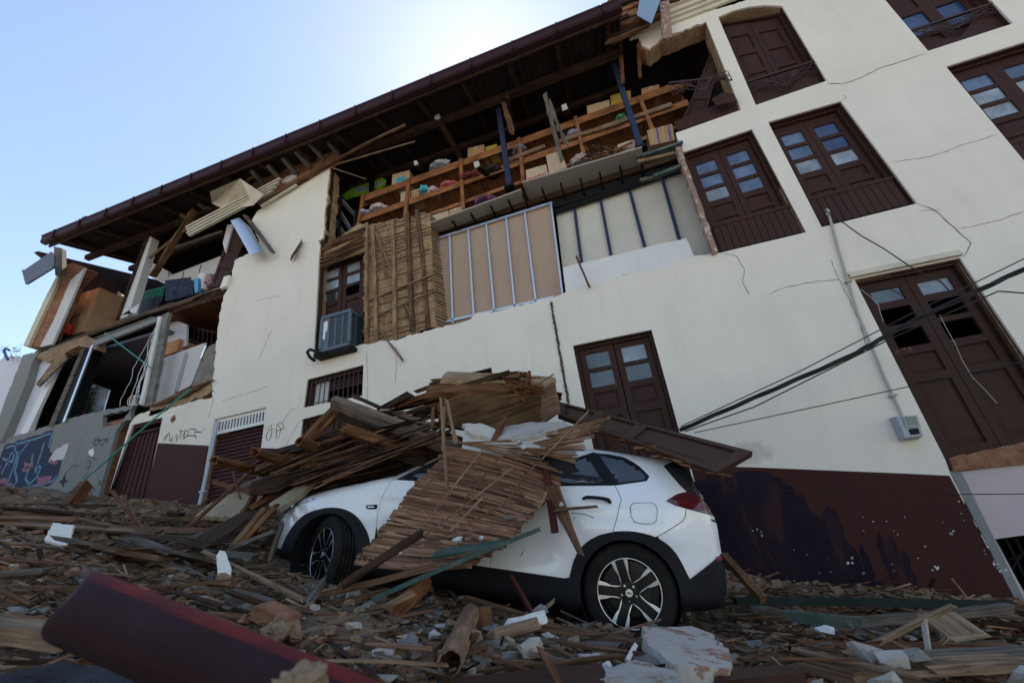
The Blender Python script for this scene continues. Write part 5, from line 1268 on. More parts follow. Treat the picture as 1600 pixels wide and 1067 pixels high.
    m = MB(); m.rod((0, .0, 0), (0, .03, 0), .30, n=40); m.obj('brake_disc', nm('brake_dark', (.03, .028, .027), .5, .6)[0] if 'brake_dark' not in MATS else MATS['brake_dark'], w)
    if sg < 0: w.rotation_euler = (0, 0, math.pi + steer)
    return w
wheel(0, 0, 1); wheel(FX, FZ, 1, steer=R(-29), spin=14); wheel(0, 0, -1); wheel(FX, FZ, -1, steer=R(-20))
# ================================================================== THE HEAP ON THE CAR
def thing(m, name, mat, label, cat, group=None, smooth=False, origin='base'):
    return tag(m.obj(name, mat, None, smooth=smooth, origin=origin), label, cat, group)
def pol_at(l, t):
    """point at fraction t along a polyline"""
    d = [0]
    for i in range(len(l) - 1): d.append(d[-1] + math.hypot(l[i + 1][0] - l[i][0], l[i + 1][1] - l[i][1]))
    s = t * d[-1]
    for i in range(len(l) - 1):
        if s <= d[i + 1] + 1e-9:
            k = (s - d[i]) / max(1e-9, d[i + 1] - d[i]); return (l[i][0] + (l[i + 1][0] - l[i][0]) * k, l[i][1] + (l[i + 1][1] - l[i][1]) * k)
    return l[-1]
# lath mat hanging over the side of the car
LE = [(700, 697), (684, 721), (668, 739), (648, 757), (626, 790), (590, 838), (569, 861), (553, 881)]
RE = [(877, 747), (873, 763), (855, 786), (839, 800), (810, 826), (803, 843), (756, 872), (727, 886)]
def matp(s, v, off=0):
    a = pol_at(LE, v); b = pol_at(RE, min(1, v * 1.0)); q = (a[0] + (b[0] - a[0]) * s, a[1] + (b[1] - a[1]) * s - 7 * math.sin(math.pi * s) * (1 - v) + 5 * math.sin(math.pi * s) * v)
    Y = 3.58 - .46 * v ** 1.1 + .05 * math.sin(3.1 * s + 1) * v + off
    return F(q[0], q[1], Y)
lm = empty('lath_mat', matp(.5, 1, .1), 'large torn mat of brown split laths hanging over the side of the white car', 'lath mat')
m = MB(); nr = 74; r_ = random.Random(11)
for i in range(nr):
    v = (i + .5) / nr; s0 = r_.uniform(-.03, .012); s1 = 1 + r_.uniform(-.05, .03)
    cuts = [s0] + sorted(r_.uniform(.1, .9) for _ in range(r_.choice((0, 1, 1, 2)))) + [s1]
    for a, b in zip(cuts[:-1], cuts[1:]):
        if b - a < .04: continue
        pts = [matp(a + (b - a) * k / 6, min(1, v + r_.uniform(-.0025, .0025)), r_.uniform(-.006, .004)) for k in range(7)]
        w_ = .0115 * r_.uniform(.75, 1.25) * (1 + .35 * v)
        # flat strip following the points
        base = len(m.v)
        for k, p in enumerate(pts):
            d = (pts[min(k + 1, 6)] - pts[max(k - 1, 0)]).normalized(); n_ = Vector((0, -1, .55)).normalized(); u = d.cross(n_).normalized(); nn = u.cross(d)
            jj = r_.uniform(.8, 1.15)
            for (cu, cn) in ((-1, -.3), (-.6, .35), (.6, .35), (1, -.3)): m.v.append(p + u * (w_ * cu * jj) + nn * (w_ * cn * .8))
        L = 0
        for k in range(6):
            l = (pts[k + 1] - pts[k]).length
            for j in range(4): i0 = base + 4 * k + j; i1 = base + 4 * k + (j + 1) % 4; m.face((i0, i0 + 4, i1 + 4, i1), [(L, j * .01), (L + l, j * .01), (L + l, j * .01 + .01), (L, j * .01 + .01)])
            L += l
        m.face([base + j for j in range(4)]); m.face([base + 24 + j for j in range(4)][::-1])
m.obj('laths', M_CANE, lm)
m = MB(); nu, nv = 24, 24
for j in range(nv + 1):
    for i in range(nu + 1): m.v.append(matp(.015 + .97 * i / nu, .005 + .985 * j / nv, .018))
for j in range(nv):
    for i in range(nu): a = j * (nu + 1) + i; m.face((a, a + 1, a + nu + 2, a + nu + 1))
b = len(m.v); m.v += [v + Vector((0, .02, 0)) for v in m.v[:b]]
for f_ in list(m.f): m.face([b + i for i in f_][::-1])
m.obj('mud_backing', rough_mat('mud_backing', (.09, .045, .028), (.17, .09, .055), 12, .95, .6), lm, smooth=True)
Z4 = lambda x, y: (540 + x / 4.444, 680 + y / 4.444)
for k, (a, b) in enumerate((((950, 100), (490, 670)), ((1050, 175), (830, 440)), ((1150, 230), (560, 690)), ((1310, 210), (1100, 480)), ((940, 440), (740, 650)), ((755, 140), (530, 390)), ((1390, 400), (1340, 500)), ((1100, 480), (650, 725)), ((1020, 640), (700, 700)))):
    p, q = Z4(*a), Z4(*b); Ya = 3.53 - .46 * max(0, (p[1] - 700) / 185); Yb = 3.53 - .46 * max(0, (q[1] - 700) / 185)
    m = MB(); m.rod(F(*p, Ya), F(*q, Yb), .013, .012, jit=.2, bow=.012, spl=.02); m.obj('cross_stick', M_WOOD2 if k % 2 == 0 else M_WOOD, lm)
def chunk(c, r, seed, sq=(1, 1, 1), sub_=3, nz=.07, rot=None, planes=14):
    """rough faceted lump"""
    rr = random.Random(seed); bm = bmesh.new(); bmesh.ops.create_icosphere(bm, subdivisions=sub_, radius=1); m = MB()
    pl = [(Vector((rr.gauss(0, 1), rr.gauss(0, 1), rr.gauss(0, 1))).normalized(), rr.uniform(.42, .8)) for _ in range(planes)]
    M_ = Matrix.Rotation(rr.uniform(0, 6.28), 3, 'Z') @ Matrix.Rotation(rr.uniform(-.5, .5) if rot is None else rot, 3, 'X')
    for v in bm.verts:
        d = v.co.normalized(); k = 1.0
        for n_, h in pl:
            t = d.dot(n_)
            if t > .05: k = min(k, h / t)
        k += nz * noise.fractal(d * 2.3 + Vector((seed, 0, 0)), 1, 2, 4)
        p = M_ @ Vector((d.x * k * sq[0], d.y * k * sq[1], d.z * k * sq[2])) * r; m.v.append(Vector(c) + p)
    for f_ in bm.faces: m.face([v.index for v in f_.verts])
    bm.free(); return m
def shard(c, r, seed, sq=(1, 1, 1), n=13):
    """angular convex fragment"""
    rr = random.Random(seed); bm = bmesh.new(); M_ = Matrix.Rotation(rr.uniform(0, 6.28), 3, 'Z') @ Matrix.Rotation(rr.uniform(-.5, .5), 3, 'X')
    for k in range(n):
        d = Vector((rr.uniform(-1, 1), rr.uniform(-1, 1), rr.uniform(-1, 1))); d = d / max(abs(d.x), abs(d.y), abs(d.z)) * rr.uniform(.75, 1)
        bm.verts.new(Vector(c) + M_ @ Vector((d.x * sq[0], d.y * sq[1], d.z * sq[2])) * r)
    res = bmesh.ops.convex_hull(bm, input=bm.verts); bmesh.ops.delete(bm, geom=[v for v in bm.verts if not v.link_faces], context='VERTS')
    bmesh.ops.subdivide_edges(bm, edges=bm.edges[:], cuts=2, use_grid_fill=True)
    for v in bm.verts: v.co += Vector((noise.noise(v.co * 30), noise.noise(v.co * 30 + Vector((9, 0, 0))), noise.noise(v.co * 30 + Vector((0, 9, 0))))) * r * .07
    bm.verts.index_update(); m = MB(); m.v = [Vector(v.co) for v in bm.verts]
    for f_ in bm.faces: m.face([v.index for v in f_.verts])
    bm.free(); return m
def plate(pts3, th, up=None, jg=.01, seed=1, step=.05):
    """irregular flat piece through >=3 world points, thickness th"""
    c = sum(pts3, Vector()) / len(pts3); n_ = Vector()
    for i in range(len(pts3)): n_ += (pts3[i] - c).cross(pts3[(i + 1) % len(pts3)] - c)
    n_.normalize(); n_ = n_ if n_.z > 0 else -n_
    ex = (pts3[1] - pts3[0]).normalized(); ex = (ex - n_ * ex.dot(n_)).normalized(); ey = n_.cross(ex)
    L = [Vector(((p - c).dot(ex), 0, (p - c).dot(ey))) for p in pts3]; L = jag(L, jg, step, seed)
    m = MB(); m.prism([L], lambda p: c + ex * p.x + ey * p.z + n_ * (th * .5), lambda p: c + ex * p.x * 1.03 + ey * p.z * 1.03 - n_ * (th * .5)); return m
m = MB(); c = F(796, 809, 3.18); m.obox(c, (.085, -.01, .015), (.02, .05, -.035), (0, -.012, .018)); m2 = chunk(F(796, 809, 3.16), .1, 5, (1, .55, .22)); thing(m2, 'wood_block', M_GREYWOOD, 'grey ridged wood scrap lying on the lath mat', 'scrap')
for k, (px, py, s, mt, lb) in enumerate(((715, 843, .045, M_WHITE, 'leftmost white plaster chip low on the lath mat'), (752, 841, .035, M_WHITE, 'small upright white plaster chip low on the lath mat'), (732, 843, .04, M_WOOD2, 'brown wood chip between two white chips on the lath mat'), (626, 864, .022, M_WHITE, 'tiny white chip near the bottom left of the lath mat'))):
    thing(shard(F(px, py, 3.13), s * .8, 40 + k, (1, .6, .6)), 'plaster_chip' if mt is M_WHITE else 'wood_chip', mt, lb, 'chip')
# logs and beams over the bonnet
def log(name, a, b, Ya, Yb, dia, mat, label, cat='log', n=14, jit=.10, hollow=0, spl=.05, bow=.01, taper=1, group=None):
    m = MB(); m.rod(F(*a, Ya), F(*b, Yb), dia, dia, n=n, jit=jit, spl=spl, bow=bow, hollow=hollow, taper=taper); return thing(m, name, mat, label, cat, group, smooth=False)
log('round_log', (338, 719), (430, 742), 3.75, 4.7, .10, M_LOG, 'leftmost round orange log end sticking out over the roller shutter', jit=.06, hollow=.6)
log('round_log', (401, 707), (492, 736), 3.55, 4.5, .108, M_LOG, 'second round log from the left with a split dark end', jit=.06, hollow=.62)
log('round_log', (470, 690), (556, 714), 3.55, 4.4, .095, M_LOG, 'third round log with a hollow dark end beside the hidden side door', jit=.06, hollow=.65)
log('round_log', (527, 640), (476, 690), 4.1, 4.0, .12, M_LOG, 'short thick log leaning up to the end of the squared beam', jit=.12, spl=.1)
log('round_log', (540, 671), (690, 722), 3.5, 4.2, .11, M_LOG, 'long dark round log under the squared beam', jit=.06)
log('round_log', (560, 690), (660, 722), 3.75, 3.8, .08, M_DARKW, 'dark thin log above the car bonnet', jit=.1)
m = MB(); m.rod(F(526, 629, 3.95), F(706, 698, 3.75), .11, .11, jit=.06, spl=.08, up=(0, -.6, 1)); thing(m, 'squared_beam', M_BEAMW, 'heavy squared grey beam slanting down over the bonnet pile', 'beam')
bm_ = MB(); bm_.rod(F(530, 650, 4.1), F(690, 708, 4.0), .09, .05, jit=.2, spl=.1); thing(bm_, 'squared_beam', M_DARKW, 'dark plank tucked right under the squared grey beam', 'beam')
# loose laths over the bonnet
r_ = random.Random(23); n_l = 0
for k in range(95):
    t = r_.random(); yv = r_.random()
    a = (395 + 110 * r_.random() + 30 * yv, 765 - 38 * t + r_.uniform(-5, 5) - 14 * yv)
    L = r_.uniform(90, 240); slope = -.28 + r_.uniform(-.13, .10)
    b = (min(a[0] + L, 712 - r_.random() * 30), a[1] + (min(L, 712 - a[0])) * slope)
    if b[1] > 766 - (b[0] - 430) * .30: b = (b[0], 762 - (b[0] - 430) * .30 - 6)
    Y = r_.uniform(3.55, 4.3)
    m = MB(); w_ = r_.uniform(.012, .04); m.rod(F(*a, Y), F(*b, Y + r_.uniform(-.2, .25)), w_, .012, jit=.2, spl=.05, bow=.015, r=r_)
    thing(m, 'loose_lath', [M_DARKW, M_WOOD, M_DARKW, M_CANE][k % 4], '%s %s %s lath in the tangle %s' % ('long' if L > 170 else 'short', 'broad' if w_ > .03 else 'thin' if w_ < .02 else 'middling', ['dark', 'brown', 'dark', 'reddish'][k % 4], 'over the headlight' if a[0] + L / 2 < 500 else 'over the front wheel' if a[0] + L / 2 < 545 else 'over the middle of the bonnet' if a[0] + L / 2 < 590 else 'in front of the windscreen'), 'lath', 'laths tangled over the bonnet')
for k in range(34):
    a = (r_.uniform(395, 560), 0); a = (a[0], 748 - (a[0] - 395) * .22 - r_.uniform(0, 34)); L = r_.uniform(50, 130); b = (min(700, a[0] + L), a[1] - L * r_.uniform(.12, .4))
    Y = r_.uniform(3.8, 4.6); m = MB(); w_ = r_.uniform(.05, .14); m.rod(F(*a, Y), F(*b, Y + r_.uniform(-.1, .3)), w_, r_.uniform(.02, .06), jit=.22, spl=.1, bow=.01, r=r_)
    thing(m, 'heap_board', [M_DARKW, M_WOOD, M_LOG, M_DARKW][k % 4], '%s %s board inside the heap %s' % ('wide' if w_ > .1 else 'narrow', ['dark', 'brown', 'orange brown', 'dark rotten'][k % 4], 'above the front wheel' if a[0] < 450 else 'above the bonnet' if a[0] < 500 else 'before the windscreen'), 'board', 'boards heaped over the bonnet')
def hood(x): return 779 - (x - 462) * .235 if x < 613 else 743 - (x - 613) * .44
for k in range(46):
    x = r_.uniform(436, 600); L = r_.uniform(60, 150); y = hood(max(x, 462)) - r_.uniform(5, 26); x2 = min(x + L, 694); y2 = min(hood(x2) - r_.uniform(2, 10), y - (x2 - x) * r_.uniform(.12, .32))
    Y = r_.uniform(3.95, 4.3); m = MB(); w_ = r_.uniform(.015, .06); m.rod(F(x, y, Y), F(x2, y2, Y + r_.uniform(-.1, .2)), w_, .015, jit=.2, spl=.06, bow=.01, r=r_)
    thing(m, 'loose_lath', [M_DARKW, M_DARKW, M_WOOD, M_CANE][k % 4], '%s %s lath lying directly on the bonnet %s' % ('broad' if w_ > .035 else 'narrow', ['dark', 'blackish', 'brown', 'reddish'][k % 4], 'at the headlight' if x < 480 else 'above the wheel arch' if x < 530 else 'near the windscreen'), 'lath', 'laths lying directly on the bonnet')
for (a, b, w_, Y_, l) in (((432, 770), (618, 728), .16, 4.35, 'dark board lying low behind the bonnet edge'), ((560, 742), (706, 694), .16, 4.45, 'dark board lying low behind the windscreen pillar')):
    m = MB(); m.rod(F(*a, Y_), F(*b, Y_), w_, .10, jit=.25, spl=.1, up=(0, 0, 1), r=r_); thing(m, 'crumbled_board', M_DARKW, l, 'board')
# mass of crumbled boards filling the tangle
m = MB()
for (a, b, Y0, w_) in (((420, 764), (640, 705), 4.1, .25), ((440, 752), (660, 700), 4.4, .3), ((470, 735), (690, 690), 4.7, .4), ((520, 690), (640, 660), 4.8, .3)):
    m = MB(); m.rod(F(*a, Y0), F(*b, Y0), w_, .12, jit=.25, spl=.2, up=(0, 0, 1)); thing(m, 'crumbled_board', M_DARKW, {764: 'lowest', 752: 'second', 735: 'third', 690: 'topmost'}[a[1]] + ' dark crumbled board inside the heap above the bonnet', 'board')
Z5 = lambda x, y: (600 + x / 5.333, 570 + y / 5.333)
# big thick woven board on the heap
def poly3(l, Y):
    return [F(*p, (Y if len(p) == 2 else p[2])) if len(p) == 2 else F(p[0], p[1], p[2]) for p in l]
bb_ = empty('thick_fallen_ceiling', F(790, 672, 4.0), 'huge brown slab of fallen cane ceiling on top of the crushed car roof', 'ceiling slab')
P = poly3([(600 + 470 / 5.333, 631, 3.95), (712, 622, 3.9), (770, 616, 3.9), (842, 618, 3.9), (851, 658, 3.95), (800, 672, 3.98), (778, 674, 4.0), (722, 668, 4.0), (690, 662, 4.0)], 3.95)
m = plate(P, .08, jg=.01, seed=2, step=.06)
# replace the flat UV by streaks along the slab
m.uv = [[(m.v[i][0] * .9, m.v[i][2] - m.v[i][0] * .12) for i in f_] for f_ in m.f]; m.obj('woven_underside', wood('woven_cane', (.05, .026, .012), (.15, .088, .042), grain=30, bs=1.2, var=.1), bb_)
P = poly3([(842, 616, 3.9), (866, 599, 3.8), (872, 645, 3.8), (851, 660, 3.92)], 3.9); m = plate(P, .05, jg=.008, seed=4); m.uv = [[(m.v[i][0], m.v[i][2] * 1.3) for i in f_] for f_ in m.f]; m.obj('woven_edge', wood('woven_edge', (.09, .05, .028), (.22, .14, .085), grain=45, bs=1), bb_)
m = MB(); m.rod(F(678, 616, 3.95), F(812, 610, 3.95), .12, .12, n=10, jit=.16, spl=.1, bow=.01); m.obj('rotten_log', M_LOG, bb_)
m = MB(); m.rod(F(800, 600, 3.95), F(862, 622, 3.92), .15, .12, n=10, jit=.3, spl=.1, bow=.02); m.obj('rotten_log', M_REDWOOD, bb_)
for k in range(16):
    t = k / 16; m = MB(); m.rod(F(696 + r_.uniform(-20, 20), 600 - 4 * t + r_.uniform(-3, 6), 4.0 + t), F(800 + r_.uniform(-20, 15), 588 - 3 * t + r_.uniform(-3, 5), 4.0 + t), r_.uniform(.03, .08), .03, jit=.25, spl=.12, bow=.01, r=r_); m.obj('layered_board', [M_DARKW, M_WOOD][k % 2], bb_)
m = MB(); P = poly3([(690, 600, 4.0), (800, 586, 4.0), (856, 608, 4.0), (866, 600, 4.9), (800, 580, 5.0), (700, 588, 5.0)], 4); m = plate(P, .06, jg=.02, seed=9); m.obj('earth_layer', MATS['adobe'], bb_)
for k in range(26):
    a = (806 + r_.uniform(0, 45), 590 + r_.uniform(0, 28)); m = MB(); m.rod(F(*a, 3.86), F(a[0] + r_.uniform(-22, 22), a[1] + r_.uniform(-10, 14), 3.84), r_.uniform(.01, .03), .01, jit=.3, spl=.04, r=r_); m.obj('splinter', [M_REDWOOD, M_LOG][k % 2], bb_)
# boards trailing to the left of the slab
for k, (a, b, w_, mt) in enumerate((((600, 640), (634, 620), .16, M_DARKW), ((628, 633), (684, 612), .08, M_REDWOOD), ((610, 640), (690, 622), .10, M_DARKW), ((640, 645), (700, 625), .10, M_WOOD), ((605, 648), (700, 640), .12, M_DARKW), ((560, 622), (600, 640), .06, M_DARKW), ((655, 610), (690, 596), .04, M_DARKW), ((648, 655), (700, 628), .03, M_WOOD2), ((600, 655), (650, 670), .06, M_WOOD), ((672, 640), (716, 650), .10, M_DARKW), ((640, 662), (720, 668), .10, M_DARKW))):
    m = MB(); Y = 4.25 + .06 * (k % 4); m.rod(F(*a, Y), F(*b, Y), w_, .05, jit=.22, spl=.12, bow=.01, r=r_)
    thing(m, 'broken_board', mt, ['dark jagged board end at the far left tip of the ceiling slab', 'short orange brown block left of the ceiling slab', 'dark board under the orange brown block', 'brown board running into the left side of the ceiling slab', 'wide dark board behind the squared beam', 'thin dark board above the squared beam', 'narrow dark strip against the covered barred window', 'pale thin lath rising to the ceiling slab', 'short brown board just above the squared beam', 'dark block under the left tip of the ceiling slab', 'dark filling board behind the dangling laths'][k], 'board')
# shards along the top of the squared beam
for k in range(16):
    t = k / 16; a = (598 + 96 * t, 640 + 34 * t); m = MB(); m.rod(F(a[0], a[1], 3.95), F(a[0] + r_.uniform(6, 22), a[1] + r_.uniform(-5, 3), 3.85), r_.uniform(.02, .05), .012, jit=.3, spl=.04, r=r_)
    thing(m, 'wood_shard', M_WOOD2, 'short pale shard caught along the top of the squared grey beam', 'shard', 'shards along the squared beam')
# white plaster under the slab
m = plate(poly3([(776, 676, 3.85), (830, 662, 3.9), (884, 660, 3.8), (892, 664, 3.7), (834, 690, 3.6), (790, 688, 3.6), (760, 682, 3.65)], 3.8), .03, jg=.02, seed=5); thing(m, 'plaster_slab', M_RUBW, 'white curved plaster slab between the ceiling slab and the car', 'plaster')
m = plate(poly3([(722, 666, 3.85), (750, 664, 3.9), (776, 676, 3.75), (768, 688, 3.6), (735, 680, 3.65)], 3.8), .04, jg=.03, seed=6); thing(m, 'plaster_slab', M_CREAMW, 'crumpled pale plaster left of the white curved slab', 'plaster')
thing(chunk(F(812, 691, 3.55), .05, 77, (1.3, .6, .5)), 'plaster_chip', M_WHITE, 'white plaster lump under the curved white slab', 'chip'); thing(chunk(F(818, 699, 3.52), .028, 78), 'plaster_chip', M_WHITE, 'small white chip on the laths above the rear window', 'chip')
stick('red_splinter', (789, 656), (772, 686), 3.8, 3.6, .035, .03, M_REDWOOD, 'reddish splinter standing across the white curved plaster', 'splinter', jit=.15)
# laths fanned over the rear window
k2 = 0
for (a0, a1, b0, b1, n_, Y) in (((800, 700), (858, 712), (903, 703), (893, 722), 9, 3.58), ((835, 692), (860, 700), (928, 670), (905, 697), 9, 3.62), ((850, 678), (880, 690), (944, 652), (925, 672), 8, 3.68), ((720, 692), (760, 702), (800, 690), (878, 738), 8, 3.56)):
    for k in range(n_):
        t = k / (n_ - 1); a = (a0[0] + (a1[0] - a0[0]) * t, a0[1] + (a1[1] - a0[1]) * t); b = (b0[0] + (b1[0] - b0[0]) * t, b0[1] + (b1[1] - b0[1]) * t)
        m = MB(); m.rod(F(*a, Y + .02 * (k % 2)), F(b[0] + r_.uniform(-8, 8), b[1] + r_.uniform(-2, 2), Y - .05), r_.uniform(.018, .03), .012, jit=.2, spl=.03, bow=.006, r=r_)
        thing(m, 'loose_lath', [M_CANE, M_WOOD2, M_CANE][k % 3], 'split %s lath fanned out %s' % (['reddish', 'pale', 'brown'][k % 3] + (' short' if k > n_ / 2 else ''), {703: 'closest above the rear door window', 670: 'over the roof rail', 652: 'at the edge of the fallen door leaf', 690: 'along the top of the mat'}[b0[1]]), 'lath', 'laths fanned over the rear window')
stick('loose_lath', (914, 648), (848, 716), 3.55, 3.5, .014, .012, M_WOOD2, 'thin straight pale stick crossing the fanned laths diagonally', 'lath')
for k, (a, b, Y, l) in enumerate((((689, 625), (699, 762), 3.42, 'longest thin lath dangling in front of the lath mat'), ((694, 640), (692, 700), 3.44, 'shorter lath close beside the longest dangling lath'), ((696, 626), (713, 688), 3.46, 'dangling lath splayed to the right over the mat'), ((700, 630), (711, 690), 3.45, 'second splayed lath dangling over the mat'), ((677, 637), (676, 664), 3.5, 'short curved splinter left of the dangling laths'))):
    stick('dangling_lath', a, b, Y, Y, .02, .014, M_WOOD2 if k < 4 else M_WOOD, l, 'lath', jit=.15, spl=.03, bow=.006)
# fallen door leaf on the roof
o, g = leafpanel('fallen_door_leaf', (872, 627), (872, 647), (1120, 738), (1176, 705), 4, th=.045, mat=M_DOORM2, rows=((.05, .24), (.30, .48), (.54, .95)), Ys=(4.55, 4.25, 3.50, 4.0))
tag(o, 'maroon panelled door leaf lying across the crushed roof of the white car', 'door'); o['_k'] = 1
m = MB(); r_ = random.Random(3)
for k in range(40):
    t = k / 40; p = g(1.0, .22 + .78 * t, .0 + .02); m.rod(p + Vector((r_.uniform(-.03, .03), -.004, r_.uniform(-.02, .02))), p + Vector((.09, -.006, -.035 + r_.uniform(-.02, .02))), r_.uniform(.008, .028), .01, jit=.35, spl=.05, r=r_)
e = m.obj('splintered_edge', wood('fresh_split_edge', (.06, .027, .013), (.20, .10, .05)), o, origin='base')
e.location = (0, 0, 0)
# planks and posts standing beside the rear door
m = MB(); m.rod(F(862, 764, 3.5), F(904, 862, 3.42), .085, .03, jit=.15, spl=.05, bow=.01, taper=.45, up=(0, -1, 0)); thing(m, 'splintered_board', M_WOOD, 'dark brown splintered board hanging down the rear door of the car', 'board')
m = MB(); m.rod(F(852, 722, 3.56), F(867, 832, 3.52), .05, .05, jit=.05); thing(m, 'red_post', plaster('dull_red', (.085, .02, .018), (.04, .02, .02), sc=4), 'dull red post with a black foot behind the splintered board', 'post')
m = MB(); m.rod(F(872, 797, 3.42), F(928, 792, 3.45), .035, .02, jit=.2, spl=.04); thing(m, 'splinter', M_WOOD, 'short splinter pointing right across the door handle side of the board', 'splinter')
thing(chunk(F(877, 788, 3.42), .02, 91), 'plaster_chip', M_WHITE, 'tiny white chip stuck on the splintered board', 'chip')
m = MB(); m.rod(F(1131, 868, 4.3), F(1192, 936, 4.1), .06, .05, jit=.06, spl=.03); thing(m, 'leaning_plank', M_WOOD, 'brown plank leaning behind the rear bumper of the car', 'plank')
# ================================================================== PLANKS AND PIECES PLACED ONE BY ONE
def gp(name, a, b, w_, h_, mat, label, cat='plank', ha=.03, hb=.03, jit=.12, spl=.05, bow=.01, n=4, taper=1, hollow=0, up=None, Y=None):
    A = G(*a, ha) if Y is None else F(*a, Y[0]); B_ = G(*b, hb) if Y is None else F(*b, Y[1])
    m = MB(); m.rod(A, B_, w_, h_, jit=jit, spl=spl, bow=bow, n=n, taper=taper, hollow=hollow, up=up); return thing(m, name, mat, label, cat)
gp('green_plank', (591, 932), (838, 829), .05, .025, M_GREEN, 'long grey green painted plank leaning up against the car sill', Y=(2.75, 3.25), jit=.06)
gp('green_board', (684, 866), (778, 851), .09, .02, M_GREEN, 'flat chipped green board at the bottom edge of the lath mat', 'board', Y=(3.05, 3.12), up=(0, -.5, 1))
gp('dark_pole', (544, 908), (654, 836), .058, .058, M_DARKW, 'dark round pole leaning on the lower left of the lath mat', 'pole', Y=(2.75, 3.06), n=10, jit=.05)
gp('long_plank', (440, 944), (682, 884), .05, .03, M_WOOD, 'long brown plank lying in front of the front wheel and mat', Y=(2.75, 2.95))
gp('long_plank', (480, 955), (600, 925), .03, .03, M_WOOD, 'shorter brown plank right below the long plank by the front wheel', Y=(2.7, 2.8))
gp('orange_post', (603, 966), (660, 915), .105, .105, M_LOG, 'short orange brown post under the green plank', 'post', Y=(2.6, 3.0), n=12, jit=.05)
gp('pale_stick', (572, 962), (640, 928), .03, .03, M_WOOD2, 'pale stick leaning on the orange brown post', 'stick', Y=(2.5, 2.7))
gp('split_plank', (448, 1000), (562, 950), .055, .02, M_REDWOOD, 'reddish split plank lying over rubble left of the bark tube', Y=(1.95, 2.5), jit=.2)
gp('rusty_tube', (704, 1034), (735, 958), .098, .098, wood('bark_tube', (.11, .065, .04), (.27, .17, .11), grain=8, bs=.8), 'hollow bark brown tube with its dark open end facing the viewer', 'tube', Y=(1.95, 2.75), n=22, jit=.03, hollow=.84, spl=.012, bow=0)
gp('curled_bark', (752, 955), (754, 985), .10, .05, M_LOG, 'curled brown bark piece behind the hollow tube', 'bark', Y=(2.85, 2.8), jit=.1)
gp('tan_roll', (780, 990), (830, 977), .06, .06, M_WOOD2, 'short tan round stick lying before the white plaster block', 'stick', Y=(2.5, 2.6), n=10, jit=.06)
thing(shard(F(823, 973, 2.75), .115, 101, (1.1, .6, .35), 20), 'plaster_block', M_CREAM, 'flat cream plaster block in front of the dark sill of the car', 'plaster')
thing(shard(F(834, 1010, 2.25), .065, 102, (1.1, .7, .55)), 'plaster_block', M_RUBW, 'white faceted plaster lump right of the hollow tube', 'plaster')
thing(plate(poly3([(992, 1003, 2.5), (995, 1010, 2.5), (984, 1033, 2.35), (976, 1030, 2.35)], 2.4), .01, jg=.003), 'white_shard', M_WHITE, 'upright pointed white shard in front of the rear wheel', 'shard')
thing(shard(F(922, 1030, 2.3), .05, 104, (1.2, .8, .5)), 'plaster_block', M_RUBW, 'small white lump left of the upright white shard', 'plaster')
thing(chunk(F(950, 1042, 2.2), .03, 105), 'plaster_chip', M_WHITE, 'tiny white chip above the white slab at the bottom edge', 'chip')
thing(plate(poly3([(938, 1075, 1.95), (945, 1056, 2.1), (995, 1043, 2.3), (1060, 1062, 2.1), (1080, 1090, 1.9)], 2), .05, jg=.012, seed=7), 'plaster_slab', M_RUBW, 'smooth white slab cut off by the bottom edge of the picture', 'plaster')
thing(plate(poly3([(1003, 992, 2.9), (1080, 986, 3.1), (1110, 1000, 3.0), (1142, 1030, 2.6), (1140, 1066, 2.35), (1060, 1052, 2.3), (1020, 1020, 2.5)], 2.6), .06, jg=.02, seed=8), 'plaster_slab', plaster('slab_dusty', (.44, .40, .35), (.25, .15, .10), sc=3, spots=(.28, .15, .10), st=.56), 'broad broken plaster slab in front of the rear wheel, dusted with red crumbs', 'plaster')
thing(plate(poly3([(715, 1062, 1.9), (940, 1040, 2.15), (948, 1075, 1.9), (700, 1095, 1.7)], 2), .02, jg=.006, seed=12), 'maroon_board', M_DOORM, 'flat maroon board at the bottom edge right of the hollow tube', 'board')
gp('thin_splinter', (846, 1018), (878, 1075), .022, .015, M_REDWOOD, 'thin reddish splinter standing in front of the maroon board', 'splinter', Y=(2.0, 1.8))
gp('long_lath', (752, 1048), (962, 1026), .03, .015, M_WOOD, 'long brown lath lying along the edge of the maroon board', 'lath', Y=(2.1, 2.3))
gp('long_plank', (845, 978), (1010, 1008), .05, .03, M_WOOD, 'long dull brown plank ending before the rear wheel', Y=(2.75, 2.75))
gp('long_plank', (730, 990), (960, 1010), .045, .025, M_GREYWOOD, 'greyish plank lying behind the white faceted lump', Y=(2.55, 2.6))
gp('grey_plank', (545, 958), (625, 978), .07, .05, M_GREYWOOD, 'thick charred grey plank lying left of the hollow tube', Y=(2.25, 2.4), jit=.1)
gp('grey_plank', (628, 985), (682, 1000), .06, .05, M_GREYWOOD, 'short grey block at the end of the charred plank', 'block', Y=(2.2, 2.25), jit=.1)
gp('charred_beam', (364, 928), (415, 943), .065, .05, M_GREYWOOD, 'charred beam stub in the rubble below the white pointed shard', 'beam', Y=(2.3, 2.3), jit=.1)
gp('broken_brick', (412, 955), (452, 975), .08, .07, M_BRICK, 'dark red brick lying just above the red painted beam', 'brick', Y=(1.95, 1.95), jit=.06)
gp('block', (483, 940), (502, 912), .04, .04, M_GREYWOOD, 'small square grey wood block standing before the front wheel', 'block', Y=(2.6, 2.75), jit=.06)
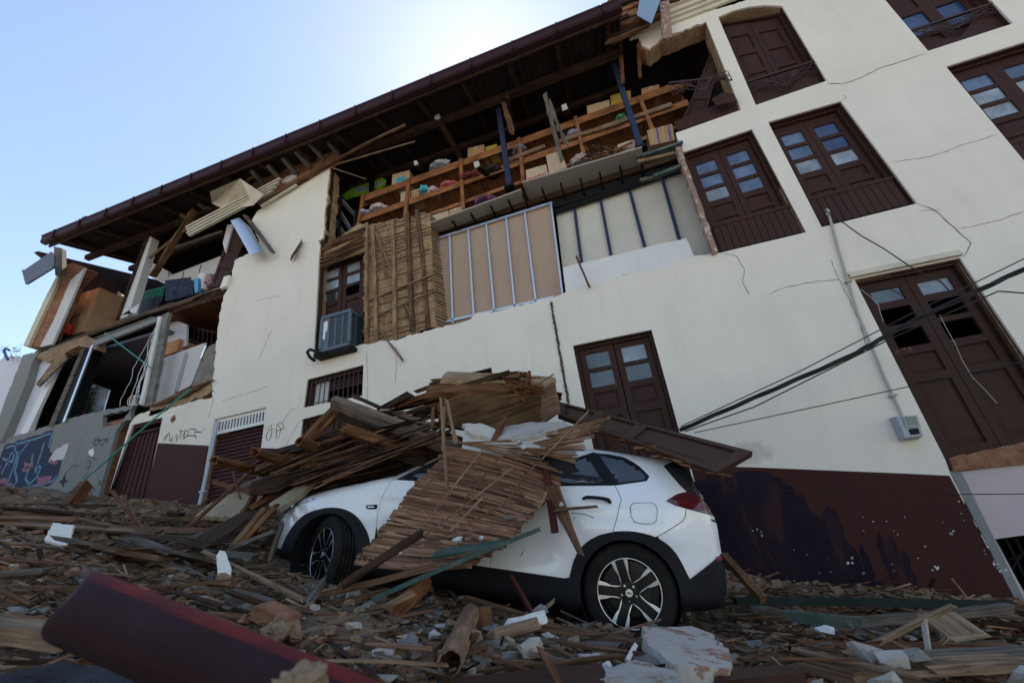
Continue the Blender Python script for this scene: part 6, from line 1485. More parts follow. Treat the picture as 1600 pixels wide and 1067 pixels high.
for k, (px, py, s, Y) in enumerate(((432, 990, .07, 1.85), (350, 912, .065, 2.6), (462, 990, .05, 1.9), (512, 1000, .045, 2.0), (586, 1010, .045, 2.2), (575, 1020, .035, 2.15), (480, 948, .035, 2.4), (545, 945, .035, 2.5))):
    thing(chunk(F(px, py, Y), s, 120 + k, sub_=3, nz=.2), 'earth_clod', M_CLOD, ['largest tan earth clod above the red painted beam', 'tan clod below the pointed white shard', 'clod touching the right of the largest clod', 'clod right of the split plank end', 'round clod on the dusty heap left of the hollow tube', 'smaller clod under the round one left of the hollow tube', 'clod beside pale stones before the front wheel', 'clod left of the split plank tip'][k], 'clod')
thing(plate(poly3([(344, 861, 2.9), (352, 863, 2.9), (362, 889, 2.8), (360, 898, 2.75), (340, 897, 2.75), (338, 870, 2.85)], 2.8), .02, jg=.004), 'plaster_shard', M_CREAM, 'upright pointed cream plaster shard left of the front wheel', 'shard')
thing(plate(poly3([(70, 846, 2.9), (82, 817, 3.1), (117, 823, 3.1), (111, 840, 2.95), (102, 854, 2.85)], 2.9), .02, jg=.008), 'white_sheet', M_CREAM, 'square cream plaster sheet lying in the debris at the far left', 'plaster')
thing(plate(poly3([(0, 846, 2.7), (26, 852, 2.7), (20, 860, 2.6), (0, 862, 2.6)], 2.6), .02, jg=.01), 'plaster_piece', M_CREAM, 'pale plaster piece cut off by the left edge of the picture', 'plaster')
# left and centre left heap
for (nme, a, b, w_, h_, mt, lb, Y) in (
    ('dark_board', (-10, 790), (200, 792), .14, .06, M_DARKW, 'long dark board lying along the foot of the sprayed wall', (5.2, 5.6)), ('dark_board', (-10, 800), (160, 804), .16, .05, M_WOOD, 'long brown board under the topmost dark board at the far left', (3.9, 4.5)),
    ('dark_board', (-10, 815), (120, 812), .12, .05, M_DARKW, 'dark board below the long brown board at the far left', (3.55, 4.2)), ('squared_block', (54, 769), (112, 782), .17, .17, M_GREYWOOD, 'squared grey beam end in front of the sprayed lettering', (5.6, 5.7)),
    ('squared_block', (134, 758), (114, 786), .19, .17, M_LOG, 'dark stub of a beam standing up before the grey wall', (5.6, 5.5)), ('diagonal_plank', (175, 767), (238, 841), .05, .03, M_REDWOOD, 'single orange plank leaning in front of the ribbed metal door', (5.0, 3.7)),
    ('thin_trim', (164, 808), (292, 803), .03, .03, M_GREEN, 'thin green trim lying at the foot of the maroon band', (5.7, 5.8)), ('thin_trim', (160, 803), (300, 807), .02, .02, M_WHITEP, 'thin white trim lying at the foot of the maroon band', (5.6, 5.7)),
    ('brown_board', (232, 810), (368, 816), .11, .05, M_WOOD, 'brown board lying level below the downpipe', (4.8, 5.0)), ('diagonal_plank', (278, 838), (386, 741), .055, .03, M_REDWOOD, 'long reddish plank leaning across the roller shutter', (4.1, 5.0)),
    ('diagonal_plank', (337, 753), (406, 772), .05, .04, M_REDWOOD, 'short reddish plank crossing the long leaning one', (5.0, 4.7)), ('thin_stick', (364, 738), (375, 776), .02, .015, M_WOOD, 'thin stick hanging between the two reddish planks', (4.6, 4.6)),
    ('steel_pipe', (374, 764), (406, 750), .09, .05, M_GALV, 'piece of silver gutter in the heap before the roller shutter', (5.2, 5.1)), ('grey_pole', (355, 860), (426, 831), .04, .04, M_GREYWOOD, 'bent grey pole in front of the bumper', (3.5, 3.3)),
    ('pale_board', (-10, 862), (130, 876), .05, .03, M_WOOD2, 'pale long lath at the far left below the cream sheet', (2.55, 2.55)), ('pale_board', (-10, 848), (80, 856), .06, .03, M_WOOD2, 'wider pale plank just above the pale long lath at the far left', (2.65, 2.7)),
    ('short_board', (108, 880), (139, 914), .07, .03, M_GREYWOOD, 'short flat grey board pointing down near the red beam end', (2.5, 2.1)), ('thin_rod', (14, 916), (142, 918), .018, .018, M_WOOD, 'thin level rod just above the red beam end', (1.8, 1.85)),
    ('long_lath', (320, 862), (470, 935), .03, .02, M_WOOD2, 'long pale lath slanting down to the front wheel', (3.0, 2.6)), ('big_board', (392, 802), (292, 868), .30, .04, M_DARKW, 'wide dark board tipped on its side left of the car', (4.0, 3.2)),
    ('heap_board', (430, 792), (378, 850), .10, .04, M_LOG, 'orange split board standing right before the bumper', (3.7, 3.6)), ('heap_board', (408, 800), (356, 862), .06, .04, M_WOOD2, 'pale split board standing left of the bumper', (3.7, 3.6)),
    ('heap_board', (440, 822), (424, 868), .05, .03, M_GREYWOOD, 'grey splinter standing against the bumper corner', (3.3, 3.3)), ('heap_board', (424, 757), (384, 800), .16, .08, M_WOOD2, 'pale broken block at the top of the heap before the car', (4.3, 4.2)),
    ('heap_board', (400, 770), (372, 820), .12, .06, M_DARKW, 'dark block under the pale broken block', (4.2, 4.1)), ('heap_board', (448, 765), (400, 790), .14, .06, M_LOG, 'brown board between the heap and the bonnet', (4.2, 4.1)), ('heap_board', (460, 800), (420, 845), .14, .05, M_DARKW, 'dark board behind the front bumper corner', (4.2, 4.1)),
    ('dark_green_board', (1152, 938), (1572, 945), .085, .05, plaster('dark_green_wood', (.02, .03, .026), (.05, .045, .04), sc=4), 'long dark green board lying along the foot of the maroon band', (4.9, 5.3)), ('dark_green_board', (1236, 963), (1336, 972), .05, .06, MATS['green_paint'], 'shorter dark green board in front of the long one', (4.0, 3.9)), ('dark_green_board', (1330, 972), (1572, 950), .05, .05, M_GREYWOOD, 'grey board running from the shorter dark green board to the corner', (3.9, 4.5)),
    ('pale_board', (1344, 1052), (1640, 1040), .06, .03, M_WOOD2, 'long pale plank at the bottom right edge', (2.9, 3.2)), ('pale_board', (1440, 1028), (1600, 1018), .12, .03, M_GREYWOOD, 'wide greyish plank above the long pale plank at bottom right', (3.1, 3.4)), ('pale_board', (1450, 1040), (1620, 1030), .10, .03, M_WOOD2, 'pale plank between two others at bottom right', (3.0, 3.3)),
    ('slanting_board', (1120, 1010), (1330, 1058), .06, .03, M_WOOD, 'long brown plank slanting away right of the dusty slab', (3.2, 2.6)), ('slanting_board', (1250, 1018), (1420, 1055), .04, .03, M_WOOD2, 'pale plank slanting beside the long brown one', (3.1, 2.7)),
    ('bent_lath', (1378, 1000), (1480, 950), .035, .02, M_WOOD2, 'bent pale lath sticking up in front of the long dark green board', (3.4, 3.6)), ('bent_lath', (1450, 1008), (1446, 982), .02, .02, M_RUBW, 'short white stub standing up at the right', (3.3, 3.3)),
    ('grey_board', (1462, 962), (1506, 990), .22, .02, M_WOOD2, 'square pale board leaning near the corner', (3.8, 3.6)), ('maroon_plank', (1130, 1062), (1240, 1052), .08, .03, M_DOORM, 'maroon plank at the bottom right of the dusty slab', (2.35, 2.5)), ('red_tool', (803, 908), (830, 955), .03, .04, MATS['dull_red'], 'red painted stick leaning in the shadow under the sill', (3.35, 3.2)),
    ('thin_stick', (735, 934), (812, 958), .02, .02, M_WOOD, 'thin stick lying in the shadow under the sill', (3.2, 3.1)), ('thin_stick', (842, 958), (860, 943), .015, .015, M_WOOD2, 'short pale stick rising right of the red stick', (3.1, 3.15))):
    m = MB(); m.rod(F(*a, Y[0]), F(*b, Y[1]), w_, h_, jit=.12, spl=.06, bow=.006, r=r_); thing(m, nme, mt, lb, 'plank' if 'block' not in nme else 'block')
m = MB(); m.tube([G(-20, 900, .06), G(60, 893, .07), F(129, 884, 2.9), F(216, 866, 3.2), F(311, 836, 3.6), F(345, 820, 3.8)], .02, 8); thing(m, 'grey_pole', M_GREYWOOD, 'long bent grey pole sweeping across the left debris', 'pole')
thing(plate(poly3([(306, 807, 4.7), (332, 789, 4.9), (352, 776, 5.0), (386, 766, 5.0), (400, 773, 4.9), (390, 790, 4.8), (386, 802, 4.7), (362, 809, 4.6)], 4.8), .05, jg=.015, seed=3), 'plaster_slab', plaster('buff_slab', (.36, .29, .19), (.16, .15, .13), sc=3, spots=(.18, .17, .16), st=.56), 'large buff plaster slab leaning against the roller shutter', 'plaster')
thing(plate(poly3([(330, 832, 4.5), (362, 822, 4.6), (372, 826, 4.5), (340, 836, 4.4)], 4.5), .04, jg=.01, seed=13), 'plaster_slab', M_CREAM, 'small buff plaster piece below the brown level board', 'plaster')
thing(plate(poly3([(420, 788, 3.9), (470, 758, 4.1), (500, 752, 4.1), (470, 772, 3.9), (440, 800, 3.8)], 4), .04, jg=.01, seed=23), 'plaster_slab', MATS['buff_slab'], 'narrow buff slab wedged at the headlight', 'plaster')
for k, (px, py, s, mt, Y, lb) in enumerate(((1347, 1018, .08, M_RUBW, 3.0, 'pale angular plaster block in the rubble right of the car'), (1392, 1030, .06, M_RUBW, 2.9, 'grey white stone right of the angular block'), (1428, 1022, .07, M_CONC, 3.0, 'elongated grey stone beside the white stub'), (1600, 1055, .07, M_RUBW, 3.1, 'grey white stone at the right edge'), (1288, 983, .05, M_WHITE, 3.5, 'small white chip before the dark green boards'), (1380, 1062, .06, M_RUBW, 2.5, 'pale stone at the bottom edge right'), (840, 950, .05, M_GREYW, 2.9, 'grey lump behind the flat cream block'), (1020, 975, .03, M_GREEN, 2.95, 'small green chip touching the rear tyre'))):
    thing(shard(F(px, py, Y), s, 140 + k, (1.1, .7, .5)), 'stone' if mt is not M_GREEN else 'green_chip', mt, lb, 'stone')
# red painted beam close to the camera
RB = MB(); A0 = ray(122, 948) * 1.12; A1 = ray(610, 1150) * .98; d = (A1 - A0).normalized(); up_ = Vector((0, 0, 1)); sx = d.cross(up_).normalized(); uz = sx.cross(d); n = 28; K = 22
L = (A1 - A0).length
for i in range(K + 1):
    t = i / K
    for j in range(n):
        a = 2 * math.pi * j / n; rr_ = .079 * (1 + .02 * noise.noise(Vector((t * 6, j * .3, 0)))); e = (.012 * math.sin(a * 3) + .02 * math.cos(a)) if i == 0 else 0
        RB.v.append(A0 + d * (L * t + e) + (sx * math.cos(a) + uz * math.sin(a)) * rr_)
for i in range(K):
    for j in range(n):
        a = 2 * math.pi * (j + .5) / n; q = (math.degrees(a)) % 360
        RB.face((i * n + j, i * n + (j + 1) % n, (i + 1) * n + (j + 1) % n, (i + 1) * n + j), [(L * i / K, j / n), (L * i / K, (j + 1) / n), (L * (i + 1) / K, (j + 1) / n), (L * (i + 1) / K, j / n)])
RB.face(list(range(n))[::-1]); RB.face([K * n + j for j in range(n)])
M_RBD = plaster('beam_dark_maroon', (.022, .008, .010), (.035, .03, .04), sc=6, rough=.55, bs=.6, spots=(.16, .12, .12), st=.66); M_RBR = plaster('beam_red', (.17, .022, .022), (.12, .05, .045), sc=5, rough=.4, bs=.3, spots=(.5, .4, .4), st=.72)
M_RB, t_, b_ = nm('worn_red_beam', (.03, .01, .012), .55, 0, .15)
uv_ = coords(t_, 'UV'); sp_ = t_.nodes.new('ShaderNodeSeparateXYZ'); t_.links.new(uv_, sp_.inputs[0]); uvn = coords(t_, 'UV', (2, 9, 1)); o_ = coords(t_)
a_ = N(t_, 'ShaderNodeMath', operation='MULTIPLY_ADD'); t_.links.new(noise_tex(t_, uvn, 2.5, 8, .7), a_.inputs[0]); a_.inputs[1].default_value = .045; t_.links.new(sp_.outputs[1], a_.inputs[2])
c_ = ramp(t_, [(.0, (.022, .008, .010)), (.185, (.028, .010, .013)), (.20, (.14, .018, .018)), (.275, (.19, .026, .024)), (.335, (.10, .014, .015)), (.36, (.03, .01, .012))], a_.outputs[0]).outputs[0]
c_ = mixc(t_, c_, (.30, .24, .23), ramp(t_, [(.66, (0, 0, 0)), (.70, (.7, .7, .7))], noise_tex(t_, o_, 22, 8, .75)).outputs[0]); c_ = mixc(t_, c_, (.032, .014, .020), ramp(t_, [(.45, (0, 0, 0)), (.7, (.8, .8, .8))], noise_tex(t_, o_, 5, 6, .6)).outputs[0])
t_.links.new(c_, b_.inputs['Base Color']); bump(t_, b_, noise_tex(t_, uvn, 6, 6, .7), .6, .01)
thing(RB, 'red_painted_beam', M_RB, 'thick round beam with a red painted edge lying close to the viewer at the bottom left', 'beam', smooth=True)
m = chunk(ray(463, 1075) * .86, .062, 301, (1, .8, .8), 4, .3); thing(m, 'earth_clod', M_CLOD, 'blurred tan clod at the bottom edge in front of the red painted beam', 'clod')
# supports under that beam
m = chunk(ray(60, 1085) * 1.45, .36, 302, (1.5, .9, .35), 4, .1); thing(m, 'broken_paving', rough_mat('dark_paving', (.022, .024, .030), (.045, .045, .052), 5, .9, .5, .01, c3=(.14, .13, .13), t3=.7), 'dark broken paving slab at the bottom left corner', 'paving')
m = MB(); m.rod(ray(-40, 975) * 1.5, ray(110, 1000) * 1.4, .08, .05, jit=.05); thing(m, 'blurred_plank', M_WOOD2, 'blurred pale brown plank at the left edge behind the red beam end', 'plank')
# ================================================================== SCATTERED DEBRIS
r_ = random.Random(99)
LMK = [(30, 800, 'under the sprayed lettering'), (90, 850, 'around the square cream sheet'), (60, 930, 'beside the blurred beam end at the left'), (190, 810, 'at the foot of the ribbed metal door'), (250, 860, 'below the leaning orange plank'), (200, 890, 'above the left end of the red beam'), (300, 820, 'at the foot of the downpipe'),
       (345, 890, 'around the pointed cream shard'), (330, 950, 'above the middle of the red beam'), (420, 920, 'left of the front wheel'), (500, 930, 'below the front wheel'), (440, 990, 'around the biggest clod'), (560, 990, 'at the split reddish plank'), (620, 950, 'below the lath mat'), (640, 1040, 'left of the open tube end'), (700, 980, 'beside the hollow tube'),
       (790, 960, 'under the door sill'), (780, 1040, 'right of the open tube end'), (860, 1000, 'by the white faceted lump'), (900, 1050, 'on the maroon board'), (930, 990, 'left of the rear wheel'), (1000, 1040, 'around the upright white shard'), (1080, 1020, 'on the broad dusty slab'), (1130, 960, 'behind the rear bumper'),
       (1200, 1000, 'right of the dusty slab'), (1200, 1050, 'at the maroon plank end'), (1290, 970, 'before the dark green boards'), (1350, 1030, 'around the angular plaster block'), (1440, 990, 'by the bent pale lath'), (1500, 1050, 'on the pale planks at the corner'), (1570, 980, 'under the corner of the building')]
def near(px, py): return min(LMK, key=lambda l: (l[0] - px) ** 2 + (1.6 * (l[1] - py)) ** 2)[2]
def region(px, py):
    return 'left of the car' if px < 430 else ('in front of the car' if px < 1090 else 'right of the car')
def laydown(c, ang, L, w_, h_, tilt, mat, name, label, group, jit=.18, spl=.04):
    d = Vector((math.cos(ang), math.sin(ang), -.21 * math.cos(ang) + tilt)).normalized()
    m = MB(); m.rod(c - d * L / 2, c + d * L / 2, w_, h_, jit=jit, spl=spl, bow=.012, r=r_, roll=r_.uniform(-.4, .4)); return thing(m, name, mat, label, 'lath' if 'lath' in name else 'board', group)
EXC = [(650, 935, 880, 1062), (985, 975, 1150, 1080), (350, 880, 580, 935), (395, 960, 600, 1035), (60, 810, 125, 860), (330, 850, 370, 900)]
def excl(px, py): return any(a <= px <= c_ and b <= py <= d_ for a, b, c_, d_ in EXC)
cnt = 0
WM = [(M_WOOD, 'brown'), (M_WOOD2, 'pale'), (M_CANE, 'reddish brown'), (M_GREYWOOD, 'grey'), (M_DARKW, 'dark'), (M_WOOD, 'brown'), (M_REDWOOD, 'rusty brown'), (M_DARKW, 'dark')]
tries = 0
while cnt < 250 and tries < 4000:
    tries += 1
    px = r_.uniform(-20, 1620); py = r_.uniform(800, 1075)
    lim = 800 + 150 * sm(150, 1200, px)
    if py < lim: continue
    c = G(px, py, .02)
    if c.y > 5.9: continue
    if -3.2 < c.x < .35 and c.y > 3.3 and c.y < 5.4: continue
    if c.length < 1.5 or excl(px, py): continue
    mt, cn = r_.choice(WM); ang = r_.gauss(0.1, .45) if r_.random() < .75 else r_.uniform(0, 3.14)
    L = r_.uniform(.12, .5) * (1 + .6 * (c.y > 3)); w_ = r_.uniform(.007, .026) * (1 + .5 * (c.y > 3))
    laydown(c + Vector((0, 0, r_.uniform(0, .05))), ang, L, w_, r_.uniform(.006, .014), r_.gauss(0, .16), mt, 'broken_lath', '%s %s lath in the rubble %s' % ('long' if L > .45 else 'short' if L < .26 else ('broad' if w_ > .02 else 'narrow'), cn, near(px, py)), '%s laths scattered in the street rubble' % cn, spl=.05)
    cnt += 1
cnt = 0
while cnt < 30:
    px = r_.uniform(-20, 1620); py = r_.uniform(800, 1070)
    if r_.random() < .5: px = r_.uniform(-20, 420); py = r_.uniform(795, 900)
    if py < 800 + 150 * sm(150, 1200, px): continue
    c = G(px, py, .03)
    if c.y > 5.9 or (-3.4 < c.x < .6 and 3.1 < c.y < 5.5) or c.y < 2.8 or excl(px, py) or 430 < px < 1060: continue
    mt, cn = r_.choice(WM); ang = r_.gauss(0.05, .22); L = r_.uniform(.5, 1.5); w_ = r_.uniform(.06, .17)
    laydown(c + Vector((0, 0, r_.uniform(0, .06))), ang, L, w_, r_.uniform(.02, .04), r_.gauss(0, .06), mt, 'broken_board', '%s %s board lying in the rubble %s' % ('wide' if w_ > .11 else 'long' if L > 1 else 'short', cn, near(px, py)), '%s boards lying in the street rubble' % cn, jit=.12, spl=.09)
    cnt += 1
cnt = 0; tries = 0
KM = [(M_CLOD, 'earth_clod', 'tan earth clod', 'clod', .06, (1, .9, .7)), (M_CLOD, 'earth_clod', 'tan earth clod', 'clod', .05, (1, .9, .7)), (M_RUBW, 'plaster_chip', 'white plaster chip', 'chip', .038, (1.2, .8, .5)), (M_RUBW, 'plaster_chip', 'white plaster chip', 'chip', .024, (1.2, .8, .5)), (M_BRICK, 'brick_fragment', 'reddish brick fragment', 'brick', .045, (1.1, .7, .5)),
      (M_CONC, 'mortar_lump', 'grey mortar lump', 'lump', .05, (1.2, .9, .5)), (M_WOOD, 'wood_chunk', 'brown wood chunk', 'chunk', .06, (1.6, .7, .4))]
while cnt < 290 and tries < 5000:
    tries += 1
    px = r_.uniform(-20, 1620); py = r_.uniform(820, 1075)
    if py < 815 + 150 * sm(150, 1200, px): continue
    c = G(px, py, .01)
    if c.y > 5.9 or (-3.2 < c.x < .35 and 3.3 < c.y < 5.4) or c.length < 1.45: continue
    mt, nme, cn, ct_, s, sq = r_.choice(KM); s *= r_.uniform(.45, 1.25) * (.8 + .1 * c.y)
    thing((chunk(c + Vector((0, 0, s * .2)), s, 1000 + cnt, sq, 3 if s > .05 else 2, .16) if mt is M_CLOD else shard(c + Vector((0, 0, s * .2)), s, 1000 + cnt, sq)), nme, mt, '%s %s in the rubble %s' % ('big' if s > .05 else 'small' if s < .03 else 'middling', cn, near(px, py)), ct_, '%ss scattered in the street rubble' % cn)
    cnt += 1
# fine crumbs and splinters nobody could count
for (nme, mats_, N_, kind_) in (('splinter_litter', [M_WOOD, M_WOOD2, M_CANE, M_DARKW, M_GREYWOOD], 3800, 0), ('crumb_litter', [M_CLOD, M_RUBW, M_BRICK, M_CONC], 7500, 1)):
    m = MB(); k = 0; t_ = 0
    while k < N_ and t_ < N_ * 4:
        t_ += 1
        if r_.random() < .75:
            px = r_.uniform(-30, 1630); py = r_.uniform(800, 1080); c = G(px, py, .006)
        else:
            x = r_.uniform(-12, 3.6); y = r_.uniform(1.6, 6.1); c = Vector((x, y, rub(x, y) + .006))
        if c.y > 6.12 or c.y < 1.25: continue
        und = -3.1 < c.x < .3 and 3.6 < c.y < 5.3
        if und and r_.random() < .8: continue
        s = .5 + .22 * c.y
        if -2.3 < c.x < -1.0 and 1.9 < c.y < 2.7 and r_.random() < .72: continue
        if kind_ == 0:
            ang = r_.gauss(.1, .7); L = r_.uniform(.02, .16) * s; d = Vector((math.cos(ang), math.sin(ang), -.21 * math.cos(ang) + r_.gauss(0, .25))).normalized()
            m.rod(c - d * L, c + d * L + Vector((0, 0, .01)), r_.uniform(.004, .016) * s, .006 * s, seg=1, jit=.25, spl=0, r=r_, mi=r_.choice((0, 0, 1, 2, 3, 4)))
        else:
            q = (.005 + .03 * r_.random() ** 3) * s; b = len(m.v); mi_ = r_.choice((0, 0, 0, 0, 0, 0, 1, 2, 3)); 
            if mi_ == 1: q *= .7
            V8 = [Vector((sx_ * r_.uniform(.4, 1.1), sy_ * r_.uniform(.4, 1.1), sz_ * r_.uniform(.3, .9))) * q + c for sz_ in (-1, 1) for sx_, sy_ in ((-1, -1), (1, -1), (1, 1), (-1, 1))]
            m.box8(V8, mi_)
        k += 1
    tag(m.obj(nme, mats_, None), None, None, None, 'stuff')
    print(nme, k)
# ================================================================== CONTENTS OF THE OPEN STOREYS
su = empty('storage_shelf', F(800, 330, 6.95), 'long pine shelf unit crammed under the open roof, above the grey soffit boards', 'shelf')
def shelf(a, b, Y, name='shelf_board', dep=.55, fb=.10, mat=M_ORANGE, th=.025):
    m = MB(); A, Bq = F(*a, Y), F(*b, Y)
    m.box8([A, Bq, Bq + Vector((0, dep, 0)), A + Vector((0, dep, 0)), A + Vector((0, 0, th)), Bq + Vector((0, 0, th)), Bq + Vector((0, dep, th)), A + Vector((0, dep, th))]); o = m.obj(name, mat, su)
    m = MB(); m.box8([A + Vector((0, -.022, -fb)), Bq + Vector((0, -.022, -fb)), Bq + Vector((0, -.002, -fb)), A + Vector((0, -.002, -fb)), A + Vector((0, -.022, th)), Bq + Vector((0, -.022, th)), Bq + Vector((0, -.002, th)), A + Vector((0, -.002, th))]); m.obj('edge_rail', mat, su)
shelf((564, 309), (1066, 128), 6.95, fb=.16); shelf((560, 342), (1074, 158), 6.95, fb=.13); shelf((566, 372), (1074, 192), 7.0, fb=.06)
for k in range(3):
    m = MB(); a, b = F(562 + 3 * k, 325 + 13 * k, 7.5), F(1070, 143 + 14 * k, 7.5); m.box8([a, b, b + Vector((0, .03, 0)), a + Vector((0, .03, 0)), a + Vector((0, 0, .15)), b + Vector((0, 0, .15)), b + Vector((0, .03, .15)), a + Vector((0, .03, .15))]); m.obj('back_board', M_ORANGE, su)
for a, b in (((568, 304), (555, 380)), ((638.5, 279), (632, 352)), ((719.7, 249), (724, 331)), ((810.6, 216), (818, 286)), ((899, 183), (914, 250)), ((999, 152), (1031, 232))):
    m = MB(); m.rod(F(*a, 6.9), F(*b, 6.9), .075, .045, up=(0, -1, 0)); m.obj('upright', M_ORANGE, su)
for a, b in (((795, 250), (852, 228)), ((930, 203), (1050, 163)), ((870, 222), (965, 192))):
    m = MB(); m.rod(F(*a, 6.88), F(*b, 6.88), .10, .02, up=(0, -1, 0), jit=.02); m.obj('patch_board', M_WOOD2, su)
M_CARD2 = rough_mat('cardboard_pale', (.50, .36, .25), (.55, .40, .28), 3, .85, .08, fine=20)
M_TAPE = nm('tape', (.5, .42, .30), .3)[0]
def boxq(q, Y, dep, mat, label, name='cardboard_box', tape=True, cat='box', jitter=0):
    c = [F(*p, Y) for p in q]; c = [c[3], c[2], c[1], c[0]]     # bl br tr tl
    m = MB(); dv = Vector((rnd.uniform(-.03, .03), dep, 0)); m.box8([c[0], c[1], c[1] + dv, c[0] + dv, c[3], c[2], c[2] + dv, c[3] + dv])
    o = m.obj(name, mat, None); tag(o, label, cat)
    if tape:
        w_ = (c[1] - c[0]).length * .09; mid0 = (c[0] + c[1]) / 2; mid1 = (c[3] + c[2]) / 2; ex = (c[1] - c[0]).normalized() * w_; n_ = Vector((0, -.003, 0))
        m = MB(); m.box8([mid0 * .35 + mid1 * .65 - ex + n_, mid0 * .35 + mid1 * .65 + ex + n_, mid0 * .35 + mid1 * .65 + ex, mid0 * .35 + mid1 * .65 - ex, mid1 - ex + n_, mid1 + ex + n_, mid1 + ex, mid1 - ex]); m.obj('tape', M_TAPE, o, origin='base') if False else None
        m2 = m.obj('tape', M_TAPE, None); m2.parent = o; m2.location = Vector(m2.location) - Vector(o.location)
    return o
def child(m, name, mat, o):
    c = m.obj(name, mat, None); c.parent = o; c.location = Vector(c.location) - Vector(o.location); return c
def text3(s, origin, ex, ey, h, mat, name, parent=None, th=.002, label=None, cat=None, shear=0, bold=0):
    cu = bpy.data.curves.new(name, 'FONT'); cu.body = s; cu.size = 1; cu.extrude = 0; cu.shear = shear; cu.offset = bold; cu.resolution_u = 3
    t = bpy.data.objects.new(name, cu); COL.objects.link(t); bpy.context.view_layer.update()
    me = bpy.data.meshes.new_from_object(t.evaluated_get(bpy.context.evaluated_depsgraph_get())); bpy.data.objects.remove(t)
    ex, ey = Vector(ex).normalized(), Vector(ey).normalized(); n_ = ex.cross(ey)
    org = Vector(origin)
    for v in me.vertices: v.co = ex * (v.co.x * h) + ey * (v.co.y * h) + n_ * th
    me.materials.clear(); me.materials.append(mat); o = bpy.data.objects.new(name, me); COL.objects.link(o); o.location = org
    if parent: o.parent = parent; o.location = org - Vector(parent.location)
    return o
# green carton with printed name
Y = 7.35
q = P2([(535, 305), (549, 295), (597, 278), (603, 281), (602, 289), (591, 297), (539, 312)], Y); m = MB(); m.slab([q], Y, Y + .02)
sg = thing(m, 'green_carton', nm('lime_green', (.22, .50, .02), .5)[0], 'lime green printed carton lying on the left end of the pine shelf', 'carton')
p0, p1 = F(552, 304, Y - .01), F(590, 290.5, Y - .01); ex = (p1 - p0); ey = Vector((-ex.z, 0, ex.x))
text3('Norma', p0, ex, ey, ex.length / 2.75 * 1.12, nm('print_white', (.8, .8, .8), .5)[0], 'lettering_outline', sg, .002, shear=.2, bold=.035)
text3('Norma', p0 + Vector((.008, -.004, .006)), ex, ey, ex.length / 2.75 * 1.1, nm('print_blue', (.02, .05, .30), .5)[0], 'lettering', sg, .003, shear=.2)
m = MB(); m.rod(F(580, 262, 7.2), F(581, 306, 7.2), .10, .08); thing(m, 'black_post', M_BLACK, 'black post standing in front of the lime green carton', 'post')
# dark slatted crates at the left end
cr = empty('crate_tower', F(535, 385, 6.6), 'tall stack of dark slatted racks just right of the cream block', 'crates')
m = MB()
for a, b in (((521, 300), (556, 338)), ((521, 316), (556, 372)), ((521, 342), (550, 385)), ((521, 372), (538, 392))): m.rod(F(*a, 6.6), F(b[0], b[1], 7.2), .10, .03)
m.obj('pale_slats', plaster('dusty_slat', (.26, .27, .32), (.1, .1, .12)), cr)
m = MB()
for a, b in (((519, 288), (517, 385)), ((533, 305), (528, 392)), ((556, 330), (552, 372))): m.rod(F(*a, 6.62), F(*b, 6.62), .04, .05)
m.obj('frame', M_BLACK, cr)
boxq([(613, 273), (640, 266), (640, 286), (612, 293)], 6.98, .35, M_CARD2, 'cardboard box with a blue print standing above the second pine upright')
bxo = bpy.data.objects[-1] if False else None
m = MB(); q = P2([(619, 279), (632, 275), (633, 283), (626, 286), (619, 287)], 6.965); m.slab([q], 6.963, 6.97); thing(m, 'blue_pack', nm('cyan_print', (.03, .40, .55), .5)[0], 'small bright blue packet stuck on the left cardboard box', 'packet')
boxq([(626, 301), (640, 297), (640, 316), (626, 321)], 7.0, .3, M_CARD2, 'narrow pale box left of the second upright on the middle shelf')
boxq([(642, 298), (654, 295), (656, 311), (642, 316)], 7.0, .3, M_CARD, 'brown box with a teal lid right of the second upright'); 
def bag(px, py, Y, sx, sz, mat, label, seed, name='plastic_bag', cat='bag', tilt=-.33):
    bm = bmesh.new(); bmesh.ops.create_icosphere(bm, subdivisions=4, radius=1); m = MB(); c = F(px, py, Y)
    for v in bm.verts:
        d = v.co; k = 1 + .35 * noise.fractal(d * 2.6 + Vector((seed * 7, 0, 0)), 1, 2, 5); k += .12 * abs(noise.noise(d * 7 + Vector((seed, 3, 0))))
        x = d.x * sx * k; z = max(-.55, d.z) * sz * k; m.v.append(c + Vector((x, d.y * .16 * k, z + x * .0)))
    for f_ in bm.faces: m.face([v.index for v in f_.verts])
    bm.free(); return thing(m, name, mat, label, cat, smooth=True)
def cl(name, c, c2, rough=.5): return rough_mat(name, c, c2, 9, rough, .5, .01)
bag(665, 299, 7.0, .11, .09, cl('cyan_bag', (.05, .42, .55), (.10, .55, .65)), 'cyan blue plastic bag on the middle shelf', 1)
bag(679, 301, 7.0, .14, .06, cl('white_pink_bag', (.6, .55, .55), (.65, .4, .42)), 'white and pink bag right of the cyan bag', 2)
bag(702, 292, 7.0, .20, .05, cl('red_cloth', (.5, .03, .06), (.55, .2, .25)), 'red and white cloth hanging over the middle shelf', 3, 'cloth', 'cloth')
bag(572, 336, 7.0, .14, .05, cl('lilac_cloth', (.35, .33, .45), (.5, .5, .58)), 'lilac grey folded cloth at the left end of the lower shelf', 4, 'cloth', 'cloth')
bag(592, 327, 7.0, .18, .08, cl('pinkish_cloth', (.5, .38, .42), (.6, .55, .58)), 'pinkish white bundle on the lower shelf', 5, 'cloth', 'cloth')
bag(688, 260, 7.0, .22, .05, cl('bluewhite_pack', (.35, .4, .5), (.5, .55, .6)), 'pale blue pack on the top shelf left of the third upright', 6, 'packet', 'packet')
bag(736, 278, 6.95, .22, .06, cl('dark_cloth', (.02, .02, .03), (.28, .06, .05)), 'black and red clothes right of the third upright', 7, 'cloth', 'cloth')
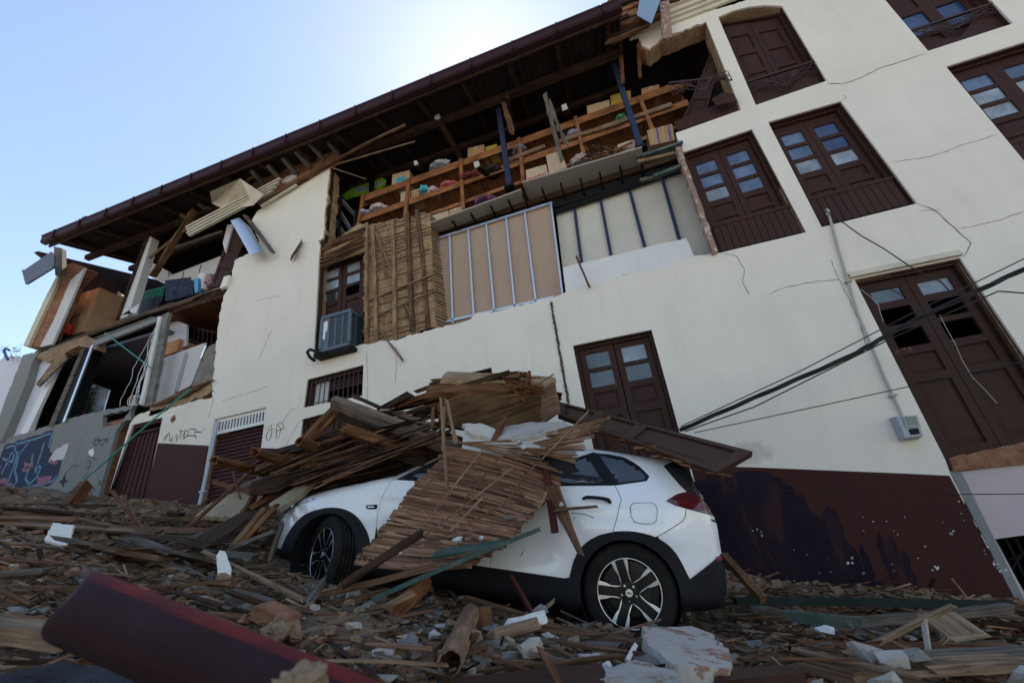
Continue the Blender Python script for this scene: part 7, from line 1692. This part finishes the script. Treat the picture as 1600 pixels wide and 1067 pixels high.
bag(770, 270, 6.95, .22, .05, cl('black_cloth', (.012, .012, .016), (.05, .05, .06)), 'black crumpled clothes left of the left blue post', 8, 'cloth', 'cloth')
bag(758, 315, 6.85, .22, .06, cl('blue_pack', (.04, .05, .22), (.3, .10, .10)), 'dark blue and red packet at the edge of the soffit', 9, 'packet', 'packet')
bag(908, 252, 6.85, .20, .12, cl('clear_bag', (.38, .28, .24), (.5, .42, .38), .3), 'greyish see-through bag beside the fifth upright', 10)
bag(898, 213, 7.0, .14, .08, cl('pinkblue_bag', (.45, .35, .36), (.2, .2, .45)), 'pale bag with blue print on the middle shelf', 11)
bag(812, 236, 7.0, .14, .05, cl('greyblue_cloth', (.12, .13, .2), (.3, .3, .36)), 'grey blue cloth right of the fourth upright', 12, 'cloth', 'cloth')
bag(970, 190, 7.0, .10, .04, cl('green_bag', (.04, .3, .12), (.1, .4, .2)), 'small green bag on the shelf at the right blue post', 13)
boxq([(731, 232), (756, 226), (757, 243), (731, 249)], 7.0, .3, M_CARD, 'cardboard box strapped with tape on the top shelf left of the left blue post')
boxq([(759, 230), (776, 225), (776, 237), (760, 241)], 7.0, .3, cl('yellow_box', (.45, .33, .06), (.5, .38, .1)), 'small yellowish box on the top shelf behind the left blue post', tape=False)
boxq([(672, 338), (700, 329), (702, 341), (672, 350)], 6.8, .3, M_CARD2, 'flat cardboard box behind the top of the lath pier')
boxq([(702, 328), (721, 322), (722, 333), (702, 340)], 6.8, .3, M_CARD, 'cardboard box left of the third upright foot')
b_ = boxq([(821.5, 266), (853, 257), (857, 276), (823.5, 287)], 6.75, .35, M_CARD2, 'pale cardboard box with red lettering beside the fourth upright')
p0, p1 = F(824.5, 282.5, 6.74), F(856, 272.5, 6.74); ex = p1 - p0; t_ = text3('plastiRed', p0, ex, Vector((-ex.z, 0, ex.x)), ex.length / 4.1, nm('print_red', (.5, .02, .03), .5)[0], 'red_lettering', b_, .003, bold=.01)
boxq([(853, 243), (876, 236), (886, 262), (858, 272)], 6.75, .35, M_CARD2, 'tall cardboard box right of the one with red lettering')
boxq([(965, 226), (990, 218), (994, 232), (967, 241)], 6.75, .35, M_CARD2, 'pale box on the soffit left of the right blue post')
boxq([(917, 166), (952, 156), (953, 171), (918, 180)], 7.0, .35, M_CARD2, 'white box with a label on the top shelf left of the right blue post')
boxq([(954, 150), (985, 141), (986, 157), (955, 167)], 7.0, .3, MATS['yellow_box'], 'yellow edged box on the top shelf at the right blue post', tape=False)
boxq([(1002, 139), (1030, 132), (1030, 145), (1003, 152)], 7.0, .3, M_CARD, 'cardboard box with yellow tape at the right end of the top shelf')
b_ = boxq([(1011, 204), (1050, 194), (1055, 219), (1016, 228)], 6.75, .35, M_CARD, 'striped cardboard box with purple and yellow tape left of the first double window', tape=False)
for k in range(4):
    m = MB(); m.rod(F(1017 + 9 * k, 202 - 2.3 * k, 6.745), F(1021 + 9 * k, 226 - 2.3 * k, 6.745), .035, .004); child(m, 'tape_stripe', [MATS['yellow_box'], cl('purple_tape', (.12, .06, .2), (.2, .12, .3))][k % 2] if k < 2 else [MATS['yellow_box'], MATS['purple_tape']][k % 2], b_)
r_ = random.Random(5)
for k in range(16):
    a = (918 + r_.uniform(0, 48), 250 - r_.uniform(5, 22)); stick('rusty_debris', a, (a[0] + r_.uniform(-20, 25), a[1] + r_.uniform(-12, 8)), 6.6, 6.65, .04, .03, [M_REDWOOD, M_DARKW][k % 2], 'rusty brown rubble stick heaped on the soffit boards', 'stick', jit=.3, spl=.08, group='rubble sticks on the soffit boards')
# wall and timbers behind the shelves
for k in range(7):
    m = MB(); x = .9 + .33 * k; m.rod((x, 8.2, 6.12), (x + .05, 8.4, 9.2), .05, .05, jit=.05); m.obj('inner_stud', M_DARKW, B)
# left top room
b_ = boxq([(122, 460), (156, 449), (142, 491), (114, 494)], 6.75, .75, M_CARD, 'big cardboard box on top of another in the torn left corner room')
boxq([(114, 496), (142, 489), (130, 518), (101, 527)], 6.7, .75, M_CARD, 'lower cardboard box under the big one in the torn left corner room')
bag(101, 514, 6.5, .10, .22, cl('red_thing', (.55, .03, .03), (.6, .08, .05)), 'red plastic thing beside the lower cardboard box', 31, 'plastic_bag')
def crate(q, Y, dep, mat, label):
    c = [F(*p, Y) for p in q]; A = c[3]; ux = c[2] - c[3]; uz = c[0] - c[3]; uy = Vector((0, dep, 0)); m = MB()
    def bar(o0, d0, w_=.03): m.rod(o0, o0 + d0, w_, w_)
    for t in (0, .22, .44, .66, .88, 1): bar(A + uz * t, ux); bar(A + uz * t + ux, uy)
    for t in [k / 6 for k in range(7)]: bar(A + ux * t, uz); bar(A + ux + uy * t, uz)
    m.box8([A, A + ux, A + ux + uy, A + uy, A + uz * .05, A + uz * .05 + ux, A + uz * .05 + ux + uy, A + uz * .05 + uy]); m.box8([A + uz * .05 + ux * .05 + uy * .05, A + ux * .95 + uy * .05 + uz * .05, A + ux * .95 + uy * .95 + uz * .05, A + ux * .05 + uy * .95 + uz * .05, A + uz * .8 + ux * .05 + uy * .05, A + ux * .95 + uy * .05 + uz * .8, A + ux * .95 + uy * .95 + uz * .8, A + ux * .05 + uy * .95 + uz * .8])
    return thing(m, 'plastic_crate', mat, label, 'crate', 'crates in the left top room')
crate([(225, 456), (256, 450), (256, 462), (222, 470)], 6.7, .4, nm('crate_green', (.01, .14, .09), .45)[0], 'green plastic crate on top of the black ones')
crate([(222, 471), (256, 463), (252, 472), (218, 481)], 6.7, .4, nm('crate_black', (.015, .018, .03), .45)[0], 'black plastic crate right below the green one')
crate([(218, 482), (252, 473), (247, 483), (214, 492)], 6.7, .4, MATS['crate_black'], 'lowest black plastic crate of the stack')
m = MB(); nx_, nz_ = 16, 14
for j in range(nz_ + 1):
    for i in range(nx_ + 1):
        s, t = i / nx_, j / nz_; a = (258 + 40 * s, 438 - 5 * s); b = (258 + 44 * s, 471 - 11 * s); p = F(a[0] + (b[0] - a[0]) * t, a[1] + (b[1] - a[1]) * t, 6.55 + .04 * math.sin(s * 14 + t * 2) * t + .02 * noise.noise(Vector((s * 6, t * 6, 0)))); m.v.append(p)
for j in range(nz_):
    for i in range(nx_): a = j * (nx_ + 1) + i; m.face((a, a + 1, a + nx_ + 2, a + nx_ + 1))
b_ = len(m.v); m.v += [v + Vector((0, .01, 0)) for v in m.v[:b_]]
for f_ in list(m.f): m.face([b_ + i for i in f_][::-1])
thing(m, 'hanging_cloth', cl('black_blue_cloth', (.02, .022, .035), (.04, .05, .09), .9), 'black cloth hanging beside the green crate', 'cloth', smooth=True)
boxq([(303, 436), (310, 434), (309, 456), (304, 458)], 6.6, .1, nm('blue_carton', (.08, .35, .6), .5)[0], 'narrow blue and white carton right of the black cloth', tape=False)
m = MB(); m.rod(F(317, 456, 6.8), F(320, 432, 6.8), .26, n=18, taper=1.12); thing(m, 'white_bucket', M_WHITEP, 'white bucket right of the narrow blue carton', 'bucket')
bag(329, 440, 6.7, .06, .18, cl('pink_cloth', (.55, .3, .36), (.6, .4, .45)), 'pink cloth between the white bucket and the hanging door leaf', 33, 'cloth', 'cloth')
boxq([(257, 537), (281, 529), (276, 549), (253, 557)], 6.6, .4, rough_mat('orange_card', (.50, .22, .11), (.55, .27, .14), 3, .8, .1), 'orange brown box on the boarded ledge left of the cream wall', tape=False)
# bits at the far left: plant and blue fitting on the broken wall head
m = MB(); r_ = random.Random(8)
for k in range(60):
    c = F(12 + r_.uniform(-16, 22), 552 + r_.uniform(-10, 10), 6.6); a = r_.uniform(0, 6.28); d = Vector((math.cos(a), .4 * math.sin(a), r_.uniform(-.2, 1))).normalized() * r_.uniform(.08, .2); s = d.cross(Vector((0, 1, 0))).normalized() * .012; b = len(m.v); m.v += [c, c + d * .5 + s, c + d, c + d * .5 - s]; m.face((b, b + 1, b + 2, b + 3))
thing(m, 'weeds', MATS['leaf_green'], 'small green weeds growing on the broken wall head at the far left', 'plant')
m = MB(); m.tube([F(12, 562, 6.5), F(6, 548, 6.5), F(9, 544, 6.5), F(14, 547, 6.5)], .03, 6); thing(m, 'blue_fitting', nm('blue_plastic', (.03, .10, .35), .5)[0], 'small bent blue pipe fitting against the sky at the far left', 'fitting')
m = MB(); m.slab([jag(P2([(-20, 566), (18, 556), (38, 558), (20, 600), (-8, 690), (-60, 700)], 6.7), .03)], 6.7, 6.9); thing(m, 'neighbour_wall', M_INWHITE, 'pale blue grey wall of the neighbouring house at the left edge', 'wall')
for o in bpy.data.objects:
    for k in ('_local', '_k'):
        if k in o: del o[k]
